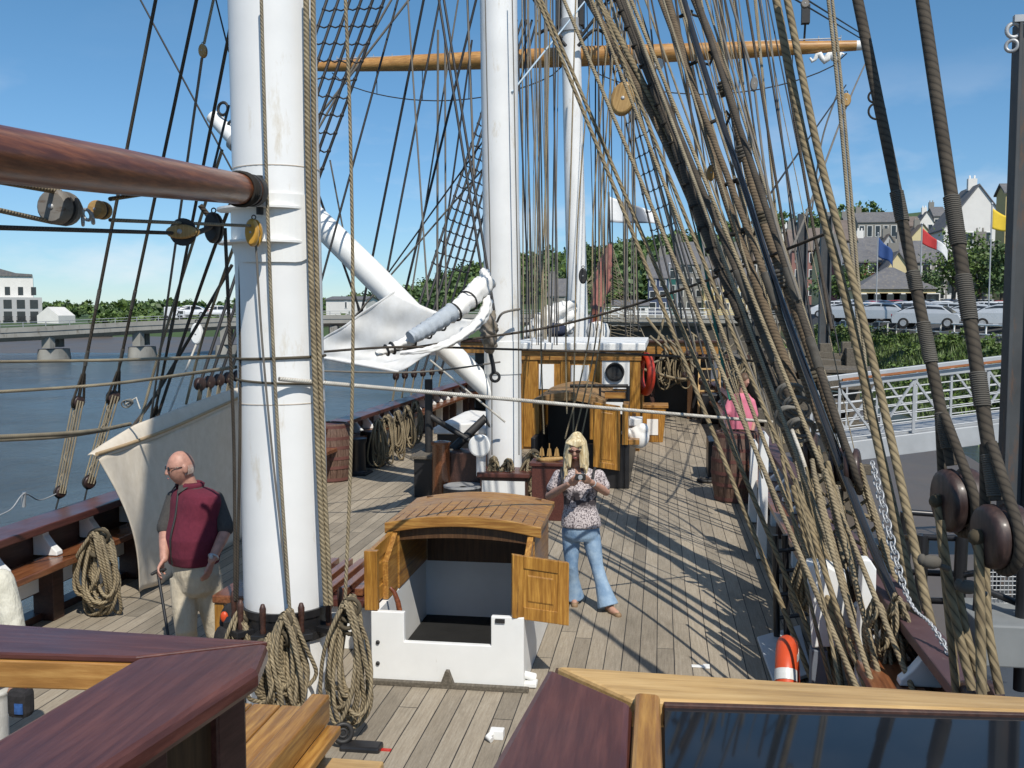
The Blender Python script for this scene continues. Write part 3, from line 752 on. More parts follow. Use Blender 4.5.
HMORE = [(834, 846, 232, 250, 255, 'cream', 'g', 'x', 'small cream house on the ridge above the twin steel piles'), (846, 858, 226, 250, 262, 'stone', 'g', 'x', 'small stone house on the ridge left of the long grey terrace'),
 (906, 920, 226, 250, 268, 'pink', 'b', 'x', 'small reddish house on the ridge right of the long grey terrace'), (920, 934, 222, 250, 272, 'white', 'g', 'y', 'small white gabled house high on the ridge between the shrouds'), (934, 946, 216, 250, 275, 'grey', 'g', 'x', 'small grey house high on the ridge left of the white gable'),
 (862, 880, 250, 285, 200, 'white', 'g', 'x', 'white house with slate roof below the grey terrace'), (880, 898, 248, 285, 205, 'pale', 'b', 'y', 'pale gabled house with brown roof below the grey terrace'), (840, 862, 252, 285, 195, 'grey', 'g', 'y', 'grey gabled house behind the maroon shopfront'),
 (820, 838, 262, 295, 160, 'cream', 'g', 'x', 'cream house half hidden behind the twin steel piles'), (988, 1004, 262, 300, 130, 'stone', 'g', 'x', 'stone shop house between the trees beside the steel upright'),
 (700, 714, 268, 300, 230, 'white', 'g', 'x', 'white house up the slope behind the yellow town house'), (716, 732, 262, 300, 235, 'pink', 'b', 'y', 'reddish gabled house up the slope among the starboard ropes'), (734, 752, 258, 300, 240, 'pale', 'g', 'x', 'pale house up the slope among the starboard ropes'), (756, 774, 246, 300, 245, 'cream', 'b', 'x', 'cream house up the slope left of the steel piles'), (776, 796, 240, 300, 250, 'white', 'g', 'y', 'white gabled house up the slope left of the steel piles')]
for q0, q1, pw, pb_, Y_, wl, rf_, gb, lab in HMORE: house(q0, q1, pw, pb_, Y_, 8, wl, rf_, 2.6, lab, 2, 2, gb)
# town beyond the foremast
house(648, 668, 278, 312, 185, 10, 'blue', 'g', 3, 'dark slate blue town house left of the pale flag poles', 3, 2)
house(661, 676, 268, 312, 190, 10, 'teal', 'g', 2.6, 'teal painted town house with grey roof below the wooded hill', 3, 2)
house(676, 704, 264, 312, 200, 10, 'grey', 'g', 4.5, 'tall grey town house with steep slate roof below the wooded hill', 4, 3)
house(704, 722, 285, 312, 180, 10, 'yellow', 'g', 2.5, 'yellow town house seen between the starboard ropes', 2, 2)
house(722, 748, 280, 312, 182, 10, 'cream', 'g', 3, 'cream town house seen between the starboard ropes', 3, 3)
house(748, 792, 262, 312, 190, 12, 'stone', 'b', 4, 'grey stone town house seen between the ropes near the steel piles', 3, 4)
house(792, 834, 250, 300, 175, 12, 'pink', 'b', 4, 'reddish house behind the twin steel piles', 3, 3)
house(548, 574, 296, 312, 230, 10, 'grey', 'g', 4, 'grey roofed house left of the far white mast at the hill foot', 2, 2)
house(612, 648, 306, 314, 170, 8, 'white', 'g', .9, 'low white building at the bridge end beside the reddish bowsprit', 1, 3, 'x', 0, 'white_building')
for q0, q1, lab in ((538, 548, 'small white house on the far hill between the two forward masts'), (520, 532, 'small white cottage on the far hill close right of the middle mast')):
    house(q0, q1, 288, 294, 400, 8, 'white', 'g', 2, lab, 1, 2, 'x', 0, 'hill_house')
house(326, 366, 300, 311, 185, 9, 'white', 'g', .6, 'plain white flat shed on the far bank behind the white boom', 1, 1, 'x', 0, 'white_shed_building', .3)
# flats on the left bank, facing the ship
ap0 = W(43, 330, 215); ang = math.atan2(-ap0.x, ap0.y)
ap = thing('apartment_building', 'pale grey block of flats with balconies on the far left bank', 'building', (ap0.x, ap0.y, 0), None, ang)
kd = (W(43, 330, 215) - EYE).length / 995 / math.cos(R(29))     # metres in one picture unit there
ah = lambda py: 2.73 + (315 - py) * kd * .98
a = MB(); a.bb(-46, 0, 0, 14, -4, ah(301)); a.build('wall', REN['pale'], ap, True)
a = MB(); a.bb(-46, -1.8, 2.2, 14, ah(301) + .01, ah(284)); a.build('top_storey', REN['white'], ap, True)
bw = 2.75; z1_, zs_ = ah(329), (ah(301) - ah(329)) / 3.02
for k in range(16):
    cx = -bw * (k + .5) - .35
    for f in range(3):
        z0 = z1_ + f * zs_
        g = MB(); g.box((cx, 0, z0 + zs_ * .45), (bw * .62, .3, zs_ * .72)); wv = g.build('window', GLASS, ap, True)
        if f < 2:
            g = MB(); g.box((cx, -.5, z0 + .05), (bw * .78, 1.0, .16))
            for i in range(7): g.beam((cx - bw * .34 + i * bw * .113, -.95, z0 + .1), (cx - bw * .34 + i * bw * .113, -.95, z0 + .95), .06, .06)
            g.box((cx, -.95, z0 + 1.0), (bw * .76, .1, .1)); g.build('balcony', BLACKR, ap, True)
    g = MB(); g.box((cx, 2.2, ah(301) + 1.5), (bw * .4, .14, 1.9)); g.build('upper_window', GLASS, ap, True)
for k in range(6):
    x0 = -1.6 - 7.2 * (k + 1); g = MB(); zt2 = ah(284)
    g.prism([(x0, 1.8, zt2 + .02), (x0 + 6.9, 1.8, zt2 + .02), (x0 + 6.9, 1.8, zt2 + .5), (x0 + 3.5, 1.8, zt2 + .7), (x0, 1.8, zt2 + 1.7)], (0, 12, 0)); g.build('roof', SLATE, ap, True)
cb_ = MB(); p = W(48, 326, 190); cb_.prism([(p.x - 2.4, 190, 1), (p.x + 2.4, 190, 1), (p.x + 2.4, 190, 2.6), (p.x, 190, 4.4), (p.x - 2.4, 190, 2.6)], (0, 6, 0))
tag(cb_.build('boat_house', REN['white']), 'small white gabled hut beside the block of flats', 'hut')

# ---- trees one can tell apart
def tree(q, pyb, Y, hgt_, rad, m, label, seed):
    rg_ = random.Random(seed); p = W(q, pyb, Y); z0 = 1.9 + max(0, Y - 66) * 2.5 / 104
    root = thing('broadleaf_tree', label, 'tree', (p.x, Y, z0), 'trees round the car park')
    t = MB(); top = V(p.x, Y, z0 + hgt_ * .6)
    t.tube([(p.x, Y, z0 - .5), (p.x + .1, Y, z0 + hgt_ * .3), top], [rad * .10, rad * .075, rad * .04], 8)
    for k in range(6):
        a_ = k * 1.05; t.tube([(p.x, Y, z0 + hgt_ * (.25 + .05 * k)), (p.x + math.cos(a_) * rad * .6, Y + math.sin(a_) * rad * .6, z0 + hgt_ * (.5 + .06 * k))], [rad * .045, rad * .015], 6)
    t.build('trunk', BARK, root)
    c_ = MB(); leaf_cloud(c_, (p.x, Y, z0 + hgt_ * .62), (rad, rad, hgt_ * .40), 1500, .38, rg_); c_.build('crown', m, root, fix=False)
tree(952, 318, 100, 7.6, 2.7, LEAF, 'bright green tree behind the parked cars, left of the thick shroud', 1)
tree(978, 318, 104, 7.8, 2.6, LEAF, 'bright green tree behind the parked cars, right of the thick shroud', 2)
tree(1000, 318, 98, 7.0, 1.9, LEAFD, 'leafy tree beside the dark steel pile under the yellow flag', 3)
tree(858, 312, 118, 5.2, 3.0, LEAF, 'small round tree left of the car park bungalow', 4)
tree(838, 312, 122, 5.0, 3.2, LEAFD, 'low dark tree behind the twin steel piles', 5)
tree(926, 318, 112, 4.2, 1.8, LEAFD, 'small dark tree beside the bungalow gable', 6)

# ---- flag poles
def flagmat(nm, c): return cloth(nm, sc(c, .9), c, 8, .8, .5, .2, .2, 6)
FW = flagmat('white_flag_cloth', (.75, .75, .75)); FRD = flagmat('red_flag_cloth', (.5, .04, .04)); FY = flagmat('yellow_flag_cloth', (.75, .52, .04)); FB = flagmat('blue_flag_cloth', (.025, .07, .22)); FG = flagmat('grey_flag_cloth', (.30, .32, .36))
def flag(q, pyt, pyb, Y, cols, wd, ht, droop, label, pole_r=.045):
    p = W(q, pyt, Y); b = W(q, pyb, Y)
    root = thing('flag_pole', label, 'flag pole', (p.x, Y, b.z), None)
    a = MB(); a.tube([(p.x, Y, b.z), (p.x, Y, p.z + .15)], pole_r, 8); a.ball((p.x, Y, p.z + .2), pole_r * 1.8, 8, 6); a.build('pole', STEEL, root)
    n = len(cols)
    for k, cm in enumerate(cols):
        def ff(u, v, k=k):
            t = (k + u) / n
            return V(p.x + .05 + wd * t * (1 - .15 * t), Y + .18 * math.sin(t * 7) * (t + .2), p.z - .1 - ht * v * (1 - .25 * t) - droop * t ** 1.2 - .12 * math.sin(t * 5 + v))
        g = MB(); g.grid(ff, 12, 8); g.build('flag_cloth', cm, root, solid=.01)
flag(922, 227, 322, 72, (FRD, FW), 2.0, .95, 1.6, 'pole flying a red and white flag behind the thick shroud')
flag(992, 207, 325, 66, (FY, FB), 2.2, 1.15, 1.1, 'pole flying a yellow and blue flag beside the dark steel pile')
flag(878, 236, 322, 80, (FB,), 1.3, 1.4, 1.3, 'pole flying a dark blue flag over the bungalow roof')
flag(842, 246, 325, 84, (FW, FB), 1.4, .9, 1.0, 'pole flying a white and blue flag behind the laid ropes')
for q in (669, 677):
    p = W(q, 318, 136); a = MB(); t_ = W(q, 264, 136); a.tube([(p.x, 136, p.z), (p.x, 136, t_.z)], .12, 8); a.ball((p.x, 136, t_.z), .2, 8, 6)
    tag(a.build('lamp_pole', STEEL), 'tall pale pole on the bridge end, %s of two' % ('left' if q == 669 else 'right'), 'pole')

# ---- aluminium gangway, mud side
gw = thing('gangway', 'pale aluminium truss gangway with wire rails sloping up to the quay', 'gangway', tuple(W(930, 455, 19.5)))
g0, g1 = W(838, 462, 18.6), W(1130, 425, 20.0); hz = V(0, 0, 1)
dv = (g1 - g0).normalized(); sd_ = V(-dv.y, dv.x, 0).normalized() * 1.25
for off in (V(0, 0, 0), sd_):
    a = MB(); a.beam(g0 + off + hz * .17, g1 + off + hz * .17, .1, .36); a.build('bottom_chord', ALU, gw, bevel=.01)
    a = MB(); a.beam(g0 + off + hz * 1.40, g1 + off + hz * 1.40, .1, .1); a.build('top_rail', ALU, gw, bevel=.01)
    a = MB()
    for k in range(6): a.tube([g0 + off + hz * (.42 + .16 * k), g1 + off + hz * (.42 + .16 * k)], .013, 6)
    a.build('rail_wire', ALU, gw)
    L = (g1 - g0).length; a = MB(); d_ = MB(); n = 4
    for k in range(n + 1):
        o = g0.lerp(g1, k / n) + off; a = MB(); a.beam(o + hz * .36, o + hz * 1.345, .05, .05); a.build('rail_post', ALU, gw)
        if k < n:
            m_ = g0.lerp(g1, (k + .5) / n) + off; e = g0.lerp(g1, (k + 1) / n) + off
            d_ = MB(); d_.beam(o + hz * 1.34, m_ + hz * .36, .04, .04); d_.build('brace', ALU, gw)
            if k % 2 == 0: d_ = MB(); d_.beam(m_ + hz * .36, e + hz * 1.34, .04, .04); d_.build('brace', ALU, gw)
            a = MB(); a.beam(m_ + hz * .36, m_ + hz * 1.345, .035, .035); a.build('rail_post', ALU, gw)
    pass
a = MB(); a.beam(g0 + sd_ / 2 + hz * .36, g1 + sd_ / 2 + hz * .36, 1.1, .05); a.build('walkway', STEEL, gw)
a = MB(); a.beam(g0 + hz * 1.5 - sd_ * .08, g1 + hz * 1.5 - sd_ * .08, .04, .04); a.build('hand_rail', RUST, gw)

# ---- steel piles
def pile(q0, q1, pyt, Y, zb, label, hook=False):
    a0 = W(q0, pyt, Y); a1 = W(q1, pyt, Y); cx = (a0.x + a1.x) / 2; wd = a1.x - a0.x
    root = thing('steel_pile', label, 'steel pile', (cx, Y, zb))
    m_ = MB(); h = a0.z - zb
    m_.box((cx - wd * .42, Y, zb + h / 2), (wd * .16, wd * .9, h)); m_.box((cx + wd * .42, Y, zb + h / 2), (wd * .16, wd * .9, h)); m_.box((cx, Y, zb + h / 2), (wd * .678, wd * .12, h))
    m_.build('pile_shaft', PILE, root, bevel=.006)
    if hook:
        k = MB(); k.torus((cx - wd * .66, Y - .05, a0.z - .06), .05, .016, (0, 1, 0), 20, 8); k.torus((cx - wd * .72, Y - .05, a0.z - .17), .04, .014, (.4, 1, 0), 20, 8); k.box((cx - wd * .3, Y - .06, a0.z + .02), (wd * .8, .05, .05)); k.build('shackle', STEEL, root)
    return root
pile(1016, 1042, 24, 8.0, -2.6, 'tall dark steel upright with a shackle at the right edge', True)
pile(798, 808, 214, 34, -3, 'weathered steel pile beyond the ropes, left of a close pair')
pile(821, 832, 216, 36, -3, 'weathered steel pile beyond the ropes, right of a close pair')

# ---- timber wharf beside the bow
tw = thing('timber_wharf', 'old grey timber wharf of stacked beams beside the bow', 'wharf', (3.5, 32, WZ))
for k in range(7):
    x = 2.6 + (k % 2) * 2.2; y = 24 + k * 2.1; a = MB(); a.box((x, y, -.4), (.35, .35, 4.6)); a.build('pile', TIMBER, tw, bevel=.02)
for k in range(7):
    a = MB(); a.box((2.35, 31.5, -1.4 + k * .46), (.2, 16, .26)); a.build('beam', TIMBER, tw, bevel=.02)
for k in range(5):
    a = MB(); a.box((3.6, 24.2, -.9 + k * .5), (2.7, .2, .24)); a.build('beam', TIMBER, tw, bevel=.02)
for k in range(16):
    a = MB(); a.box((3.7, 24.4 + k * .98, 1.42), (2.9, .8, .08)); a.build('deck_plank', TIMBER, tw, bevel=.01)
dl = thing('mooring_dolphin', 'leaning timber dolphin of stacked planks below the laid ropes', 'dolphin', tuple(W(826, 400, 26)))
for k in range(8):
    p = W(824 + (k % 2) * 4, 352 + k * 8, 26); a = MB(); a.beam(p - V(.75, 0, 0), p + V(.75, .3, -.15), .2, .15); a.build('plank', TIMBER, dl, bevel=.01)
for dx in (-.55, .6):
    p = W(824, 385, 26.15); a = MB(); a.beam(p + V(dx, .15, -2.6), p + V(dx * .9, .15, 1.1), .22, .22); a.build('post', TIMBER, dl, bevel=.02)

# ================================================================== MASTS AND SPARS
MZY, MNY, FRY = 6.3, 15.0, 29.0
def mast(label, Y, q0, y0, q1, y1, w0, w1, Ytop, bands, base, extra=0):
    """axis measured at two heights; w0, w1 widths in picture units at those heights"""
    a = W(q0, y0, Ytop); b = W(q1, y1, Y); d = (a - b)
    ra = w0 * a.y / 995 / 2; rb = w1 * b.y / 995 / 2
    k = (base - b.z) / d.z; bot = b + d * k; top = a + d.normalized() * extra
    rbot = rb + (ra - rb) * k; rtop = ra
    root = thing('mast', label, 'mast', tuple(bot))
    m_ = MB(); n = 24
    m_.tube([bot.lerp(top, i / n) for i in range(n + 1)], [lerp(rbot, rtop, i / n) for i in range(n + 1)], 40)
    m_.build('mast_tube', WHITE, root)
    ax = (top - bot).normalized()
    def at(z):
        t = (z - bot.z) / (top.z - bot.z); return bot.lerp(top, t), lerp(rbot, rtop, t)
    for z, h, t, m in bands:
        c, r_ = at(z); g = MB(); g.lathe(c, [(r_ - .02, 0), (r_ + t, 0), (r_ + t, h), (r_ - .02, h)], 40, ax); g.build('mast_band', m, root, bevel=.004)
    return root, at, ax
zM = lambda py, Y: W(300, py, Y).z
mz, mzat, mzax = mast('thick white mizzen mast with bracket plates, nearest of the white masts', MZY, 272, 0, 287, 600, 87, 89, MZY, [], 0.0, 3.5)
mn, mnat, mnax = mast('white main mast, middle one of the three white masts', MNY, 498.5, 0, 504, 455, 37.5, 36, MNY, [(zM(372, MNY), .5, .012, WHITE2), (zM(452, MNY) - .55, .3, .02, BLACK)], 0.0, 3)
fm, fmat_, fmax_ = mast('far slender white fore mast standing beyond the deckhouse', FRY, 571, 40, 578, 335, 18, 20.5, FRY, [(zM(44, FRY), .35, .06, STEEL)], 0.0, 3.5)
# mizzen: black spider band, bracket plates, welded seams
c, r_ = mzat(zM(631, MZY)); c2, _ = mzat(zM(606, MZY))
g = MB(); g.lathe(c, [(r_ - .01, 0), (r_ + .022, 0), (r_ + .022, .05), (r_ + .012, .052), (r_ + .012, .15), (r_ + .022, .152), (r_ + .022, .2), (r_ - .01, .2)], 44, mzax); sb = g.build('spider_band', BLACK, mz)
for an in (-2.9, -2.2, -1.65, -.95, -.35, .3):
    p = c + V(math.cos(an), math.sin(an), 0) * (r_ + .07) + V(0, 0, .1)
    g = MB(); g.lathe(p, [(.012, -.2), (.014, -.02), (.022, 0), (.016, .03), (.02, .1), (.022, .15), (.012, .18), (.0, .185)], 12); g.build('belaying_pin', DARKW, sb)
    g = MB(); g.box(p + V(0, 0, -.03), (.12, .12, .04), Matrix.Rotation(an, 3, 'Z')); g.build('pin_lug', BLACK, sb, bevel=.004)
for py in (171, 402):
    c, r_ = mzat(zM(py, MZY)); g = MB(); g.lathe(c, [(r_ - .01, 0), (r_ + .003, .001), (r_ + .003, .006), (r_ - .01, .008)], 44, mzax)
    g.build('weld_seam', paint('rust_stained_seam', (.55, .47, .38), .6, .3, 8, .05), mz)
def halfdrum(z0, z1, off, a0, a1, name, m=WHITE2, thick=.012, tz=None):
    """a plate wrapped round part of the mast"""
    g = MB(); rg = []; n = 18
    for i in range(n + 1):
        an = lerp(a0, a1, i / n)
        lo = z0 + (0 if tz is None else tz(i / n))
        cc, rr = mzat(lo); c3, r3 = mzat(z1); d = V(math.cos(an), math.sin(an), 0)
        rg.append([cc + d * (rr + off), cc + d * (rr + off + thick), c3 + d * (r3 + off + thick), c3 + d * (r3 + off)])
    g.rings(rg, False, True); return g.build(name, m, mz)
zb, zt = zM(264, MZY), zM(198, MZY)
halfdrum(zb, zt, .006, R(-150), R(-8), 'bracket_plate', tz=lambda t: .16 * max(0, (t - .72) / .28) ** 2 + .12 * max(0, (.25 - t) / .25) ** 2)
for py in (212, 245):
    z = zM(py, MZY); cc, rr = mzat(z); g = MB(); pts = []
    a0, a1 = (R(-178), R(-38))
    out = [cc + V(math.cos(lerp(a0, a1, i / 16)), math.sin(lerp(a0, a1, i / 16)), 0) * (rr + .018 + .085 * math.sin(math.pi * min(1, (16 - i) / 10 + .0) / 2)) for i in range(17)]
    inn = [cc + V(math.cos(lerp(a0, a1, i / 16)), math.sin(lerp(a0, a1, i / 16)), 0) * (rr - .02) for i in range(17)]
    rg = [[o, o + V(0, 0, .014), i_ + V(0, 0, .014), i_] for o, i_ in zip(out, inn)]
    g.rings(rg, False, True); g.build('bracket_flange', WHITE2, mz)

# boom, coming towards the left of the viewer
b0 = W(254, 191, MZY - .42); b1 = W(-2, 154, 3.25); b2 = b0 + (b1 - b0) * 1.35
bm = thing('wooden_boom', 'varnished red brown boom running from the near white mast to the left', 'boom', tuple(b0))
a = MB(); n = 16
a.tube([b0.lerp(b2, i / n) for i in range(n + 1)], [lerp(.088, .102, min(1, i / 8)) for i in range(n + 1)], 32); a.build('spar', SPAR, bm)
d = (b2 - b0).normalized()
for t, wd in ((.02, .07), (.13, .025), (.17, .025)):
    a = MB(); a.lathe(b0 + d * t, [(.07, 0), (.098, 0), (.098, wd), (.07, wd)], 32, d); a.build('iron_band', BLACKR, bm)
a = MB(); a.box(b0 - d * .06, (.12, .07, .10)); a.tube([b0 - d * .02, b0 - d * .16 + V(0, .05, 0)], .028, 10); a.tube([b0 - d * .1 + V(0, 0, -.14), b0 - d * .1 + V(0, 0, .1)], .022, 10); a.build('gooseneck', BLACKR, bm, bevel=.006)
a = MB()
for k in range(3): a.torus(b0 + d * (.2 + .03 * k), .098, .009, d, 28, 6)
a.build('lashing', DARKR, bm)

# unseen spanker and gaff, added above the view to shade the port canvas
sp = thing('added_shade_sail', 'unseen white spanker sail added high on the near mast to shade the canvas', 'sail', (-2.4, 6.0, 7))
def spf(u, v):
    y = lerp(MZY - .35, 4.35 - .5 * v * v, u); z = lerp(10.4 + 1.0 * u, 6.3 + .55 * u * u + .5 * math.sin(u * 9) * .2, v)
    return V(-2.42 + .11 * math.sin(u * 24 + v * 2) * (.4 + v * .6), y, z)
a = MB(); a.grid(spf, 60, 16); a.build('sail_cloth', SAIL, sp, solid=.01)
a = MB(); a.tube([V(-2.42, MZY - .3, 10.4), V(-2.42, 3.2, 12.0)], .085, 16); a.build('gaff', SPAR, sp)

# fore yard, golden, with foot ropes
y0, y1 = W(312, 67, FRY + 1.2), W(872, 45, FRY + .2)
yd = thing('yard', 'long golden varnished yard slung across the far fore mast', 'yard', tuple(y0.lerp(y1, .5)))
a = MB(); ys_ = [0, .03, .2, .5, .8, .95, .975]; a.tube([y0.lerp(y1, t) for t in ys_], [.12, .16, .24, .29, .23, .15, .14], 20); a.build('yard_spar', YARD, yd)
a = MB(); a.tube([y0.lerp(y1, t) for t in (.962, .985, .99, 1)], [.14, .13, .07, .07], 14); a.build('yard_tip', WHITE2, yd)
a = MB(); a.tube([y0.lerp(y1, t) + V(0, -.02, .24 - .06 * abs(t - .5)) for t in (.05, .3, .5, .7, .95)], .02, 6)
for k in range(26): t = .05 + .9 * k / 25; a.tube([y0.lerp(y1, t) + V(0, 0, .1), y0.lerp(y1, t) + V(0, 0, .30)], .014, 5)
a.build('jackstay', STEEL, yd)
for s0, s1, sag in ((.04, .48, .95), (.52, .96, 1.0)):
    a = MB(); n = 20
    a.tube([y0.lerp(y1, lerp(s0, s1, i / n)) - V(0, 0, .2 + sag * math.sin(math.pi * i / n) ** .6) for i in range(n + 1)], .018, 6)
    for k in (4, 8, 12, 16): p = y0.lerp(y1, lerp(s0, s1, k / n)); a.tube([p, p - V(0, 0, .2 + sag * math.sin(math.pi * k / n) ** .6)], .014, 5)
    a.build('foot_rope', BLACKL, yd)
a = MB(); n = 14
a.tube([y0.lerp(y1, lerp(.90, .955, i / n)) - V(0, .05, .3 + .1 * math.sin(i * 1.3)) for i in range(n + 1)], [.03 + .06 * math.sin(math.pi * i / n) * (1 + .3 * math.sin(i * 2.1)) for i in range(n + 1)], 10); a.build('furled_sail', SAIL, yd)
a = MB(); p = y0.lerp(y1, .985); a.tube([p, p + V(.25, 0, -.5), p + V(.45, 0, -1.5), p + V(.5, 0, -2.2)], .035, 8); a.torus(p + V(.42, 0, -1.8), .22, .03, (0, 1, 0), 20, 6); a.torus(p + V(.35, 0, -1.4), .16, .03, (.3, 1, 0), 20, 6); a.build('tackle', DARKR, yd)
p = W(804, 44, FRY + .5); a = MB(); a.box(p + V(0, -.2, .75), (.22, .22, .5)); a.tube([p, p + V(0, -.2, .6)], .03, 6); a.tube([p + V(0, -.2, 1), p + V(0, -.2, 1.3)], .02, 6); a.build('lantern', BLACKR, yd)
# hood at the top of the fore mast, where the lower yard trusses on
c, r_ = fmat_(zM(20, FRY)); a = MB()
for s in (-1, 1): a.box(c + V(s * .34, 0, .25), (.12, .5, 1.6))
a.build('mast_cheek', BLACKR, fm)

# white boom rigged out to port of the main mast
d0, d1 = W(500, 401, MNY - .1), W(212, 116, MNY + .6)
dk = thing('white_boom', 'long tapered white boom slanting up to port from the middle mast foot', 'boom', tuple(d0))
a = MB(); a.tube([d0.lerp(d1, t) for t in (0, .08, .25, .42, .6, .8, .97, 1)], [.14, .16, .18, .21, .2, .17, .12, .11], 24); a.build('boom_tube', WHITE2, dk)
a = MB(); dd = (d1 - d0).normalized()
for t in (.9,): p = d0.lerp(d1, t); a.lathe(p, [(.1, 0), (.19 if t > .7 else .225, 0), (.19 if t > .7 else .225, .09), (.1, .09)], 20, dd)
a.build('boom_band', STEEL, dk)
a = MB(); p = d0.lerp(d1, .97)
for k in range(3): a.torus(p + V(.1 + .16 * k, -.1, .22 - .3 * k), .1, .025, (.3, 1, .2 * k), 16, 6)
a.build('shackle', BLACKR, dk)

# awning to port and the furled staysail
def cr(p, t):
    n = len(p) - 1; i = min(n - 1, int(t * n)); u = t * n - i
    a, b, c, d = p[max(0, i - 1)], p[i], p[i + 1], p[min(n, i + 2)]
    return .5 * ((2 * b) + (c - a) * u + (2 * a - 5 * b + 4 * c - d) * u * u + (3 * b - a - 3 * c + d) * u ** 3)
AA, AB, AC, AD = W(303, 354, 15.6), W(394, 292, 14.7), W(489, 322, 13.7), W(399, 372, 14.3)
def awf(u, v):      # u from the port edge inboard, v from the foot up
    lo, hi = AA.lerp(AD, u), AB.lerp(AC, u); p = lo.lerp(hi, v)
    sag = math.sin(math.pi * u) * math.sin(math.pi * v)
    return p + V(0, .10 * sag + .45 * max(0, v - .62) ** 1.5, -.18 * sag - .10 * math.sin(math.pi * u) * v) + V(0, .03, .02) * math.sin(u * 23 + v * 9) * math.sin(math.pi * v) + V(.02, -.03, 0) * math.sin(v * 17 - u * 6)
aw = thing('awning', 'white canvas awning spread to port beneath the furled sail', 'awning', tuple(W(420, 330, 14)))
a = MB(); a.grid(awf, 40, 30); a.build('canvas_sheet', SAIL, aw, solid=.012)
a = MB(); a.tube([awf(0, i / 20) for i in range(21)], .025, 8); a.tube([awf(i / 20, 0) for i in range(21)], .025, 8); a.build('hem', SAIL, aw)
fs = thing('furled_sail', 'furled white staysail lashed in a bundle in front of the middle mast', 'sail', tuple(W(440, 320, 12)))
rg_ = random.Random(5)
def bundle(pts, rad, mat_, name, root, seed, n=40, lump=.22):
    r2 = random.Random(seed); P = [cr(pts, i / n) for i in range(n + 1)]; rg = []; ph = [r2.uniform(0, 6.28) for _ in range(6)]
    for i, p in enumerate(P):
        t = (P[min(n, i + 1)] - P[max(0, i - 1)]).normalized(); s_ = t.cross(V(0, 0, 1)).normalized(); u_ = s_.cross(t)
        rr = interp(i / n, rad); ring = []
        for k in range(20):
            an = 2 * math.pi * k / 20
            q = rr * (1 + lump * math.sin(3 * an + ph[0] + i * .35) * math.sin(i * .5 + ph[1]) + lump * .7 * math.sin(5 * an + ph[2] - i * .22) + .1 * math.sin(i * 1.7 + ph[3] + an))
            ring.append(p + s_ * math.cos(an) * q + u_ * math.sin(an) * q)
        rg.append(ring)
    m_ = MB(); m_.rings(rg, True, True); return m_.build(name, mat_, root)
FSP = [W(376, 354, 11.5), W(402, 344, 11.7), W(432, 327, 12), W(462, 306, 12.4), W(486, 284, 13)]; FSR = [(0, .03), (.2, .06), (.55, .085), (.8, .115), (1, .13)]
bundle(FSP, FSR, SAIL, 'sail_roll', fs, 1, 70, .14)
bundle([W(410, 338, 11.6), W(428, 328, 11.8), W(452, 312, 12.15)], [(0, .075), (.5, .095), (1, .11)], SAILG, 'sail_cover', fs, 2, 30, .06)
bundle([W(400, 353, 11.5), W(432, 349, 11.6), W(460, 337, 11.9), W(482, 318, 12.4), W(488, 300, 12.8)], [(0, .02), (.4, .045), (.8, .07), (1, .06)], SAIL, 'loose_fold', fs, 3, 60, .2)
bundle([W(462, 300, 12.5), W(474, 288, 12.8), W(486, 279, 13), W(482, 270, 13.1)], [(0, .04), (.4, .085), (.8, .07), (1, .03)], SAIL, 'sail_head', fs, 4, 40, .25)
bundle([W(486, 312, 13.2), W(490, 334, 13.2), W(489, 352, 13.3)], [(0, .10), (.4, .11), (.8, .09), (1, .05)], cloth('tan_sail_bag', (.2, .17, .13), (.28, .24, .2), 8), 'hanging_clew', fs, 5, 20, .25)
for t in (.12, .17, .33, .45, .56, .68, .80):
    p = cr(FSP, t); d_ = (cr(FSP, t + .02) - cr(FSP, t - .02)); a = MB(); a.torus(p, interp(t, FSR) * (1.15 if .28 < t < .62 else 1.05) + .014, .013, d_, 28, 6); a.build('gasket', BLACKL, fs)
a = MB(); p = W(490, 352, 13.3); a.tube([p, W(493, 365, 13.3), W(494, 372, 13.3)], .03, 8); a.torus(W(495, 377, 13.3), .06, .02, (0, 1, 0), 16, 6); a.build('sheet_hook', BLACKR, fs)

# ================================================================== DECK FURNITURE
# near companion hatch
HX0, HX1, HY0, HY1 = G(371, 683).x, G(524, 690).x, (G(371, 683).y + G(524, 690).y) / 2, G(548, 625).y + .05
ht = thing('companion_hatch', 'open companion hatch with white coaming and curved varnished lid', 'hatch', ((HX0 + HX1) / 2, 8.1, 0))
a = MB(); tk = .05
zc_ = .54; zn = .32; nx0, nx1 = W(404, 640, HY0).x, W(491, 640, HY0).x
a.prism([(HX0, HY0, 0), (HX1, HY0, 0), (HX1, HY0, zc_), (nx1, HY0, zc_), (nx1, HY0, zn), (nx0, HY0, zn), (nx0, HY0, zc_), (HX0, HY0, zc_)], (0, tk, 0))
a.build('front_coaming', WHITE2, ht, bevel=.006)
for x in (HX0, HX1 - tk):
    a = MB(); a.bb(x + .001, x + tk - .001, HY0 + tk + .001, HY1 - tk, 0, zc_ - .002); a.build('side_coaming', WHITE2, ht, bevel=.004)
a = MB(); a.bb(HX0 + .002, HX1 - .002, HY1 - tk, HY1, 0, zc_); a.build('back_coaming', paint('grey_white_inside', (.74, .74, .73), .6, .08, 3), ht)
a = MB(); a.bb(HX0 + .06, HX1 - .06, HY0 + .06, HY1 - .06, .005, .05); a.build('dark_well', paint('hatch_shade_black', (.006, .006, .006), .95, .2, 8, 0), ht)  # black slab stands in for the shaded depth of the open hatch
a = MB(); a.bb(HX0 - .04, HX1 + .04, HY0 - .05, HY0 - .002, .0, .035); a.build('foot_moulding', PALE if False else TIMBER, ht, bevel=.004)
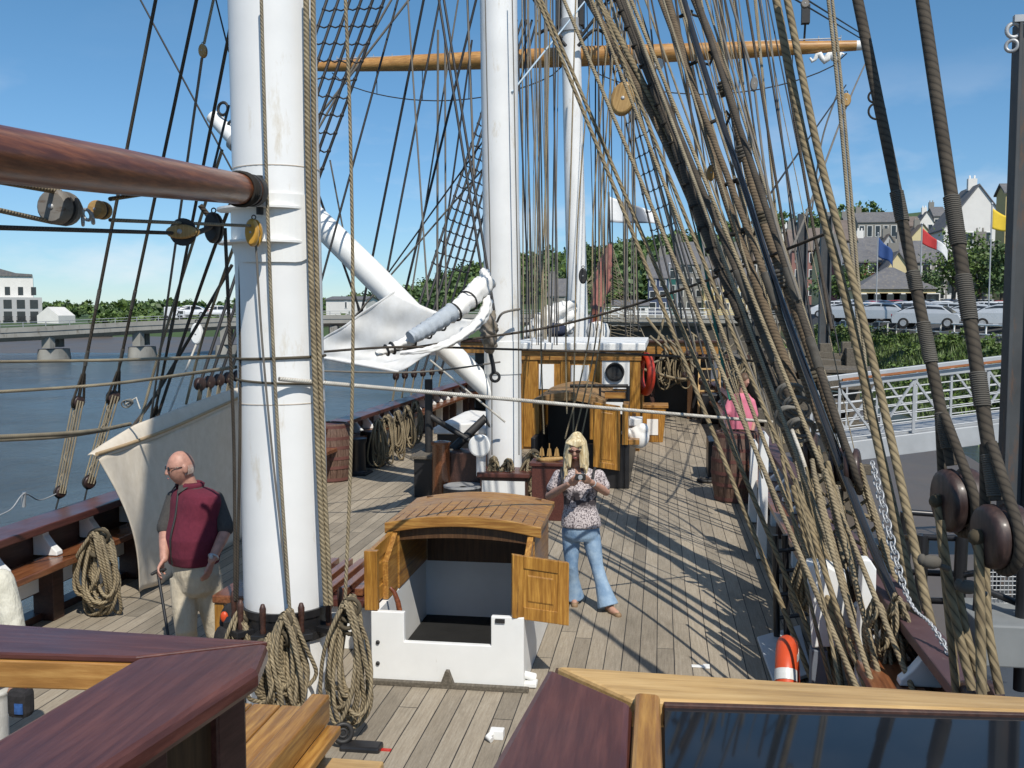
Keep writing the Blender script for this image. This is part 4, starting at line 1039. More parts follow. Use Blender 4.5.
for py in (642, 663):
    p = W(378, py, HY0); a = MB(); a.lathe(p + V(0, -.004, 0), [(0, 0), (.016, 0), (.014, .008), (0, .01)], 12, (0, -1, 0)); a.build('bolt', BLACKR, ht)
a = MB(); p = W(448, 676, HY0 - .002); a.prism([p + V(-.05, 0, -.05), p + V(.05, 0, -.05), p + V(.012, 0, .05), p + V(-.012, 0, .05)], (0, -.05, 0)); a.build('cleat', TIMBER, ht)
HR = HY0 + .62   # roof starts here
lipz, backz = W(466, 522, HY0 + .62).z - .072, W(490, 497, HY1).z - .08
a = MB(); rg = []; n = 14
def roofz(u): return .072 * (1 - (2 * u - 1) ** 2)
NP = 4
for k in range(NP):
    ya, yb = lerp(HR, HY1 + .04, k / NP) + .004, lerp(HR, HY1 + .04, (k + 1) / NP) - .004
    rg = []
    for i in range(n + 1):
        u = i / n; x = lerp(HX0 - .05, HX1 + .05, u); z = lerp(lipz, backz, (k + .5) / NP) + roofz(u)
        rg.append([V(x, ya, z), V(x, ya, z + .045), V(x, yb, z + .05), V(x, yb, z + .005)])
    a.rings(rg, False, True)
lid = a.build('lid', GOLDX, ht, bevel=.006)
a = MB(); rg = []
for i in range(n + 1):
    u = i / n; x = lerp(HX0 - .055, HX1 + .055, u); z = lipz + roofz(u)
    rg.append([V(x, HR - .035, z - .035), V(x, HR + .01, z - .035), V(x, HR + .01, z + .052), V(x, HR - .035, z + .052)])
a.rings(rg, False, True); a.build('lid_lip', GOLDX, lid, bevel=.006)
a = MB()
for i in range(14):
    u = (i + .5) / 14; x = lerp(HX0 - .03, HX1 + .03, u)
    a.box((x, (HR + HY1) / 2 + .02, lerp(lipz, backz, .5) + roofz(u) + .0475), (.006, HY1 - HR, .003))
a.build('lid_seam', DARKW, lid)
for x, xm in ((HX0, .055), (HX1 - .055, .055)):
    a = MB(); a.prism([(x, HR, zc_ + .003), (x, HY1, zc_ + .003), (x, HY1, backz - .0), (x, HR, lipz)], (xm, 0, 0)); a.build('side_panel', GOLD, ht, bevel=.005)
    a = MB(); a.prism([(x + .004, HY0 + .3, zc_ + .003), (x + .004, HR - .04, zc_ + .003), (x + .004, HR - .04, lipz - .02), (x + .004, HY0 + .3, .84)], (xm - .008, 0, 0)); a.build('cheek_board', GOLD, ht, bevel=.005)
a = MB(); a.bb(HX0 + .06, HX1 - .06, HY1 - .05, HY1 - .005, zc_, backz + .08); a.build('rear_panel', PANEL, ht)
a = MB(); rg = []
for i in range(n + 1):
    u = i / n; x = lerp(HX0 + .02, HX1 - .02, u); rg.append([V(x, HR + .02, lipz - .10 + roofz(u) * .5), V(x, HR + .05, lipz - .10 + roofz(u) * .5), V(x, HR + .05, lipz - .003 + roofz(u)), V(x, HR + .02, lipz - .003 + roofz(u))])
a.rings(rg, False, True); a.build('head_beam', PANEL, ht)
def leaf_door(o, ax, upv, wd, hgt__, name, m, root, thick=.04, handle=False):
    """framed panel door: o lower hinge corner, ax along width, upv up"""
    ax = Vector(ax).normalized(); up = Vector(upv).normalized(); nn = ax.cross(up)
    def P(x, z, dn=0): return Vector(o) + ax * x + up * z + nn * dn
    def slab(mbx, x0, x1, z0, z1, d0, d1): mbx.prism([P(x0, z0, d0), P(x1, z0, d0), P(x1, z1, d0), P(x0, z1, d0)], nn * (d1 - d0))
    f = .085 if wd < .5 else .1
    a = MB(); slab(a, 0, f, 0, hgt__, 0, thick); slab(a, wd - f, wd, 0, hgt__, 0, thick)
    slab(a, f, wd - f, 0, f * 1.1, .002, thick - .002); slab(a, f, wd - f, hgt__ - f * 1.1, hgt__, .002, thick - .002)
    dr = a.build(name, m, root, bevel=.005)
    a = MB(); slab(a, f - .004, wd - f + .004, f * 1.05, hgt__ - f * 1.05, .012, thick - .012); a.build('door_panel', m, dr)
    a = MB(); slab(a, f + .03, wd - f - .03, f * 1.1 + .04, hgt__ - f * 1.1 - .04, .004, thick - .004); a.build('raised_field', m, dr, bevel=.012)
    return dr
dz = zc_ - .06
leaf_door(W(569, 626, HY0 + .14), W(510, 618, HY0 - .02) - W(569, 626, HY0 + .14), (0, 0, 1), .435, .47, 'door', GOLDZ, ht)
leaf_door((HX0 - .03, HY0 + .02, zc_ + .01), (.01, 1, .04), (0, 0, 1), .62, .44, 'door', GOLDZ, ht)
a = MB(); a.bb(HX0 - .05, HX0 + .05, HY0 - .0, HY0 + .06, zc_ + .004, .99); a.build('door_post', GOLDZ, ht, bevel=.005)
a = MB(); p = W(398, 610, HY0 + .17); a.tube([p + V(.02, 0, -.05), p + V(0, 0, .06), p + V(-.03, 0, .14), p + V(-.06, 0, .17)], [.022, .02, .018, .015], 10); a.build('hand_grip', SPAR, ht)
a = MB(); p = W(500, 621, HY0 - .006); a.box(p, (.07, .012, .03)); a.build('name_plate', BLACKR, ht)
# white fairlead by the hatch corner
a = MB(); p = G(521, 686); a.tube([p + V(-.05, -.02, .05), p + V(.02, 0, .09), p + V(.10, .03, .06)], .03, 10); a.box(p + V(.02, 0, .025), (.2, .1, .04)); tag(a.build('fairlead', WHITE2, bevel=.01), 'small white fairlead on the deck at the hatch corner', 'fairlead')
a = MB(); p = G(497, 738); a.box(p + V(0, 0, .03), (.09, .07, .06)); a.tube([p + V(-.03, -.03, .04), p + V(-.05, -.06, .03), p + V(-.02, -.08, .02)], .02, 8); tag(a.build('plastic_hook', WHITE2, bevel=.012), 'white plastic fitting lying on the deck beside the dark rail cap', 'fitting')
a = MB(); p = G(700, 667); a.box(p + V(0, 0, .006), (.13, .05, .008)); a.box(p + V(.05, .0, .008), (.05, .08, .012)); tag(a.build('white_tag', WHITE2, bevel=.003), 'small white tag lying on the bare deck planks', 'tag')

# white low skylight beyond the mizzen and little benches
sk = thing('low_skylight', 'low white sided skylight with brown slatted top beside the near white mast', 'skylight', tuple(G(330, 600)))
q0, q1 = G(300, 610), G(366, 600)
a = MB(); a.bb(-2.95, -2.25, 7.7, 8.7, 0, .36); a.build('skylight_base', WHITE2, sk, bevel=.006)
a = MB(); a.bb(-3.0, -2.2, 7.65, 8.75, .362, .43); a.build('skylight_top', MAHOG, sk, bevel=.008)
for k in range(6): a = MB(); a.bb(-2.97 + k * .13, -2.9 + k * .13, 7.72, 8.7, .44, .5); a.build('slat', REDW, sk, bevel=.006)
st = thing('wooden_stool', 'red brown wooden locker seat between the old man and the white mast', 'seat', (-3.0, 7.1, 0))
p = W(226, 588, 6.95); a = MB(); a.bb(p.x - .02, p.x + .42, 6.75, 7.2, p.z - .06, p.z); a.build('seat_board', REDW, st, bevel=.01)
for dx in (.02, .36):
    for yy in (6.8, 7.15): a = MB(); a.bb(p.x + dx - .03, p.x + dx + .04, yy - .035, yy + .035, 0, p.z - .062); a.build('leg', GOLDZ, st, bevel=.006)
bg = thing('tool_bag', 'dark bag with a red tag hung beside the white mast foot', 'bag', tuple(W(232, 625, 6.4)))
a = MB(); p = W(232, 622, 6.55); a.ball(p, (.09, .07, .14), 14, 10); a.ball(p + V(-.04, -.03, -.1), (.08, .07, .09), 12, 8); a.build('bag_body', cloth('black_nylon', (.012, .012, .014), (.02, .02, .022), 30), bg)
a = MB(); a.ball(p + V(-.02, -.08, .06), (.03, .02, .04), 10, 8); a.build('red_tag', ORANGE, bg)

# white fire / stuff on the deck by the ladder: small pram toy of the photograph
pt = thing('hose_reel', 'small black hose reel with a red bracket on the deck below the wooden bench', 'hose reel', tuple(G(352, 745)))
a = MB(); p = W(343, 733, 5.9); a.torus(p, .055, .016, (.4, -1, .2), 24, 8); a.torus(p, .025, .01, (.4, -1, .2), 16, 6); a.build('wheel', BLACKR, pt)
a = MB(); a.box(p + V(.12, .0, -.12), (.26, .12, .12)); a.build('body', BLACK, pt, bevel=.015)
a = MB(); q = p + V(.30, -.0, -.1); a.beam(q, q + V(0, 0, -.16), .025, .025); a.beam(q + V(-.1, 0, 0), q + V(.012, 0, 0), .03, .025); a.build('red_bracket', paint('red_enamel', (.5, .03, .02), .4, .1, 5), pt)

# main mast clutter: fife box, pump, vents, winch
fb = thing('mast_box', 'white fronted box with brown lid at the foot of the middle mast', 'box', tuple(G(503, 500)))
p0, p1 = W(480, 492, 14.0), W(527, 492, 14.0)
a = MB(); a.bb(p0.x, p1.x, 14.0, 14.5, 0, .40); a.build('box_body', DARKW, fb, bevel=.01)
a = MB(); a.bb(p0.x + .03, p1.x - .03, 13.985, 13.998, .03, .35); a.build('white_front', WHITE2, fb)
a = MB(); a.bb(p0.x - .04, p1.x + .04, 13.95, 14.55, .402, .47); a.build('lid', MAHOGX, fb, bevel=.01)
vt = thing('ventilator', 'round white ventilator cowl on a stem before the middle mast', 'ventilator', tuple(W(481, 470, 14.1)))
p = W(481, 446, 14.1); a = MB(); a.lathe((p.x, p.y, .40), [(.07, 0), (.07, .3), (.10, .36), (.07, .4)], 20); a.build('stem', WHITE2, vt)
a = MB(); a.ball(p + V(0, 0, .02), (.15, .12, .15), 22, 14); a.lathe(p + V(0, -.08, .02), [(.08, 0), (.15, .02), (.16, .05), (.14, .06)], 22, (0, -1, 0)); a.build('cowl', WHITE2, vt)
bx = thing('black_locker', 'black wooden locker with grey top left of the middle mast', 'locker', tuple(G(430, 495)))
p0, p1 = W(414, 490, 14.4), W(446, 490, 14.4)
a = MB(); a.bb(p0.x, p1.x, 14.4, 15.2, 0, .58); a.build('locker_body', BLACK, bx, bevel=.01)
a = MB(); a.bb(p0.x - .05, p1.x + .1, 14.35, 15.25, .582, .63); a.build('locker_top', TIMBER, bx, bevel=.008)
pm = thing('bilge_pump', 'dark wooden bilge pump with iron handles beside the black locker', 'pump', tuple(G(445, 492)))
p = W(444, 470, 14.5); a = MB(); a.lathe((p.x, 14.3, 0), [(.14, 0), (.13, .8), (.15, .82), (.15, .86), (0.02, .88)], 18); a.build('barrel', REDW, pm)
a = MB(); a.tube([(p.x - .3, 14.8, 0), (p.x - .3, 14.8, 1.75)], .06, 10); a.tube([(p.x - .3, 14.8, 1.2), (p.x + .5, 14.7, .75)], .045, 8); a.tube([(p.x + .1, 14.7, .7), (p.x + .55, 14.9, 1.15), (p.x + .8, 14.8, .9)], .07, 10); a.build('handle', BLACKR, pm)
a = MB(); a.box((p.x + .35, 14.6, .35), (.5, .5, .7)); a.build('pump_case', DARKW, pm, bevel=.02)
bd = thing('steel_drum', 'black drum with a pale rim in front of the pump', 'drum', tuple(G(462, 500)))
p = G(463, 503); a = MB(); a.lathe((p.x, p.y, 0), [(.27, 0), (.29, .1), (.29, .2), (.28, .24)], 24); a.build('drum_side', BLACK, bd)
a = MB(); a.lathe((p.x, p.y, .24), [(.22, 0), (.285, 0), (.285, .025), (.22, .02), (.05, .0)], 24); a.build('drum_rim', STEEL, bd)
hc = thing('white_hatch_cover', 'white canvas covered hatch between the pump and the deckhouse', 'hatch', tuple(G(462, 440)))
p0, p1 = W(437, 430, 18.2), W(484, 430, 18.2)
a = MB(); a.bb(p0.x, p1.x, 18.2, 20.5, .0, .52); a.build('hatch_sides', BLACK, hc, bevel=.01)
a = MB(); rg = []
for i in range(9):
    u = i / 8; x = lerp(p0.x - .05, p1.x + .05, u); z = .62 + .12 * math.sin(math.pi * u) + .03 * math.sin(9 * u)
    rg.append([V(x, 18.12, .50), V(x, 18.12, z), V(x, 20.55, z), V(x, 20.55, .50)])
a.rings(rg, False, True); a.build('canvas_cover', SAIL, hc, bevel=.03)

# deckhouse
DX0, DX1, DY0, DY1, DZ = W(510, 400, 20).x, W(640, 400, 20).x, 20.0, 25.2, 2.02
dh = thing('deckhouse', 'varnished golden deckhouse with white flat roof and panelled aft wall', 'deckhouse', ((DX0 + DX1) / 2, DY0, 0))
a = MB(); a.bb(DX0, DX1, DY0, DY1, .0, DZ); a.build('wall', GOLDZ, dh, bevel=.008)
a = MB(); a.bb(DX0 - .1, DX1 + .1, DY0 - .16, DY1 + .1, DZ + .002, DZ + .15); a.build('roof', WHITE2, dh, bevel=.02)
a = MB(); a.bb(DX0 - .02, DX1 + .02, DY0 - .06, DY0 - .003, DZ - .2, DZ); a.build('cornice_board', GOLDX, dh, bevel=.006)
for q0, q1 in ((524, 538), (561, 570), (597, 602), (630, 640)):
    p0, p1 = W(q0, 380, DY0), W(q1, 380, DY0); a = MB(); a.bb(p0.x, p1.x, DY0 - .035, DY0 - .002, .05, DZ - .202); a.build('frame_stile', GOLDZ, dh, bevel=.006)
for q0, q1, y0_, y1_ in ((539, 554, 364, 389), (571, 589, 365, 389)):
    p0, p1 = W(q0, y0_, DY0), W(q1, y1_, DY0); a = MB(); a.bb(p0.x, p1.x, DY0 - .018, DY0 - .003, p1.z, p0.z); a.build('notice', PAPER, dh)
p0, p1 = W(602, 359, DY0), W(629.5, 389, DY0); a = MB(); a.bb(p0.x, p1.x, DY0 - .03, DY0 - .003, p1.z, p0.z); pb = a.build('porthole_board', WHITE2, dh, bevel=.004)
p = W(615, 372, DY0 - .03); a = MB(); a.lathe(p, [(.0, .002), (.16, .002), (.16, .05), (.19, .05), (.19, .0)], 32, (0, -1, 0)); a.build('porthole', BLACK, pb)
a = MB(); a.lathe(p + V(0, -.004, 0), [(.0, .0), (.155, .0), (.155, .004), (0, .004)], 28, (0, -1, 0)); a.build('glass', GLASS, pb)
a = MB(); p = W(641, 378, 20.5); a.bb(DX1 + .002, DX1 + .04, 20.6, 22.0, .2, 1.7); a.build('side_door', GOLDZ, dh, bevel=.006)
# companionway with curved top in front of it
CX0, CX1, CY0, CY1 = W(534, 450, 16).x, W(630, 450, 16).x, 15.6, 19.9
cw = thing('companionway', 'dark based companionway with curved wooden hood and open doors before the deckhouse', 'companionway', ((CX0 + CX1) / 2, CY0, 0))
for x0, x1 in ((CX0, CX0 + .07), (CX1 - .07, CX1)):
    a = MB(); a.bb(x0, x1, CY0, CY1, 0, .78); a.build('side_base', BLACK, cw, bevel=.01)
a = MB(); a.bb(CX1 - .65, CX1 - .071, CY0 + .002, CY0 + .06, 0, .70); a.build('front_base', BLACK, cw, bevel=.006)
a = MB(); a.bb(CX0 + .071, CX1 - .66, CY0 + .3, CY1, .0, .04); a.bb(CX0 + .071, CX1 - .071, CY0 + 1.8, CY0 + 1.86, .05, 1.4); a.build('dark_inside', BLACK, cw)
a = MB(); a.bb(CX0 - .01, CX0 + .05, CY0 + .6, CY1, .782, 1.30); a.bb(CX1 - .55, CX1 - .49, CY0 + .9, CY1, .782, 1.25); a.build('side_panel', GOLDZ, cw, bevel=.006)
hz0, hz1 = W(555, 402, 16.4).z, 0
a = MB(); NPL = 9
for k in range(NPL):
    rg = []
    for i in range(9):
        u = i / 8; x = lerp(CX0 - .05, CX1 - .42, u); z = hz0 + .13 * (1 - (2 * u - 1) ** 2)
        ya, yb = lerp(CY0 + .6, CY1 - .8, k / NPL) + .003, lerp(CY0 + .6, CY1 - .8, (k + 1) / NPL) - .003
        rg.append([V(x, ya, z - .09 if k == 0 else z), V(x, ya, z + .05), V(x, yb, z + .05), V(x, yb, z)])
    a.rings(rg, False, True)
a.build('hood', wood('weathered_hood_wood', (.26, .14, .05), (.40, .26, .12), 0, .7, worn=(.12, .07, .03)), cw, bevel=.008)
a = MB(); a.bb(CX0 - .02, CX0 + .06, CY0 + .55, CY0 + .62, .0, hz0 - .02); a.build('door_post', GOLDZ, cw, bevel=.006)
a = MB(); a.bb(CX1 - .66, CX1 - .57, CY0 + .55, CY0 + .62, .70, hz0 - .02); a.build('door_post', GOLDZ, cw, bevel=.006)
z0_ = W(608, 470, 15.5).z; z1_ = W(608, 405, 15.5).z
leaf_door(W(620, 471, 15.55), W(594, 467, 15.45) - W(620, 471, 15.55), (0, 0, 1), .43, z1_ - z0_, 'door', GOLDZ, cw)
a = MB(); a.bb(W(622, 450, 15.6).x, W(628, 450, 15.6).x, 15.56, 16.2, .70, z1_); a.build('door_jamb', GOLDZ, cw, bevel=.006)
a = MB(); p = W(622, 470, 15.8); a.bb(W(623, 470, 15.6).x, W(639, 470, 15.6).x, 15.6, 16.4, .70, .78); a.build('sill_board', GOLDX, cw, bevel=.006)
# coiled hawser and flowerpot thing inside the door: coil with brown box
cb2 = thing('brown_chest', 'small brown chest carrying a carved wooden model beside the woman', 'chest', tuple(G(545, 520)))
p = W(548, 480, 13.0); a = MB(); a.bb(p.x - .22, p.x + .22, 13, 13.4, 0, p.z + .18); a.build('chest_body', MAHOG, cb2, bevel=.01)
a = MB(); a.bb(p.x - .25, p.x + .25, 12.97, 13.43, p.z + .182, p.z + .23); a.build('chest_lid', MAHOGX, cb2, bevel=.008)
a = MB()
a.limb([p + V(-.16, .15, .25), p + V(0, .15, .245), p + V(.16, .15, .27)], [.02, .045, .025], 10)
for k in range(3): a.tube([p + V(-.10 + .1 * k, .15, .25), p + V(-.10 + .1 * k, .15, .42 + .05 * (k == 1))], .008, 6); a.prism([p + V(-.135 + .1 * k, .15, .30), p + V(-.065 + .1 * k, .15, .30), p + V(-.08 + .1 * k, .15, .40), p + V(-.12 + .1 * k, .15, .40)], (0, .006, 0))
a.build('model', BLOCKW, cb2)
# white bag, lectern frame and board to the right of the companionway
wb = thing('plastic_bag', 'crumpled white bag hanging on the companionway corner', 'bag', tuple(W(640, 435, 15.9)))
a = MB(); p = W(639, 437, 15.95); a.ball(p, (.17, .12, .19), 18, 12); a.ball(p + V(.06, -.02, .13), (.10, .09, .1), 14, 10); a.ball(p + V(-.16, .02, .06), (.13, .1, .08), 14, 10); a.union('bag_skin', PAPER, wb, voxel=.02, it=3)
lf = thing('information_stand', 'black framed information stand with white sheet beside the companionway door', 'stand', tuple(W(610, 400, 17)))
p0, p1 = W(570, 386, 16.6), W(628, 386, 16.6)
a = MB(); a.tube([p0, p1], .03, 8); a.tube([p1, W(628, 440, 16.6)], .03, 8); a.tube([W(600, 388, 16.6), W(600, 418, 16.6)], .02, 8); a.build('frame', BLACKR, lf)
a = MB(); q0, q1 = W(605, 392, 16.7), W(626, 397, 16.7); a.bb(q0.x, q1.x, 16.62, 16.66, q1.z - .02, q0.z); a.build('top_board', GOLDX, lf)
a = MB(); q0, q1 = W(606, 402, 16.6), W(623, 414, 16.6); a.bb(q0.x, q1.x, 16.58, 16.6, q1.z, q0.z); a.build('white_sheet', PAPER, lf)
a = MB(); q0, q1 = W(625, 418, 16.4), W(642, 426, 16.4); a.bb(q0.x, q1.x, 16.4, 16.9, q1.z, q0.z - .02); a.build('white_shelf', WHITE2, lf, bevel=.006)
# life ring on the deckhouse side
lr = thing('lifebuoy', 'red life ring hung edge on at the deckhouse corner', 'lifebuoy', tuple(W(645, 372, 20.2)))
a = MB(); a.torus(W(645.5, 374, 20.35), .36, .085, (1, .35, 0), 36, 14); a.build('ring', paint('red_lifebuoy', (.5, .045, .02), .45, .1, 6), lr)
for an in (45, 135, 225, 315):
    pass
# bin with notice at the deckhouse corner
bn = thing('wooden_bin', 'small wooden bin with white notice right of the deckhouse', 'bin', tuple(G(655, 443)))
p0, p1 = G(642, 442), G(664, 442); Yb = p0.y
a = MB(); t0, t1 = W(641, 408, Yb), W(666, 408, Yb); a.prism([V(t0.x + .03, Yb, 0), V(t1.x - .06, Yb, 0), V(t1.x, Yb, t0.z), V(t0.x, Yb, t0.z)], (0, .55, 0)); a.build('bin_body', GOLDZ, bn, bevel=.008)
a = MB(); a.bb(t0.x - .04, t1.x + .05, Yb - .03, Yb + .6, t0.z + .002, t0.z + .07); a.build('bin_lid', GOLDX, bn, bevel=.01)
q0, q1 = W(647, 419, Yb), W(658, 435, Yb); a = MB(); a.bb(q0.x, q1.x, Yb - .014, Yb - .002, q1.z, q0.z); a.build('notice', PAPER, bn)

# forecastle break
FY = 26.6
fc = thing('forecastle', 'raised forecastle with golden deck beam above dark opening and rope hung rails', 'forecastle', (-1.9, FY, 0))
a = MB(); pts = [V(interp(FY, PORT), FY, 1.82)] + [V(x, y, 1.82) for y, x in PORT if y > FY] + [V(x, y, 1.82) for y, x in reversed(STAR) if y > FY] + [V(interp(FY, STAR), FY, 1.82)]
a.prism(pts, (0, 0, .12)); a.build('forecastle_deck', TIMBER, fc)
a = MB(); a.bb(interp(FY, PORT), interp(FY, STAR), FY - .12, FY - .002, 1.70, 2.0); a.build('break_beam', GOLDX, fc, bevel=.01)
a = MB(); a.bb(interp(FY, PORT) - .1, interp(FY, STAR) + .1, FY - .2, FY + .1, 2.002, 2.07); a.build('edge_cap', DARKW, fc, bevel=.01)
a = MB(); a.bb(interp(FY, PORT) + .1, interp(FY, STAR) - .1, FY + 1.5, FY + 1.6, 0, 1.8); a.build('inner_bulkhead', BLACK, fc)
for q in (652, 690, 726, 748):
    p = W(q, 380, FY); a = MB(); a.bb(p.x - .07, p.x + .07, FY - .1, FY + .06, 0, 1.698); a.build('post', DARKW if q != 690 else PANEL, fc, bevel=.01)
ld = thing('step_ladder', 'pale wooden ladder leading up to the forecastle', 'ladder', tuple(G(708, 418)))
for q in (699.5, 719):
    a = MB(); a.beam(W(q - (1 if q < 705 else -1), 417, FY - .55), W(q, 357, FY - .15), .055, .12); a.build('stringer', GOLDZ if False else PALE, ld, bevel=.006)
for py in (369, 380, 391, 402): a = MB(); p0, p1 = W(700, py, FY - .3), W(718.5, py, FY - .3); a.beam(p0, p1, .16, .04); a.build('tread', PALE, ld, bevel=.006)
dbn = thing('black_bin', 'black bin at the foot of the forecastle ladder', 'bin', tuple(G(710, 420)))
a = MB(); p0, p1 = G(701, 424), G(722, 424); a.bb(p0.x, p1.x, p0.y, p0.y + .5, .01, .75); a.build('bin_body', BLACK, dbn, bevel=.03)
# crates, white things on the forecastle
for q, py, wpx, hpx, lab in ((598, 331, 26, 16, 'white canvas covered winch top on the forecastle beside the fore mast'), ):
    p = W(q, py, 27.5); a = MB(); a.lathe(p - V(0, 0, .25), [(.3, 0), (.33, .25), (.26, .45), (.05, .52)], 20); tag(a.build('winch_cover', SAIL), lab, 'cover')
fsl = thing('furled_sail', 'furled white foresail bundled at the foot of the far fore mast', 'sail', tuple(W(560, 322, 27)))
bundle([W(524, 336, 27), W(540, 326, 27), W(556, 316, 27.2), W(574, 307, 27.6)], [(0, .1), (.3, .28), (.6, .34), (.85, .26), (1, .1)], SAIL, 'sail_roll', fsl, 7, 30, .3)
bundle([W(530, 338, 26.6), W(552, 333, 26.6), W(572, 326, 27)], [(0, .1), (.5, .22), (1, .12)], SAIL, 'loose_fold', fsl, 8, 24, .3)
a = MB(); p = W(556, 330, 26.4); a.ball(p, (.3, .2, .2), 14, 8); a.build('sail_cover', cloth('navy_cover', (.02, .03, .06), (.03, .04, .08), 20), fsl)

# bowsprit with reddish furled jib, net and flag
bs = thing('bowsprit', 'brown bowsprit with faded red furled sail rising beyond the fore mast', 'bowsprit', tuple(W(600, 335, 34)))
s0, s1 = W(592, 338, 33), W(611, 246, 50)
a = MB(); a.tube([s0.lerp(s1, t) for t in (0, .5, 1)], [.26, .2, .12], 16); a.build('spar', SPAR, bs)
bundle([s0.lerp(s1, .1) + V(0, 0, .45), s0.lerp(s1, .35) + V(.05, 0, .4), s0.lerp(s1, .6) + V(0, 0, .35), s0.lerp(s1, .92) + V(0, 0, .2)], [(0, .12), (.3, .32), (.7, .27), (1, .14)], REDSAIL, 'furled_jib', bs, 9, 40, .3)
a = MB(); nA = [s0.lerp(s1, t) for t in [i / 14 for i in range(15)]]
for side in (-1, 1):
    e0, e1 = s0 + V(side * 1.9, -1.0, -.3), s1 + V(side * .1, 0, -.1)
    E = [e0.lerp(e1, i / 14) + V(0, 0, -.3 * math.sin(math.pi * i / 14)) for i in range(15)]
    a.tube(E, .02, 5)
    for i in range(15): a.tube([nA[i], E[i]], .012, 4)
    for i in range(14): a.tube([nA[i], E[i + 1]], .010, 4); a.tube([nA[i + 1], E[i]], .010, 4)
    for k in (.33, .66): a.tube([nA[i].lerp(E[i], k) for i in range(15)], .010, 4)
a.build('bow_net', TAN2, bs)
p = W(609, 232, 50.2); t_ = W(608.5, 192, 50.2); root = thing('flag_staff', 'staff on the bowsprit end flying a white flag with grey panel', 'flag pole', tuple(W(610, 248, 50.2)))
a = MB(); a.tube([W(610.5, 250, 50.2), t_], .05, 8); a.build('pole', BLACKR, root)
for k, (cm, u0, u1) in enumerate(((FW, 0, .32), (FG, .32, .78), (FW, .78, 1.0))):
    def ff(u, v):
        t = lerp(u0, u1, u); sl = .16 * (v - .5)
        return V(t_.x + .05 + 2.3 * min(1, max(0, t + sl * (1 if 0 < t < 1 else 0))), 50.2 + .2 * math.sin(t * 6), t_.z - .15 - 1.35 * v * (1 - .55 * t) - .85 * t)
    g = MB(); g.grid(ff, 12, 8); g.build('flag_cloth', cm, root, solid=.012)

# deck barrels and bins
def barrel(p, h, r_, label):
    root = thing('barrel', label, 'barrel', tuple(p), None)
    a = MB(); n = 20; prof = [(r_ * (.82 + .18 * math.sin(math.pi * i / 12)), h * i / 12) for i in range(13)]
    for k in range(n):
        a0, a1 = 2 * math.pi * (k + .03) / n, 2 * math.pi * (k + .97) / n
        rg = [[V(math.cos(a0) * q, math.sin(a0) * q, z), V(math.cos((a0 + a1) / 2) * q * 1.004, math.sin((a0 + a1) / 2) * q * 1.004, z), V(math.cos(a1) * q, math.sin(a1) * q, z), V(math.cos(a1) * (q - .03), math.sin(a1) * (q - .03), z), V(math.cos(a0) * (q - .03), math.sin(a0) * (q - .03), z)] for q, z in prof]
        a.rings(rg, False, True)
    a.build('staves', BARREL, root, True)
    a = MB(); a.lathe((0, 0, h - .05), [(0, .02), (r_ * .80, .02), (r_ * .80, 0), (0, 0)], 28); a.build('head', BARREL, root, True)
    HOOP = paint('rusty_hoop_iron', (.13, .05, .04), .6, .3, 8, .1)
    for t in (.05, .26, .42, .60, .76, .95):
        q = r_ * (.82 + .18 * math.sin(math.pi * t)) + .006; a = MB(); a.lathe((0, 0, h * t - .025), [(q - .02, 0), (q, 0), (q, .05), (q - .02, .05)], 32); a.build('hoop', HOOP, root, True)
    return root
barrel(G(736, 500), 1.02, .37, 'old oak barrel with red brown hoops on the starboard deck before the pink shirt')
barrel(G(331, 480), .95, .36, 'dark wooden barrel standing by the port rail behind the near white mast')
def bollard(q, py, h, r_, label):
    p = G(q, py); root = thing('deck_bollard', label, 'bollard', tuple(p), 'bollards on the port deck')
    a = MB(); a.lathe((0, 0, 0), [(r_ * 1.15, 0), (r_ * 1.15, .05), (r_, .07), (r_, h - .1), (r_ * 1.12, h - .06), (r_ * 1.12, h), (0, h + .01)], 24); a.build('bollard_post', BLACK, root, True)
    a = MB(); a.box((0, 0, .02), (r_ * 2.8, r_ * 2.6, .04)); a.build('bollard_base', BLACKR, root, True, bevel=.01)
bollard(356, 474, .62, .17, 'squat black bollard by the port rail, left one of the pair')
bollard(371, 466, .64, .17, 'squat black bollard by the port rail, right one of the pair')
bk = thing('black_crate', 'black crate on the deck behind the starboard barrel', 'crate', tuple(G(714, 478)))
p0, p1 = G(708, 478), G(722, 478); a = MB(); a.bb(p0.x, p1.x, p0.y, p0.y + .8, .0, .62); a.build('crate_body', BLACK, bk, bevel=.02)
a = MB(); p = G(707, 482); a.torus(p + V(0, 0, .03), .14, .03, (0, 0, 1), 24, 8); a.build('strap_ring', BLACKR, bk)

# port windbreak canvas
cvb = [(9.80, 0.02), (10.6, .02), (11.6, .02), (12.6, .02)]
cvs = thing('canvas_screen', 'tall grey white canvas windbreak laced along the port rail behind the man', 'canvas screen', (-5.2, 11, 0))
CXX = -5.02
TOP = [WX(q, py, CXX) for q, py in ((96, 456), (130, 445), (170, 430), (210, 412), (245, 396))]
BOT = [WX(139, 592, CXX + .10)] + [V(CXX + .04, lerp(WX(139, 592, CXX + .10).y, TOP[-1].y, t), .02) for t in (.25, .5, .75, 1)]
def cvf(u, v):
    a_, b_ = cr(TOP, u), cr(BOT, u); p = a_.lerp(b_, v); sag = math.sin(math.pi * v)
    return p + V(.05 * sag * math.sin(u * 4 + 1) + .012 * math.sin(u * 26 + v * 3) + .05 * sag * (1 - u), .03 * sag * (1 - u) ** 3, .006 * math.sin(u * 30))
a = MB(); a.grid(cvf, 50, 24); a.build('canvas_sheet', CANVAS, cvs, solid=.008)
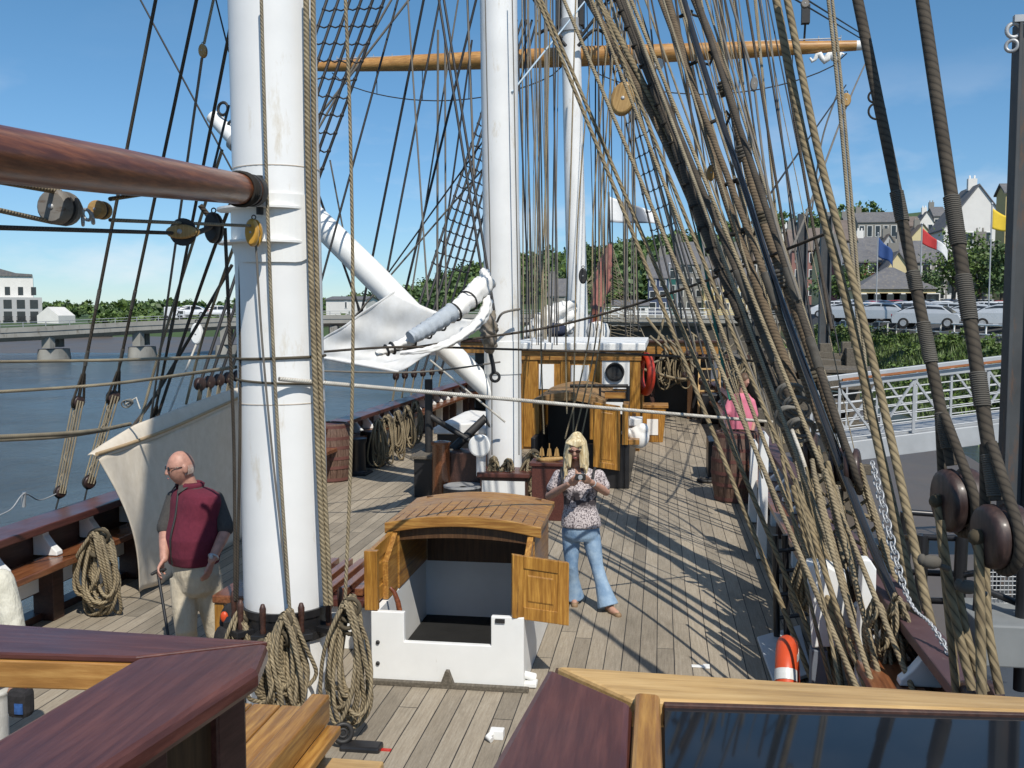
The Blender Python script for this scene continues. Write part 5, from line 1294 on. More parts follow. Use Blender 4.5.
def hemf(u, v):
    p = cr(TOP, u); return p + V(-.08 + .10 * v, 0, (.02 + .10 * min(1, u * 3)) * (1 - v) - .02 + .02 * math.sin(math.pi * v) + .06 * math.sin(math.pi * u) * (1 - v))
a = MB(); a.grid(hemf, 40, 6); a.build('top_flap', CANVAS, cvs, solid=.008)
a = MB(); a.tube([cr(TOP, i / 30) + V(.02, -.02, .02) for i in range(31)], .018, 8); a.build('head_rope', paint('canvas_edge_tape', (.42, .30, .17), .8, .2, 8), cvs)

# ================================================================== POOP FOREGROUND
zr = 1.95
def flat(name, pts, z, th, m, root, bevel=.016):
    a = MB(); a.prism([G(x, y, z) for x, y in pts], (0, 0, -th)); return a.build(name, m, root, bevel=bevel)
pr = thing('poop_rail', 'broad dark mahogany rail corner in the left foreground', 'rail', tuple(G(200, 640, zr)))
flat('cap_board', [(-60, 620), (268, 641), (136, 656.5), (-60, 651)], zr, .016, MAHOGX, pr, .004)
flat('cap_board', [(268.5, 641.5), (258, 668), (40, 810), (-110, 800), (136.5, 657)], zr, .055, MAHOG, pr)
a = MB(); a.prism([G(x, y, zr) - V(0, 0, .017) for x, y in ((-60, 622), (262, 642), (136.2, 656.9), (-60, 651.4))], (0, 0, -.066)); a.build('face_board', YARD, pr, bevel=.004)
a = MB(); p0 = G(255, 655, zr - .06); p1 = G(60, 775, zr - .06); dd = (p1 - p0).normalized(); s_ = V(-dd.y, dd.x, 0)
if s_.x > 0: s_ = -s_
p0 = p0 + s_ * .03
a.prism([p0, p0 + dd * 3, p0 + dd * 3 - V(0, 0, .9), p0 - V(0, 0, .9)], s_ * .05); a.build('panelling', PANEL, pr)
for t in (.03, .34, .9, 1.5):
    a = MB(); o = p0 + dd * t - s_ * .02; a.prism([o, o + dd * .12, o + dd * .12 - V(0, 0, .9), o - V(0, 0, .9)], s_ * .06); a.build('post', MAHOG, pr, bevel=.006)
a = MB(); q0 = G(262, 650, zr - .06) + V(-.1, .05, 0); a.bb(q0.x - .12, q0.x + .0, q0.y - .1, q0.y + .02, .9, zr - .06); a.build('corner_post', MAHOG, pr, bevel=.01)
bn2 = thing('slatted_bench', 'golden varnished bench top with open slats below the dark rail', 'bench', tuple(G(290, 720, 1.25)))
zb_ = 1.25
for pts in ([(250, 690), (300, 695), (262, 740), (235, 740)], [(303, 696), (318, 702), (280, 745), (266, 742)]): pass
A0, A1 = G(330, 694, zb_), G(262, 775, zb_); dd2 = (A1 - A0).normalized(); s2 = V(-dd2.y, dd2.x, 0)
if s2.x > 0: s2 = -s2
a = MB(); a.prism([A0, A0 + dd2 * 1.3, A0 + dd2 * 1.3 + s2 * .075, A0 + s2 * .075], (0, 0, -.11)); a.build('edge_rail', GOLD, bn2, bevel=.008)
for k, (l0, l1, dz_) in enumerate(((.02, .33, -.045), (.02, .40, -.045), (.02, 1.2, -.045), (.30, 1.2, -.02))):
    o = A0 + s2 * (.08 + k * .115) + V(0, 0, dz_); a = MB(); a.prism([o + dd2 * l0, o + dd2 * 1.3, o + dd2 * 1.3 + s2 * .11, o + dd2 * l0 + s2 * .11], (0, 0, -.04)); a.build('slat', GOLD, bn2, bevel=.006)
a = MB(); o = A0 + s2 * .02 - dd2 * .0 - V(0, 0, .13); a.prism([o, o + dd2 * 1.3, o + dd2 * 1.3 - V(0, 0, .45), o - V(0, 0, .45)], s2 * .03); a.build('side_panel', GOLD, bn2, bevel=.006)
a = MB(); o = A0 - s2 * .05 - V(0, 0, .115); a.prism([o + dd2 * .02, o + dd2 * 1.3, o + dd2 * 1.3 + s2 * .06, o + dd2 * .02 + s2 * .06], (0, 0, -.035)); a.build('lower_rail', GOLD, bn2, bevel=.006)
a = MB(); o = G(352, 762, 1.0); a.bb(o.x - .22, o.x + .12, o.y - .2, o.y + .03, .96, 1.0); a.build('step_board', PALE, bn2, bevel=.008)
# poop deck under the viewer
a = MB(); yq = 2.75; a.bb(-5.4, 1.5, -2.0, yq, .95, 1.05); tag(a.build('poop_deck', TIMBER), kind='structure')

dcase = thing('display_case', 'glass topped display case with pale wood frame and dark cap in the right foreground', 'display case', tuple(G(800, 700, zr)))
flat('dark_cap', [(548, 666), (632, 702), (628, 800), (470, 800)], zr + .012, .06, MAHOG, dcase)
flat('front_rail', [(556, 665.5), (1100, 701), (1100, 713), (663, 700), (634, 700.5)], zr, .06, PALE, dcase, .008)
flat('stile', [(635, 691), (660, 693), (664, 800), (628, 800)], zr + .018, .06, GOLD, dcase, .01)
flat('lower_rail', [(663, 700.5), (1100, 713.5), (1100, 716), (664, 704)], zr - .004, .05, DARKW, dcase, .003)
gl = glassy('dark_display_glass', (.012, .014, .018), .04)
flat('glass_top', [(664.5, 704.2), (1100, 716.2), (1120, 830), (666, 830)], zr - .012, .02, gl, dcase, 0)
a = MB(); p0, p1 = G(556, 668, zr - .062), G(1100, 703, zr - .062)
a.prism([p0, p1, p1 - V(0, 0, .9), p0 - V(0, 0, .9)], (0, -.04, 0)); a.build('case_side', PANEL, dcase)

# ================================================================== RIGGING
def path(pts, n=None, sag=0):
    P = [W(*p) if not isinstance(p, Vector) else p for p in pts]
    if len(P) == 2:
        n = n or (14 if sag else 6)
        return [P[0].lerp(P[1], i / n) - V(0, 0, sag * 4 * (i / n) * (1 - i / n)) for i in range(n + 1)]
    n = n or 10 * (len(P) - 1)
    return [cr(P, i / n) for i in range(n + 1)]
def rope(label, pts, r, m, group=None, sag=0, name='rope', cat='rope', n=None, seg=8):
    a = MB(); a.tube(path(pts, n, sag), r, seg)
    return tag(a.build(name, m, fix=False), label, cat, group)
def px(k, Y): return k * Y / 995

# ---- shrouds with deadeyes (rope, seizings, deadeyes, lanyard)
def deadeye(mbx, c, R_, th, axis, m=None):
    mbx.lathe(Vector(c) - Vector(axis) * th / 2, [(0, 0), (R_ * .82, 0), (R_ * .94, th * .05), (R_, th * .16), (R_, th * .34), (R_ * .8, th * .43), (R_ * .8, th * .57), (R_, th * .66), (R_, th * .84), (R_ * .94, th * .95), (R_ * .82, th), (0, th)], 26, axis)
def shroud(label, top, dead, low, r, mrope, seiz, R_, th, axis, group, mlan=TAN, lanr=None, rail_end=None, simple=False):
    P = path([top, dead]); D = Vector(P[-1]); Lw = W(*low) if not isinstance(low, Vector) else low
    root = thing('shroud', label, 'shroud', tuple(Lw), group)
    ax = Vector(axis).normalized(); d = (P[0] - D).normalized()
    a = MB(); a.tube([P[0].lerp(D + d * R_ * 1.1, i / 8) for i in range(9)], r, 12)
    s_ = d.cross(ax).normalized()
    # the shroud turned round its deadeye
    loop = [D + d * (R_ + .26) + s_ * r * .9]
    for k in range(13):
        an = lerp(-.35, math.pi + .35, k / 12); loop.append(D + (s_ * math.cos(an) - d * math.sin(an)) * (R_ + r * .35))
    loop.append(D + d * (R_ + .26) - s_ * r * .9)
    a.tube(loop, r * .8, 10); a.build('shroud_rope', mrope, root, fix=False)
    for t0, t1 in seiz:
        o, e = P[0].lerp(D, t0), P[0].lerp(D, t1); n = max(6, int((e - o).length / (r * .32))); g = MB(); pts = []
        for i in range(n * 9 + 1):
            u = i / (n * 9); an = 2 * math.pi * n * u; sx_ = d.orthogonal().normalized(); sy = d.cross(sx_)
            pts.append(o.lerp(e, u) + (sx_ * math.cos(an) + sy * math.sin(an)) * r * 1.1)
        g.tube(pts, r * .17, 5); g.build('seizing', SEIZ, root, fix=False)
    g = MB(); deadeye(g, D, R_, th, ax); g.build('deadeye', DEADE, root)
    g = MB(); deadeye(g, Lw, R_ * .95, th, ax); g.build('deadeye', DEADE, root)
    lr_ = lanr or r * .55; dl_ = (D - Lw).normalized(); sl = dl_.cross(ax).normalized()
    g = MB()
    for k in ((.1,) if simple else (-.5, 0, .5)):
        for s in ((-1,) if simple else (-1, 1)):
            p, q = D + sl * R_ * k + ax * s * th * .55, Lw + sl * R_ * k * .9 + ax * s * th * .55
            g.tube([p + dl_ * R_ * .2, p, p.lerp(q, .5), q, q - dl_ * R_ * .2], lr_, 8)
        g.ball(D + sl * R_ * k - ax * th * .6, lr_ * 1.7, 8, 6)
    tw = [Lw.lerp(D, t) + (sl * math.cos(t * 26) + ax * math.sin(t * 26)) * R_ * .42 for t in [i / 40 for i in range(37)]]
    if not simple: g.tube(tw, lr_ * .95, 8)
    g.build('lanyard', mlan, root, fix=False)
    if rail_end is not None:
        g = MB(); g.tube([Lw - dl_ * R_, rail_end], r * .6, 8); g.torus(Lw, R_ * 1.0, r * .45, ax, 24, 6); g.build('chain_plate', BLACKR, root)
    return root
# nearest two to starboard
shroud('thick dark shroud with grey seizings ending at the big deadeye, left of the nearest two', (848, -48, 5.6), (959, 500, 4.9), (980, 712, 4.75), .028, DARKS, ((.465, .52), (.61, .645), (.70, .77), (.855, .915)), .150, .17, (1, .16, .05), 'nearest starboard shrouds', TANBIG, .020, None, True)
shroud('thick dark shroud with wide grey seizings at the big deadeye, right of the nearest two', (915, -48, 5.2), (1002, 536, 4.45), (1006, 730, 4.3), .030, DARKS, ((.45, .535), (.585, .66), (.745, .80), (.875, .94)), .138, .17, (1, .16, .05), 'nearest starboard shrouds', TANBIG, .022, None, True)
for q0, y0_, q1, y1_, lab in ((940, 520, 972, 690, 'thick tan laid rope hanging from the left big deadeye'), (958, 590, 985, 692, 'thick tan laid rope twisted below the left big deadeye'), (985, 560, 1000, 694, 'thick tan laid rope hanging from the right big deadeye')):
    rope(lab, [(q0, y0_, 4.75), (q0 * .45 + q1 * .55 - 5, (y0_ + y1_) / 2, 4.68), (q1, y1_, 4.6)], .021, TANBIG)
for q, py, lab in ((931, 562, 'frayed tan stopper knot left of the big lanyards'), (968, 587, 'frayed tan stopper knot between the two big lanyards')):
    a = MB(); p = W(q, py, 4.65); a.ball(p, (.05, .03, .032), 12, 8); a.ball(p + V(-.04, 0, .01), (.02, .02, .028), 8, 6); a.tube([p, p + V(.08, 0, -.03)], .012, 8); tag(a.build('rope_knot', SEIZ), lab, 'knot')
# main starboard deadeyes, in the thick of the ropes
for k, (tq, dq, dy, lq, ly, Y) in enumerate(((560, 812, 452, 836, 560, 8.9), (600, 838, 468, 864, 585, 8.3), (640, 853, 470, 884, 590, 7.9))):
    shroud('brown served shroud with flattened dark deadeye among the starboard ropes, %s of three' % ('left', 'middle', 'right')[k], (tq + 34, -70, 13.4), (dq, dy, Y), (lq, ly, Y - .35), .032, BROWNR if k == 1 else DARKS, ((.74, .79), (.84, .88)), .165, .12, (1, -.25, .1), 'starboard main shrouds', TAN, .015, W(lq + 8, ly + 50, Y - .4))
# port shrouds seen left
for k, (tq, dq, dy, lq, ly, Y) in enumerate(((158, 78, 402, 60, 492, 9.45), (199, 113, 397, 89, 482, 10.0), (238, 152, 428, 146, 446, 10.9))):
    shroud('thin dark shroud with round deadeyes on the port rail, %s of three' % ('left', 'middle', 'right')[k], (tq, -12, 8.6), (dq, dy, Y), (lq, ly, Y - .25), .016, DARKS, ((.70, .75), (.86, .90)), .062 + .012 * (k > 0), .07, (1, -.4, 0), 'port mizzen shrouds', TAN2, .009, W(lq - 5, ly + 20, Y - .3))
def ladder(label, tops, deads, r, rat, seizR=.06, low=None, name='ratline_shrouds', m=BLACKL):
    P = [path([t, d_]) for t, d_ in zip(tops, deads)]
    root = thing(name, label, 'shrouds', tuple(P[0][-1]))
    for p in P:
        a = MB(); a.tube(p, r, 8); a.build('shroud_rope', m, root, fix=False)
        g = MB(); deadeye(g, p[-1], seizR, .08, (1, -.3, 0)); g.build('deadeye', DEADE, root)
        if low is not None:
            e = p[-1] + V(*low); g = MB(); deadeye(g, e, seizR, .08, (1, -.3, 0)); g.build('deadeye', DEADE, root)
            g = MB()
            for s in (-.5, 0, .5): g.tube([p[-1] + V(.02, seizR * s, 0), e + V(.02, seizR * s, 0)], .012, 6)
            g.build('lanyard', TAN2, root, fix=False)
    t0, t1, n = rat
    for i in range(n):
        t = lerp(t0, t1, i / (n - 1)); pts = []
        for j, p in enumerate(P):
            q = p[0].lerp(p[-1], t); pts.append(q)
            if j < len(P) - 1: pts.append(q.lerp(P[j + 1][0].lerp(P[j + 1][-1], t), .5) - V(0, 0, .03))
        a = MB(); a.tube(pts, r * .55, 6)
        for j, p in enumerate(P): a.ball(p[0].lerp(p[-1], t), r * 1.5, 6, 5)
        a.build('ratline', m, root, fix=False)
ladder('black tarred shrouds with ratlines rising to port of the near mast, main mast set', [(350 + 13 * k, -70 - 3 * k, 14.6 - .1 * k) for k in range(6)], [(200 + 9.5 * k, 384 - 2 * k, 12.2 + .33 * k) for k in range(6)], .022, (0, .62, 17), .085, (-.12, -.05, -.75))
ladder('black tarred shrouds with ratlines left of the middle mast, fore mast set', [(512 + 5 * k, 20, 28.8) for k in range(6)], [(396 + 9 * k, 376 - 1 * k, 23 + .9 * k) for k in range(6)], .032, (.18, .72, 19), .10, (-.12, -.05, -.7))
ladder('black tarred shrouds with ratlines right of the far fore mast', [(590 + 4 * k, -30, 28.8) for k in range(5)], [(680 + 8 * k, 352 + 2 * k, 26 - .9 * k) for k in range(5)], .026, (.1, .7, 14), .09, (.12, -.05, -.6))

# ---- the thick starboard fan: (label, points, radius in picture units, material)
def near(bottomY): return bottomY
FAN = [
 ('thick brown rope nearest the yellow block, crossing from the top to starboard', [(581, -12, 13.8), (650, 110, 12.6), (735, 305, 10.8), (838, 560, 8.8)], 4.8, BROWNR),
 ('thick tan rope lying beside the brown one above the yellow block', [(592, -12, 13.7), (664, 125, 12.4), (750, 330, 10.6), (852, 600, 8.4)], 4.2, TANBIG),
 ('dark shroud whipped with black twine, second from left in the starboard fan', [(614, -12, 13.6), (662, 110, 12.4), (717, 262, 11.0), (792, 420, 9.6)], 4.6, DARKS),
 ('tan rope with iron hooks along it, passing the middle of the starboard fan', [(664, -12, 13), (694, 90, 12.1), (733, 220, 10.9), (800, 400, 9.3)], 4.4, BROWNR),
 ('served brown shroud with rope collars in the middle of the starboard fan', [(690, -12, 12.8), (722, 70, 12), (760, 210, 10.7), (803, 330, 9.6), (838, 430, 8.7)], 5.0, BROWNR),
 ('thick tan laid rope right of the fan, left of a close pair', [(774, -12, 8.6), (806, 150, 8.1), (846, 300, 7.6), (884, 470, 7.0), (934, 690, 6.2)], 4.6, TANBIG),
 ('thick tan laid rope right of the fan, right of a close pair', [(785, -12, 8.4), (818, 150, 8.0), (858, 300, 7.5), (898, 470, 6.9), (948, 706, 6.0)], 4.2, TANBIG),
 ('slim doubled tan line hanging right of the laid rope pair', [(827, -12, 9.5), (838, 90, 9.3), (851, 240, 9.0), (866, 420, 8.4)], 1.8, TAN2),
 ('second strand of the slim doubled line right of the laid pair', [(831, -12, 9.5), (842, 90, 9.3), (855, 240, 9.0), (870, 420, 8.4)], 1.5, TAN2),
]
for lab, pts, r, m in FAN: rope(lab, pts, px(r, pts[-1][2] + .8), m, 'thick ropes of the starboard fan', seg=10)
rope('glossy black hose with a silver sheen winding down the starboard ropes', [(680, -12, 12.2), (706, 75, 11.4), (745, 190, 10.4), (768, 262, 9.8), (795, 340, 9.0), (828, 430, 8.2), (868, 535, 7.3), (926, 672, 6.2)], px(3.5, 9), paint('glossy_black_hose', (.05, .05, .052), .22, .2, 4, 0, metal=.5, coat=.5), name='hose', cat='hose', seg=12)
# collars and hooks on the fan
for k, (q, py, Y) in enumerate(((686, 14, 12.9), (696, 62, 12.3), (712, 122, 11.8), (732, 182, 11.2), (738, 232, 10.8))):
    a = MB(); p = W(q, py, Y); a.torus(p, .075, .022, (.4, .2, -1), 18, 6); a.tube([p + V(.05, 0, 0), p + V(.16, 0, -.04), p + V(.2, 0, .06), p + V(.15, 0, .12)], .018, 8); tag(a.build('rope_hook', DARKS), 'dark hooked lashing on a tan rope of the starboard fan', 'lashing', 'hooked lashings on the starboard ropes')
for k, (q, py, Y) in enumerate(((724, 82, 11.9), (743, 146, 11.2), (764, 212, 10.6), (781, 270, 10.0), (812, 372, 9.2))):
    a = MB(); p = W(q, py, Y)
    for j in range(5): a.torus(p + V(.006 * j, 0, -.035 * j), .062 + .008 * (j % 2), .02, (.35, .1, -1), 18, 6)
    tag(a.build('rope_collar', SEIZ if k % 2 else TAN2), 'turned rope collar on the served brown shroud of the fan', 'collar', 'rope collars on the starboard shroud')
for k in range(22):
    t = k / 21; p = path(FAN[2][1], 44)[2 * k]; a = None
    g = MB(); g.torus(p, .062, .018, (.35, .2, -1), 14, 5); g.torus(p + V(.008, 0, -.03), .060, .014, (.2, .4, -1), 14, 5)
    tag(g.build('twine_whipping', DARKR), 'black twine whipping on the dark shroud of the fan', 'whipping', 'twine whippings on the dark shroud')
rr = random.Random(21)
# slim lines of the fan
for k in range(30):
    q0 = rr.uniform(596, 760); slope = rr.uniform(.26, .44) - max(0, q0 - 700) * .0012
    Yb = rr.uniform(8.5, 15); yb = 2.73 - rr.uniform(.85, 1.0); end_y = 315 + yb * 995 / Yb
    q1 = q0 + slope * (end_y + 12); Yt = Yb + rr.uniform(1.5, 4)
    lim = 660 + 1.75 * 995 / Yb
    if q1 > lim + 20: q1 = lim + rr.uniform(-10, 15)
    m = rr.choice((TAN2, TAN, GREYL, TAN2, DARKR, TAN)); r = rr.choice((.6, .8, 1.0, 1.4))
    rope('slim line in the starboard fan of ropes, one of many alike', [(q0, -12, Yt), (q1, end_y, Yb)], px(r, Yb), m, 'slim lines of the starboard fan', sag=rr.uniform(0, .15), seg=6)
# green line and long white cord in the fan
rope('green line running down within the starboard fan', [(690, 190, 12), (700, 240, 11.6), (716, 330, 11), (730, 400, 10.5)], px(1.4, 11), paint('green_cord', (.02, .16, .11), .7, .2, 8, 0))
rope('frayed white cord hanging in the starboard ropes near the deadeyes', [(792, 430, 8.6), (806, 470, 8.3), (808, 500, 8.2), (812, 520, 8.1)], px(2, 8), WHITER)
# lower starboard bunch
for k in range(26):
    y0_ = rr.uniform(455, 500); Y0 = rr.uniform(6.6, 8.4); q0 = rr.uniform(778, 872); q1 = q0 + rr.uniform(30, 75); y1_ = rr.uniform(694, 725)
    if k % 4 == 0: q0 = q1 - rr.uniform(.36, .43) * (y1_ + 12); y0_ = -12; Y0 += 3.0
    q1 = min(q1, 935); r = rr.uniform(1.3, 3.4) * (.6 if k % 4 == 0 else 1)
    rope('tan fall in the crowded bunch at the starboard pin rail, one of many alike', [(q0, y0_, Y0), ((q0 + q1) / 2 + rr.uniform(-4, 4), (y0_ + y1_) / 2, Y0 - (.5 if k % 4 else 1.8)), (q1, y1_, Y0 - (1.0 if k % 4 else 4.0))], px(r, Y0), rr.choice((TAN, TANBIG, TAN, TAN2, TANBIG)), 'falls belayed at the starboard pin rail', seg=8)
for k, (q, py, Y) in enumerate(((790, 395, 9), (797, 408, 8.9), (789, 418, 8.8), (800, 430, 8.7))):
    a = MB(); p = W(q, py, Y); a.torus(p, .11, .018, (.3, 1, .5), 22, 7); a.torus(p + V(.02, -.02, .02), .10, .016, (.1, 1, .8), 22, 7); tag(a.build('white_lashing', WHITER), 'white cord lashing tied round the starboard ropes', 'lashing', 'white lashings on the starboard ropes')
def coil(label, q, py, Y, L, wd, n, r, m, seed, group=None):
    r2 = random.Random(seed); c = W(q, py, Y) if not isinstance(q, Vector) else q
    a = MB()
    for k in range(n):
        w_ = wd * r2.uniform(.55, 1.1); l_ = L * r2.uniform(.72, 1.05); off = r2.uniform(-.3, .3) * wd; dy = r2.uniform(-.07, .05); tw_ = r2.uniform(-.25, .25)
        pts = []
        for i in range(25):
            t = 2 * math.pi * i / 24
            x = off * (1 - math.cos(t)) * .5 + w_ * .5 * math.sin(t) * (1 - .35 * math.cos(t)) * .8; z = -l_ * .5 * (1 - math.cos(t))
            pts.append(c + V(x + tw_ * z * .3, dy + .05 * math.sin(t * 2 + k) - .03, z + .01 * k / n + .02 * math.sin(t * 3 + k * 2)))
        a.tube(pts, r, 7, cap=False)
    for k in range(4):
        a.torus(c + V(r2.uniform(-.03, .03), -.05, -.03 - .04 * k), wd * r2.uniform(.14, .24), r * 1.05, (r2.uniform(-.5, .5), 1, r2.uniform(-.6, .6)), 18, 7)
    return tag(a.build('rope_coil', m, fix=False), label, 'rope coil', group)
coil('neat hanging coil of tan rope on the near mast front pin', 289, 613, 5.92, .62, .22, 13, .0135, TAN, 1, 'rope coils on the near white mast')
coil('long looping coil of tan rope on the near mast right pin', 350, 600, 6.05, .80, .25, 14, .0135, TAN, 2, 'rope coils on the near white mast')
coil('small tan rope coil on the near mast left pin', 243, 612, 6.1, .45, .17, 10, .0125, TAN, 3, 'rope coils on the near white mast')
coil('tan coil partly behind the dark rail left of the front coil', 268, 640, 5.85, .5, .2, 9, .0135, TAN, 4, 'rope coils on the near white mast')
coil('big tan rope coil hung on the port pin rail before the canvas screen', WX(100, 532, -4.98), None, None, .78, .36, 16, .016, TAN, 5, 'rope coils on the port pin rail')
for k, (q, py, Y) in enumerate(((388, 412, 17.4), (398, 408, 18), (408, 403, 19), (416, 398, 20), (379, 416, 17))):
    coil('tan rope coil in the row on the port rail beyond the bollards', q, py + 4, Y, .85, .30, 8, .016, TAN, 10 + k, 'rope coils along the port rail ahead')
for k, (q, py) in enumerate(((664, 352), (678, 353), (688, 352), (745, 358), (752, 360))):
    coil('tan rope coil hanging from the forecastle beam', q, py, 26.2, .95, .34, 5, .02, TAN, 30 + k, 'rope coils on the forecastle beam')
coil('tan rope coil at the right side of the middle mast foot', 533, 452, 14.3, .8, .42, 13, .02, TAN, 40)
coil('little tan coil before the middle mast beside the white ventilator', 494, 458, 14.2, .4, .2, 7, .016, TAN, 41)
coil('little tan coil before the middle mast right of the first', 508, 460, 14.2, .35, .2, 7, .016, TAN, 42)
coil('tan rope coil hanging on the starboard rail behind the white boards', 806, 550, 7.9, .5, .18, 10, .016, TAN, 43)
for k in range(3):
    q = rr.uniform(860, 900); py = rr.uniform(590, 640)
    coil('tangled tan rope hank on the starboard pin rail', q, py, 6.4, .36, .14, 5, .013, TAN, 50 + k, 'rope hanks on the starboard pin rail')

# ---- ropes on and around the near mast
def mzpt(py, q): return (q, py, MZY - .33)
rope('tan laid halyard running down the front of the near white mast', [(261, -12, 5.92), (268, 220, 5.92), (276, 400, 5.93), (290, 612, 5.9)], px(1.9, 6), TAN2, seg=8)
rope('thick tan rope down the right edge of the near white mast, left strand', [(306, -12, 6.1), (309, 200, 6.1), (318, 450, 6.08), (326, 605, 6.06)], px(3.0, 6), TAN, seg=10)
rope('thick tan rope down the right edge of the near white mast, right strand', [(313, -12, 6.12), (315, 200, 6.12), (323, 450, 6.1), (331, 605, 6.06)], px(2.6, 6), TAN, seg=10)
rope('tan braided line hanging clear to the right of the near mast', [(345, -12, 6.4), (350, 120, 6.35), (353, 300, 6.3), (351, 450, 6.2), (345, 604, 6.05)], px(2.0, 6), TAN, seg=8)
rope('dark thin line down the left side of the near mast', [(240, 225, 6.1), (240, 420, 6.1), (238, 540, 6.2), (237, 620, 6.3)], px(1.6, 6), DARKR)
rope('dark line from the boom tackle to the left foot of the near mast', [(225, 228, 5.7), (229, 320, 5.8), (234, 450, 6.0), (235, 600, 6.2)], px(1.8, 6), DARKR)
rope('slim dark line from the yellow block down the front of the near mast', [(256, 245, 5.85), (262, 340, 5.9), (272, 450, 5.93), (284, 560, 5.93), (288, 604, 5.92)], px(1.2, 6), GREYL)
c, r_ = mzat(zM(380, MZY)); a = MB(); a.torus(c, r_ + .008, .008, V(.05, 0, 1), 40, 6); tag(a.build('rope_turn', TAN2), 'single turn of tan rope round the near white mast', 'rope')
c, r_ = mzat(zM(357, MZY)); a = MB(); a.torus(c, r_ + .008, .010, V(-.03, 0, 1), 40, 6); tag(a.build('rope_turn', TAN2), 'upper turn of tan rope round the near white mast', 'rope')
rope('white rope stretched across the deck from the near mast to the starboard ropes', [(279, 379, 5.95), (450, 394, 6.9), (640, 411, 8.2), (772, 422, 9.1)], px(1.9, 7.5), WHITER, sag=0, name='barrier_rope')
# blocks
def block(q, py, Y, rx, rz, th, m, label, rot=0, strap=True, root_name='pulley_block'):
    p = W(q, py, Y); root = thing(root_name, label, 'pulley block', tuple(p))
    root.rotation_euler = (0, rot, 0)
    for s in (-1, 1):
        a = MB(); n = 20; rg = []
        for dy_, k in ((s * th * .5, .82), (s * th * .42, .95), (s * th * .3, 1), (s * th * .14, 1)):
            rg.append([V(rx * k * math.cos(2 * math.pi * i / n), dy_, rz * k * math.sin(2 * math.pi * i / n)) for i in range(n)])
        a.rings(rg, True, True); a.build('cheek', m, root, True)
    a = MB(); a.lathe((0, -th * .13, 0), [(0, 0), (rx * .85, 0), (rx * .75, th * .13), (rx * .85, th * .26), (0, th * .26)], 20, (0, 1, 0)); a.build('sheave', BLACKR, root, True)
    a = MB(); a.lathe((0, -th * .53, 0), [(0, 0), (rx * .16, 0), (rx * .16, th * 1.06), (0, th * 1.06)], 12, (0, 1, 0)); a.build('pin', STEEL, root, True)
    if strap:
        a = MB(); a.torus((0, 0, rz * 1.12), rx * .3, rx * .09, (0, 1, 0), 16, 6); a.build('becket', BLACKR, root, True)
    return root
block(60, 208, 4.0, .075, .075, .13, GREYB, 'weathered grey pulley block hanging below the wooden boom', R(90), False)
block(100, 210, 4.25, .042, .042, .09, BLOCKW, 'small yellow pulley block shackled beside the grey one', R(-80))
a = MB(); p0, p1 = W(76, 208, 4.05), W(92, 210, 4.2)
for k in range(4): a.torus(p0.lerp(p1, k / 3) + V(0, 0, -.012 * k), .024, .008, (.3 + (k % 2), 1, .3), 14, 6)
a.torus(p0.lerp(p1, .4) + V(0, 0, -.05), .022, .007, (1, .5, 0), 14, 6); tag(a.build('shackle', STEEL), 'rusty shackles joining the two blocks below the boom', 'shackle')
block(183, 232, 4.95, .085, .038, .075, BLOCKW, 'slender tan block on the dark line left of the near mast', 0, False)
block(214, 228, 5.5, .045, .09, .1, BLACKR, 'black iron block hanging under the boom end')
block(254, 233, 5.84, .042, .085, .11, paint('yellow_brass_block', (.55, .30, .05), .35, .2, 8, .05, coat=.4), 'yellow block hanging on the front of the near white mast')
block(623, 99, 12.2, .145, .20, .13, BLOCKW, 'large pale wooden block high in the starboard fan', R(14))
block(711, 173, 11.6, .05, .09, .07, BLOCKW, 'small yellow block hanging in the starboard fan')
block(203, 51, 8.6, .035, .06, .06, BLOCKW, 'small tan block high on the line left of the near mast')
block(659, 64, 13, .06, .07, .06, SAIL, 'small white block beside the dark whipped shroud')
block(197, 334, 12.0, .075, .14, .09, WHITE2, 'white pulley block hanging over the far river shore')
block(754, 84, 9.8, .035, .07, .05, GREYB, 'slim grey block on the double line left of the laid ropes')
block(805, 4, 10, .04, .04, .05, GREYB, 'tiny grey block at the top near the yard arm')
block(846, 100, 20, .09, .13, .1, BLOCKW, 'small tan block below the tip of the golden yard')
block(583, 276, 28, .12, .22, .14, BLACKR, 'black lantern shaped block on the front of the far fore mast')
# boom tackle lines
rope('dark tan line from the left edge to the grey block', [(-20, 178, 3.4), (60, 192, 4.0)], px(3, 4), TAN2)
rope('lower tan line from the left edge to the grey block', [(-20, 206, 3.4), (52, 222, 4.0)], px(2.6, 4), TAN2)
rope('dark rope passing below the two blocks to the slender tan block', [(-20, 227, 3.2), (172, 233, 4.9)], px(2.4, 4), DARKR)
rope('tan line from the small yellow block up to the boom end', [(110, 199, 4.25), (254, 178, 5.85)], px(2.0, 5), TAN2)
rope('tan line from the small yellow block to the near mast block', [(110, 220, 4.3), (254, 226, 5.84)], px(1.8, 5), TAN2)
rope('dark strop from slender block to the iron block under the boom', [(194, 234, 5.0), (212, 224, 5.5), (200, 205, 5.5)], px(3, 5.2), DARKR)
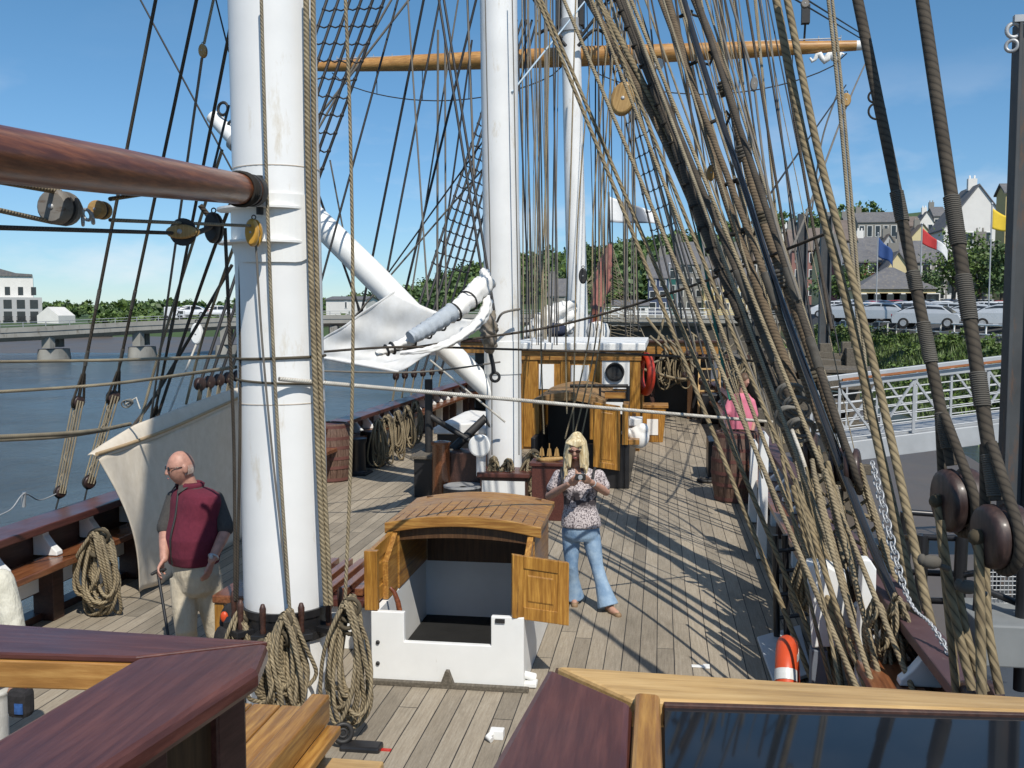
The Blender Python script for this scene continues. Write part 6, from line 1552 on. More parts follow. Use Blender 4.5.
# lines crossing the left side
rope('tan line crossing the river view, upper of three on the left', [(-20, 362, 7.5), (120, 360, 8.5), (237, 356, 6.4)], px(1.8, 7.5), TAN2)
rope('tan line crossing the river view, middle of three on the left', [(-20, 393, 6.5), (110, 384, 7.2), (236, 367, 6.3)], px(1.8, 6.8), TAN2)
rope('thick tan line crossing the river view, lowest of three on the left', [(-20, 438, 7.2), (60, 434, 8.2), (100, 430, 9), (130, 424, 10)], px(2.6, 8), TAN2)
rope('second strand of the lowest tan line on the left', [(-20, 441, 7.2), (60, 437, 8.2), (108, 430, 9.2)], px(1.8, 8), TAN2)
for lab, pts, r, m in (('thin black stay across the upper left sky', [(134, -12, 12), (232, 170, 12)], 1.0, BLACKL),
    ('thin grey line with a small block left of the near mast', [(216, -12, 8.6), (204, 44, 8.6)], 1.5, TAN2), ('lower part of the line below the small tan block', [(202, 58, 8.6), (150, 424, 10.8)], 1.2, GREYL),
    ('thin dark line just left of the near mast top', [(213, -12, 9), (229, 52, 9)], .9, BLACKL), ('short dark line behind the near mast and boom', [(229, 105, 9), (213, 170, 9)], 1.4, BLACKL),
    ('tan line slanting to the port rail under the boom, first', [(222, 150, 9.4), (160, 350, 10.6), (128, 470, 10.4)], 1.6, TAN2), ('tan line slanting to the port rail under the boom, second', [(230, 205, 9.6), (196, 300, 10.6), (150, 440, 10.8)], 1.8, DARKR),
    ('tan line slanting to the port rail under the boom, third', [(236, 240, 10), (205, 330, 11.6), (186, 404, 12)], 1.5, TAN2), ('white cord from the white block down to the port rail', [(196, 345, 11.9), (164, 425, 11.2)], 1.2, WHITER),
    ('dark stay from the left of the near mast to the port rail', [(232, 265, 11), (160, 388, 11.4), (130, 430, 10.8)], 1.8, DARKR)):
    rope(lab, pts, px(r, pts[-1][2]), m)
a = MB(); p = W(126, 404, 9.9)
for k in range(4): a.torus(p + V(.02 * k, 0, .01 * k), .045 - .006 * k, .008, (.3 * k - .4, 1, .5), 18, 6)
a.tube([p, p + V(.12, 0, .07), p + V(.16, 0, -.05)], .009, 6); tag(a.build('cord_tangle', WHITER), 'white tangle of cord on the middle port deadeye', 'cord')
# between near and middle mast
for k, (q0, y0_, q1, y1_, r, m, Yt, Yb) in enumerate(((401, -12, 308, 330, 1.2, BLACKL, 15, 14), (426, -12, 352, 360, 1.3, BLACKL, 16, 16.8), (442, -12, 378, 320, 1.2, BLACKL, 18, 17), (479, -12, 396, 330, 1.3, BLACKL, 18, 18),
    (407, -12, 428, 300, 1.0, GREYL, 16, 15), (437, -12, 487, 305, 1.6, BLACKL, 15.5, 14.2), (442, -12, 494, 310, 1.6, BLACKL, 15.5, 14.2), (467, -12, 474, 175, 1.2, GREYL, 15.5, 15), (438, 30, 437, 360, 1.2, GREYL, 20, 20),
    (445, 40, 446, 350, 1.0, GREYL, 20, 20), (460, -12, 412, 290, .9, GREYL, 18, 18), (472, 40, 436, 300, 1.0, BLACKL, 20, 20), (418, -12, 316, 120, 1.2, GREYL, 18, 18), (398, -12, 312, 140, 1.2, GREYL, 18, 18),
    (330, 160, 362, 330, .9, GREYL, 16, 16.8), (310, 170, 372, 345, 1.2, BLACKL, 16, 16.8), (482, 170, 330, 345, .9, GREYL, 16, 16.8), (484, 140, 340, 340, .8, BLACKL, 16, 16.8))):
    rope('thin line between the near and middle masts, one of many alike', [(q0, y0_, Yt), (q1, y1_, Yb)], px(r, Yb), m, 'thin lines between near and middle mast', seg=6)
for q in (489, 516):
    rope('thin halyard running close down the middle mast', [(q - 4, -12, MNY - .42), (q + 2, 300, MNY - .42), (q + 3, 455, MNY - .42)], px(.6, 15), GREYL, 'halyards along the middle mast', seg=6)
for k in range(24):
    q1 = rr.uniform(522, 560); q0 = q1 + rr.uniform(-18, 8); Y = rr.uniform(19, 28); yb = rr.uniform(330, 395) if q1 > 530 else 345
    rope('thin line among those between the middle and fore masts, one of many alike', [(q0, -12, Y + 2), (q1, min(yb, 345), Y)], px(rr.choice((.45, .6, .8, 1.0)), Y), rr.choice((BLACKL, GREYL, GREYL, TAN2)), 'thin lines between middle and fore mast', seg=5)
for k in range(20):
    q1 = rr.uniform(594, 640); q0 = q1 + rr.uniform(-10, 8); Y = rr.uniform(24, 30)
    rope('thin line close right of the far fore mast, one of many alike', [(q0, -12, Y + 1), (q1, rr.uniform(300, 345), Y)], px(rr.choice((.45, .6, .8)), Y), rr.choice((BLACKL, BLACKL, GREYL, TAN2)), 'thin lines right of the fore mast', seg=5)
for k, (q0, q1, y1_, Y) in enumerate(((541, 544, 420, 15.2), (575, 573, 440, 15.2), (590, 565, 425, 14.9), (597, 572, 432, 14.9), (601, 580, 430, 14.8), (566, 567, 400, 15))):
    rope('tan line coming down before the deckhouse above the woman', [(q0 + (10 if q0 < 570 else 22), -12, Y + 1.5), (q0 + 4, 200, Y + .6), (q0, 330, Y), (q1, y1_ + 14, Y - .3)], px(.8, 15), TAN, 'tan lines before the deckhouse', seg=6)
for k in range(16):
    q0 = rr.uniform(640, 770); sl = rr.uniform(.10, .22); Y = rr.uniform(12, 20); y1_ = rr.uniform(300, 380)
    rope('thin dark stay crossing the sky behind the starboard fan', [(q0, -12, Y), (q0 + sl * y1_, y1_, Y - 2)], px(rr.choice((.7, .9, 1.2)), Y), rr.choice((BLACKL, GREYL, DARKR)), 'thin stays behind the starboard fan', seg=5)
for lab, pts, r, m in (
    ('dark stay slanting across the sky left of the laid rope pair', [(745, -12, 12), (800, 330, 10.5)], 1.5, DARKR), ('dark stay close left of the laid rope pair', [(772, -12, 12), (812, 220, 11), (832, 330, 10)], 1.7, DARKR),
    ('double grey tackle line with slim block above the yard', [(727, -12, 10), (754, 78, 9.8)], 1.4, GREYL), ('grey fall below the slim block', [(755, 92, 9.8), (770, 200, 9.4), (800, 300, 9)], 1.4, GREYL),
    ('dark brace from the tip of the golden yard to the top', [(862, 34, 26), (788, -12, 14)], 1.0, BLACKL), ('second dark brace from the tip of the golden yard', [(860, 38, 26), (776, -12, 14)], 1.0, BLACKL),
    ('dark line from the yard arm slanting down left through the fan', [(846, 85, 20), (766, 200, 12), (740, 245, 11)], 1.1, BLACKL), ('grey tackle slanting from the yard tip to the steel piles', [(866, 62, 26), (845, 110, 20), (800, 230, 14), (780, 262, 12)], 1.5, GREYL),
    ('thin grey line left of the yard tackle', [(838, 92, 22), (822, 140, 22), (812, 210, 22)], .8, GREYL), ('dark stay rising right from the furled sail to the starboard fan', [(392, 351, 11.6), (450, 342, 12), (560, 325, 12.5), (680, 290, 11.5), (830, 232, 9.5)], 1.6, DARKR),
    ('dark horizontal line from the furled sail past the deckhouse', [(320, 352, 11.4), (400, 347, 11.5), (500, 349, 12.5), (610, 353, 13), (772, 362, 11)], 1.3, DARKR), ('tan line below the awning to port', [(318, 371, 12), (420, 372, 13), (500, 362, 14)], .9, GREYL),
    ('white diagonal cord from the mast foot to the pump', [(505, 422, 14.5), (430, 360, 14)], 1.0, WHITER), ('thin light blue cord slanting over the far mast top', [(590, -5, 20), (512, 92, 14.8)], 1.0, paint('pale_blue_cord', (.42, .52, .6), .7, .1, 8, 0)),
    ('curved grey hose hooked on the middle mast', [(497, 322, 14.5), (503, 313, 14.4), (520, 309, 14.6)], 1.2, GREYL)):
    rope(lab, pts, px(r, pts[-1][2]), m)
# fore mast top truss lines
for s in (-1, 1):
    rope('black truss line from the fore mast hood down to the golden yard, %s side' % ('left' if s < 0 else 'right'), [(571 + 9 * s, 38, 28.5), (571 + 30 * s, 10, 28.5), (571 + 46 * s, -14, 28.5)], .045, BLACKR)
    rope('black chain from the fore mast band toward the yard, %s side' % ('left' if s < 0 else 'right'), [(572 + 6 * s, 46, 28.6), (572 + 22 * s, 30, 28.6), (572 + 34 * s, 34, 28.8)], .05, BLACKR)
# forecastle clutter: ropes and nets over the beam
for k in range(20):
    q0 = rr.uniform(725, 785) if k < 11 else rr.uniform(645, 715); y0_ = rr.uniform(285, 345); Y = rr.uniform(24, 29)
    rope('tan rope draped over the forecastle rail, one of many alike', [(q0, y0_, Y), (q0 + rr.uniform(-22, 30), y0_ + rr.uniform(15, 55), Y - .3), (q0 + rr.uniform(-30, 50), y0_ + (rr.uniform(50, 75) if k < 11 else rr.uniform(20, 40)), Y - .4)], px(rr.uniform(.8, 1.5), 26), rr.choice((TAN, TAN2)), 'ropes draped over the forecastle rail', seg=5)

# ================================================================== STARBOARD RAIL SIDE
# white boards and posts in the ropes
wbd = thing('white_board_post', 'white painted board on a grey post inside the starboard ropes', 'post', tuple(G(820, 720)))
Y = 7.0; a = MB(); pts = [W(806, 566, Y), W(822, 563, Y), W(846, 577, Y), W(855, 646, Y), W(812, 648, Y)]
a.prism(pts, (.03, .22, 0)); a.build('white_board', WHITE2, wbd, bevel=.01)
a = MB(); p0, p1 = W(812, 650, Y), W(828, 650, Y); a.bb(p0.x, p1.x, Y, Y + .12, 0, p0.z - .003); a.build('grey_post', paint('grey_post_paint', (.16, .18, .22), .6, .1, 4), wbd, bevel=.006)
for q, Y, top, lab in ((754, 13.2, 440, 'white wooden stanchion right of the barrel'), (764, 11.2, 432, 'white wooden stanchion behind the rope bunch, right of the barrel'), (868, 6.6, 560, 'white knee post low in the bunch of tan ropes')):
    p = W(q, top, Y); a = MB(); hw = .055; a.prism([(p.x - hw, Y, 0.02), (p.x + hw, Y, .02), (p.x + hw, Y, p.z - .06), (p.x + hw * .3, Y, p.z), (p.x - hw * .6, Y, p.z)], (0, .12, 0)); tag(a.build('white_stanchion', WHITE2, bevel=.008), lab, 'stanchion')
ob = thing('lifebuoy', 'orange lifebuoy with a silver band standing edge on by the starboard rail', 'lifebuoy', tuple(G(790, 700)))
p = W(791, 690, 6.45); ax = V(1, -.16, .05).normalized(); a = MB(); a.torus((p.x, p.y + .15, p.z - .04), .27, .068, ax, 44, 16); a.build('ring', ORANGE, ob)
s_ = ax.cross(V(0, 0, 1)).normalized(); u_ = s_.cross(ax)
for an in (35, 145, 215, 325):
    d = s_ * math.cos(R(an)) + u_ * math.sin(R(an)); t = -s_ * math.sin(R(an)) + u_ * math.cos(R(an)); a = MB(); a.lathe(V(p.x, p.y + .15, p.z - .04) + d * .27 - t * .035, [(.06, 0), (.0705, 0), (.0705, .07), (.06, .07)], 20, t); a.build('silver_band', HIVIS, ob)
rp_ = thing('deck_ramp', 'pale grey metal ramp plate on the deck beside the orange lifebuoy', 'ramp', tuple(G(770, 660)))
a = MB(); q = [G(757, 640, .02), G(800, 628, .02), G(812, 676, .02), G(775, 690, .02)]; a.prism(q, (0, 0, .03)); a.build('plate', paint('pale_grey_plate', (.50, .53, .56), .5, .1, 4, .03), rp_, bevel=.006)
# black boarding rail to starboard
br_ = thing('boarding_rail', 'black steel boarding rail across the starboard deck side', 'railing', tuple(G(780, 640)))
a = MB()
for q in (777, 787): a.tube([G(q, 642), W(q - 2, 535, G(q, 642).y)], .028, 10)
a.build('rail_post', BLACK, br_)
a = MB(); Yg = G(780, 642).y
for py in (545, 566, 589, 612): a.tube([W(777, py + 6, Yg), W(850, py - 3, Yg - .1)], .018, 8)
a.build('rail_bar', BLACK, br_)
pf = thing('boarding_platform', 'black steel boarding platform with frame and mesh outside the starboard rail', 'platform', tuple(W(960, 640, 6.5)))
P = lambda q, py, Y: W(q, py, Y)
def tb(name, segs, r, m=BLACK):
    a = MB()
    for s_ in segs: a.tube(s_, r, 10)
    return a.build(name, m, pf)
tb('frame_post', [[P(906, 512, 7.4), P(902, 640, 7.4)], [P(923, 535, 6.9), P(918, 640, 6.9)], [P(962, 536, 6.8), P(957, 640, 6.8)], [P(985, 540, 6.4), P(976, 652, 6.4)], [P(1024, 560, 6.3), P(1020, 690, 6.3)]], .04)
tb('frame_bar', [[P(906, 512, 7.4), P(960, 516, 7.4)], [P(923, 537, 6.9), P(1040, 541, 6.7)], [P(905, 572, 7.2), P(960, 574, 6.9)], [P(890, 538, 7.6), P(920, 537, 6.9)], [P(957, 575, 6.8), P(1040, 566, 6.6)], [P(912, 600, 7), P(1040, 604, 6.6)], [P(985, 590, 6.4), P(1040, 612, 6.4)]], .022)
a = MB()
for k in range(16): a.tube([P(990 + k * 4, 545, 6.6), P(986 + k * 4, 640, 6.6)], .004, 4)
for k in range(22): a.tube([P(985, 546 + k * 4.4, 6.6), P(1052, 546 + k * 4.4, 6.6)], .004, 4)
a.build('wire_mesh', STEEL, pf)
a = MB(); q = [P(900, 645, 7.6), P(1060, 645, 7.2), P(1060, 640, 5.6), P(930, 640, 5.9)]; zf = q[0].z; a.prism([V(p.x, p.y, zf) for p in q], (0, 0, -.06)); a.build('platform_floor', paint('blue_grey_floor', (.06, .07, .085), .7, .15, 4, .05), pf)
a = MB(); q0 = P(976, 620, 6.2); a.bb(q0.x, q0.x + .4, 6.1, 6.7, q0.z - .25, q0.z); a.build('step_box', paint('grey_step', (.22, .23, .23), .7, .15, 5), pf, bevel=.01)
a = MB(); a.tube([P(1000, 508, 9), P(1060, 498, 9)], .03, 8); tag(a.build('rusty_bar', RUST), 'orange rusty bar beyond the right big deadeye', 'bar')
# hanging chain
ch = MB(); p0 = path([(872, 462, 6.6), (905, 590, 6.0), (935, 630, 5.8), (985, 715, 5.3)], 60)
for i in range(60):
    c_, d_ = (p0[i] + p0[i + 1]) / 2, (p0[i + 1] - p0[i]).normalized(); ax = d_.orthogonal().normalized(); ax = Matrix.Rotation((i % 2) * 1.57, 3, d_) @ ax
    b_ = d_.cross(ax); L_ = (p0[i + 1] - p0[i]).length * .8; pts = [c_ + d_ * math.cos(t) * L_ + b_ * math.sin(t) * L_ * .6 for t in [k * math.pi / 6 for k in range(13)]]
    ch.tube(pts, .0055, 5, cap=False)
tag(ch.build('chain', STEEL, fix=False), 'galvanised chain hanging behind the starboard ropes', 'chain')
# chain and little posts on the port rail
ch = MB(); p0 = path([(-14, 448 + 72, 8.2), (10, 510, 8.4), (24, 494, 8.6), (40, 500, 8.9), (60, 492, 9.2)], 50)
ch.tube(p0, .006, 6); tag(ch.build('rail_chain', STEEL), 'thin grey chain along the port cap rail', 'chain')
a = MB(); p = W(24, 526, 8.62); a.tube([V(p.x, p.y, .9), W(24, 492, 8.62)], .022, 8); tag(a.build('chain_post', STEEL), 'short steel post carrying the chain on the port rail', 'post')

# ================================================================== PEOPLE
SKIN = paint('fair_skin', (.50, .285, .205), .55, .22, 20, .04)
SKIN2 = paint('ruddy_skin', (.48, .25, .185), .5, .28, 22, .05)
def ell(c, rx, ry, ang, n=28, sq=2.3):
    out = []
    for k in range(n):
        t = 2 * math.pi * k / n; ct, st_ = math.cos(t), math.sin(t)
        x = rx * math.copysign(abs(ct) ** (2 / sq), ct); y = ry * math.copysign(abs(st_) ** (2 / sq), st_)
        out.append(V(c[0] + x * math.cos(ang) - y * math.sin(ang), c[1] + x * math.sin(ang) + y * math.cos(ang), c[2]))
    return out
def head_mesh(mb, c, s, M):
    """skull, jaw, nose, brow, ears; local front is -Y"""
    n, m = 32, 22; rg = []
    for i in range(1, m):
        ph = math.pi * i / m; z = -math.cos(ph); ring = []
        for k in range(n):
            t = 2 * math.pi * k / n; x = math.sin(ph) * math.cos(t); y = math.sin(ph) * math.sin(t)
            X, Y_, Z = x * .075, y * .096, z * .118
            if z < 0:
                w_ = 1 - .34 * (-z) ** 1.5; X *= w_
                if y > 0: Y_ *= 1 - .35 * (-z)
                else: Y_ *= 1 - .06 * (-z)
            if y < 0:
                fx = abs(x)
                Y_ += .010 * math.exp(-((z - .02) / .10) ** 2) * math.exp(-((fx - .42) / .18) ** 2)     # eye sockets
                Y_ -= .006 * math.exp(-((z - .20) / .10) ** 2) * math.exp(-(fx / .55) ** 2)               # brow
                Y_ -= .008 * math.exp(-((z + .88) / .12) ** 2) * math.exp(-(fx / .22) ** 2)               # chin
                Y_ -= .004 * math.exp(-((z + .52) / .09) ** 2) * math.exp(-(fx / .24) ** 2)               # lips
            ring.append(Vector(c) + M @ (V(X, Y_, Z) * s))
        rg.append(ring)
    mb.rings(rg, True, True)
    P = lambda x, y, z: Vector(c) + M @ (V(x, y, z) * s)
    mb.limb([P(0, -.090, .020), P(0, -.101, -.010), P(0, -.105, -.024)], [.008 * s, .0105 * s, .0125 * s], 10)
    for e in (-1, 1): mb.limb([P(e * .010, -.100, -.028), P(e * .012, -.098, -.026)], [.009 * s, .007 * s], 8)
    for e in (-1, 1): mb.ball(P(e * .077, .008, -.004), (.012 * s, .02 * s, .032 * s), 10, 8, M)
    return P
def hand(mb, wrist, d, palm_n, s=1.0, curl=.5, side=1):
    """palm and five bent fingers; d points to the fingers, palm_n is the way the palm faces"""
    wrist = Vector(wrist); d = Vector(d).normalized(); nn = Vector(palm_n); nn = (nn - d * nn.dot(d)).normalized(); b = d.cross(nn) * side
    for k in range(4):
        mb.limb([wrist, wrist + d * .045 * s + b * (.012 * (k - 1.5)) * s, wrist + d * .088 * s + b * (.0195 * (k - 1.5)) * s], [.015 * s, .0145 * s, .0115 * s], 8)
    for k, L in enumerate((.066, .076, .072, .056)):
        o = wrist + d * .086 * s + b * (.0205 * (k - 1.5)) * s; pts = [o]; dd = d.copy()
        for j, f in enumerate((.44, .32, .26)):
            dd = (dd + nn * curl * (.55 + .35 * j)).normalized(); pts.append(pts[-1] + dd * L * f * 1.12 * s)
        mb.limb(pts, [.0095 * s, .0088 * s, .008 * s, .0068 * s], 8)
    o = wrist + d * .022 * s - b * .022 * s
    mb.limb([o, o + (d * .6 - b * .6 + nn * .3).normalized() * .035 * s, o + (d * .85 - b * .35 + nn * .5).normalized() * .066 * s, o + (d * .95 - b * .05 + nn * .7).normalized() * .088 * s], [.0135 * s, .012 * s, .0105 * s, .008 * s], 8)

# ---------------- the woman with the camera
WX, WYy = W(584, 500, 9.2).x, 9.2
def wp(q, py, dy=0): return W(q, py, WYy + dy)
wo = thing('person', 'blonde person in patterned top and pale flared jeans holding a small camera', 'person', (WX, WYy, 0))
Hm = Matrix.Rotation(R(-4), 3, 'Z') @ Matrix.Rotation(R(16), 3, 'X')
hc_ = wp(576, 448, -.06)
b = MB(); P = head_mesh(b, hc_, .98, Hm)
chest = wp(578, 480, 0); zs = wp(578, 470).z
b.limb([wp(577, 462, .03), wp(578, 474, .03)], [.055, .065], 14)
b.rings([ell(wp(579, 470, .03), .10, .07, 0), ell(wp(579, 474, .02), .165, .095, 0), ell(wp(580, 486, .0), .165, .115, 0), ell(wp(580, 505, 0), .14, .1, 0), ell(wp(581, 528, 0), .165, .115, 0), ell(wp(581, 537, 0), .14, .1, 0)])
AR = dict(sh=wp(559, 476, .02), el=wp(549, 496, .03), wr=wp(569, 484, -.26)); AL = dict(sh=wp(599, 476, .02), el=wp(606, 492, .03), wr=wp(591, 482, -.26))
for A, sd2 in ((AR, 1), (AL, -1)):
    b.limb([A['sh'], A['sh'].lerp(A['el'], .5), A['el']], [.05, .045, .038], 12); b.limb([A['el'], A['el'].lerp(A['wr'], .3), A['wr']], [.038, .04, .026], 12)
cpos = wp(580.5, 477, -.36)
hand(b, AR['wr'], cpos + V(-.03, 0, -.01) - AR['wr'], V(.6, .5, .6), .9, .5, 1); hand(b, AL['wr'], cpos + V(.03, 0, -.01) - AL['wr'], V(-.6, .5, .6), .9, .5, -1)
hipR, hipL = wp(571, 532, .02), wp(590, 532, .02); kR, kL = wp(571.5, 566, .0), wp(597, 566, -.05); aR, aL = G(572, 600, .08), G(608, 604, .08)
aR = V(aR.x, 9.30, .08); aL = V(aL.x, 9.05, .08)
for h_, k_, a_ in ((hipR, kR, aR), (hipL, kL, aL)): b.limb([h_, h_.lerp(k_, .5), k_, k_.lerp(a_, .35), a_], [.085, .075, .055, .05, .036], 12)
for a_, dx in ((aR, .02), (aL, .10)):
    b.limb([a_ + V(0, .03, -.035), a_ + V(dx * .5, -.07, -.05), a_ + V(dx, -.14, -.06)], [.035, .034, .022], 10)
b.union('body', SKIN, wo, voxel=.0065, it=3)
TOP_, tt, tb_ = _m('patterned_top')
tn_ = noise(tt, 75, 3); tco = N(tt, 'ShaderNodeTexCoord'); tsx = N(tt, 'ShaderNodeSeparateXYZ'); tt.links.new(tco.outputs['Object'], tsx.inputs[0])
tbr = ramp(tt, tsx.outputs['Z'], [(.93, (0, 0, 0)), (.97, (1, 1, 1)), (1.13, (1, 1, 1)), (1.19, (0, 0, 0))])
zmr = N(tt, 'ShaderNodeMath', operation='MULTIPLY'); zmr.inputs[1].default_value = .5; tt.links.new(tsx.outputs['Z'], zmr.inputs[0])
tbr = ramp(tt, zmr.outputs[0], [(.475, (0, 0, 0)), (.49, (1, 1, 1)), (.545, (1, 1, 1)), (.57, (0, 0, 0))])
bl_ = noise(tt, 9, 2); bb2 = ramp(tt, bl_.outputs['Fac'], [(.44, (0, 0, 0)), (.5, (1, 1, 1))])
bm_ = N(tt, 'ShaderNodeMath', operation='MULTIPLY'); tt.links.new(tbr.outputs[0], bm_.inputs[0]); tt.links.new(bb2.outputs[0], bm_.inputs[1])
tca = ramp(tt, tn_.outputs['Fac'], [(.43, (.11, .09, .10)), (.52, (.56, .50, .50))])
tmx = N(tt, 'ShaderNodeMixRGB'); tmx.inputs['Color2'].default_value = (.055, .045, .05, 1); tt.links.new(bm_.outputs[0], tmx.inputs['Fac']); tt.links.new(tca.outputs[0], tmx.inputs['Color1'])
tt.links.new(tmx.outputs[0], tb_.inputs['Base Color']); tb_.inputs['Roughness'].default_value = .9; tf = noise(tt, 16, 4); bump(tt, tb_, tf.outputs['Fac'], .3, .03)
t = MB()
t.rings([ell(wp(578, 468, .03), .105, .075, 0), ell(wp(579, 471.5, .02), .17, .10, 0), ell(wp(579, 478, .0), .178, .12, 0), ell(wp(580, 488, -.02), .172, .138, 0), ell(wp(580, 497, -.01), .152, .125, 0), ell(wp(580, 507, 0), .152, .12, 0), ell(wp(581, 518, 0), .182, .142, 0), ell(wp(581, 526, 0), .188, .148, 0), ell(wp(581, 526.5, 0), .16, .11, 0)])
for A in (AR, AL): t.limb([A['sh'] + V(0, 0, .005), A['sh'].lerp(A['el'], .35), A['sh'].lerp(A['el'], .62)], [.058, .060, .064], 14)
top_o = t.union('blouse', TOP_, wo, voxel=.009, it=4)
a = MB()   # neckline skin showing: a broad V of skin laid on the chest
pts = [wp(568, 469, -.085), wp(588, 469, -.085), wp(585, 476, -.128), wp(579, 485, -.158), wp(572, 476, -.128)]
a.limb([wp(571, 473, -.05), wp(576, 479, -.098), wp(579, 485, -.118)], [.012, .022, .012], 10); a.limb([wp(586, 473, -.05), wp(582, 479, -.098), wp(579, 485, -.118)], [.012, .022, .012], 10); a.limb([wp(578, 470, -.01), wp(578.5, 474.5, -.060), wp(579, 481, -.108)], [.04, .04, .02], 12); a.union('neckline', SKIN, wo, voxel=.007, it=3)
a = MB()
for q0, q1 in ((561, 563), (594, 591)): a.tube([wp(q0 + 1, 468, .06), wp(q0, 471, -.07), wp((q0 + q1) / 2, 480, -.13), wp(q1, 490, -.10)], .012, 8)
a.build('bag_strap', BLACKR, wo)
JN = cloth('pale_blue_denim', (.13, .23, .38), (.33, .45, .58), 9, .9, .5, .22, .35, 18)
t = MB(); t.rings([ell(wp(581, 520, 0), .155, .115, 0), ell(wp(581, 528, 0), .175, .13, 0), ell(wp(581, 536, 0), .165, .12, 0), ell(wp(581, 540, 0), .14, .1, 0)])
for h_, k_, a_ in ((hipR, kR, aR), (hipL, kL, aL)):
    a2 = a_ + V(0, 0, -.03); t.tube([h_ + V(0, 0, .03), h_.lerp(k_, .5), k_, k_.lerp(a2, .4), k_.lerp(a2, .75), a2], [.090, .080, .060, .062, .082, .102], 16)
t.union('jeans', JN, wo, voxel=.009, it=4)
SH = paint('tan_sandal', (.28, .18, .10), .7, .2, 12, .05)
for a_, dx in ((aR, .02), (aL, .10)):
    t = MB(); t.limb([a_ + V(0, .04, -.068), a_ + V(dx, -.14, -.070)], [.036, .032], 12); t.limb([a_ + V(dx * .5 - .035, -.07, -.06), a_ + V(dx * .5, -.075, -.025), a_ + V(dx * .5 + .035, -.07, -.06)], [.01, .01, .01], 8); t.union('sandal', SH, wo, voxel=.008, it=2)
HAIR = None
m, t_, bb_ = _m('blonde_hair'); n_ = noise(t_, 90, 6, (1, 1, .08)); r__ = ramp(t_, n_.outputs['Fac'], [(.34, (.40, .29, .14)), (.5, (.62, .50, .29)), (.66, (.80, .71, .50))]); t_.links.new(r__.outputs[0], bb_.inputs['Base Color']); bb_.inputs['Roughness'].default_value = .45; bump(t_, bb_, n_.outputs['Fac'], .35, .006); HAIR = m
rh = random.Random(4); t = MB(); HC = Vector(hc_)
t.ball(HC + Hm @ V(0, .024, .022), (.083, .097, .106), 20, 14, Hm)
for k in range(26):                     # the mass of the hair, front left round the back to front right
    an = lerp(-.30 * math.pi, 1.30 * math.pi, k / 25); ca, sa = math.cos(an), math.sin(an)
    L = (.25 + .05 * math.sin(k * 1.9)) if sa > -.5 else .20
    t.limb([HC + Hm @ V(ca * .03 + .008, sa * .04 + .02, .122), HC + Hm @ V(ca * .076, sa * .084 + .016, .05), HC + V(ca * .094, sa * .090 + .018, -.06), HC + V(ca * .096, sa * .083 + .012, -L * .7 + .02), HC + V(ca * .085, sa * .078, -L + .03)], [.018, .024, .026, .022, .008], 8)
for k in range(70):                     # loose locks over it
    an = lerp(-.33 * math.pi, 1.33 * math.pi, rh.random()); ca, sa = math.cos(an), math.sin(an)
    L = rh.uniform(.24, .34) if sa > -.5 else rh.uniform(.15, .23)
    t.limb([HC + Hm @ V(ca * .03 + .01, sa * .04 + .02, .130), HC + Hm @ V(ca * .084, sa * .090 + .015, .05), HC + V(ca * .108, sa * .102 + .015, -.06), HC + V(ca * .108 + rh.uniform(-.012, .012), sa * .098 + .01, -L * .7 + .03), HC + V(ca * .095 + rh.uniform(-.025, .025), sa * .085 + rh.uniform(-.015, .015), -L + .03)], [.009, .010, .009, .007, .002], 6)
for k in range(15):                     # fringe swept from a side parting
    x = lerp(-.068, .068, k / 14); e = .040 + .035 * abs(x - .02) / .07
    t.limb([HC + Hm @ V(.02, -.02, .130), HC + Hm @ V(x * .85 + .003, -.068, .090), HC + Hm @ V(x * 1.15, -.088, e)], [.010, .011, .004], 6)
t.union('hair', HAIR, wo, voxel=.0048, it=2, fac=.35)
DKL = glassy('tinted_lens', (.05, .02, .015), .1)
t = MB()
for e in (-1, 1): t.ball(P(e * .034, -.095, .008), (.024, .008, .017), 14, 8, Hm)
t.tube([P(-.012, -.102, .012), P(.012, -.102, .012)], .003, 6)
for e in (-1, 1): t.tube([P(e * .056, -.088, .012), P(e * .074, -.04, .012), P(e * .078, .0, .012)], .003, 6)
t.build('sunglasses', DKL, wo)
t = MB(); t.ball(P(0, -.0985, -.058), (.021, .006, .007), 12, 8, Hm); t.build('lips', paint('lips', (.38, .11, .10), .5, .1, 8, 0), wo)
cm = thing('camera', 'small black compact camera held by the blonde person', 'camera', tuple(cpos))
t = MB(); t.box(cpos, (.095, .025, .058)); t.build('camera_body', BLACKR, cm, bevel=.008)
t = MB(); t.lathe(cpos + V(0, -.012, 0), [(.0, .028), (.018, .028), (.022, .02), (.022, 0)], 18, (0, -1, 0)); t.build('lens', STEEL, cm)
t = MB(); t.torus(AL['wr'].lerp(AL['el'], .12), .03, .006, AL['el'] - AL['wr'], 20, 6); t.build('bracelet', STEEL, wo)

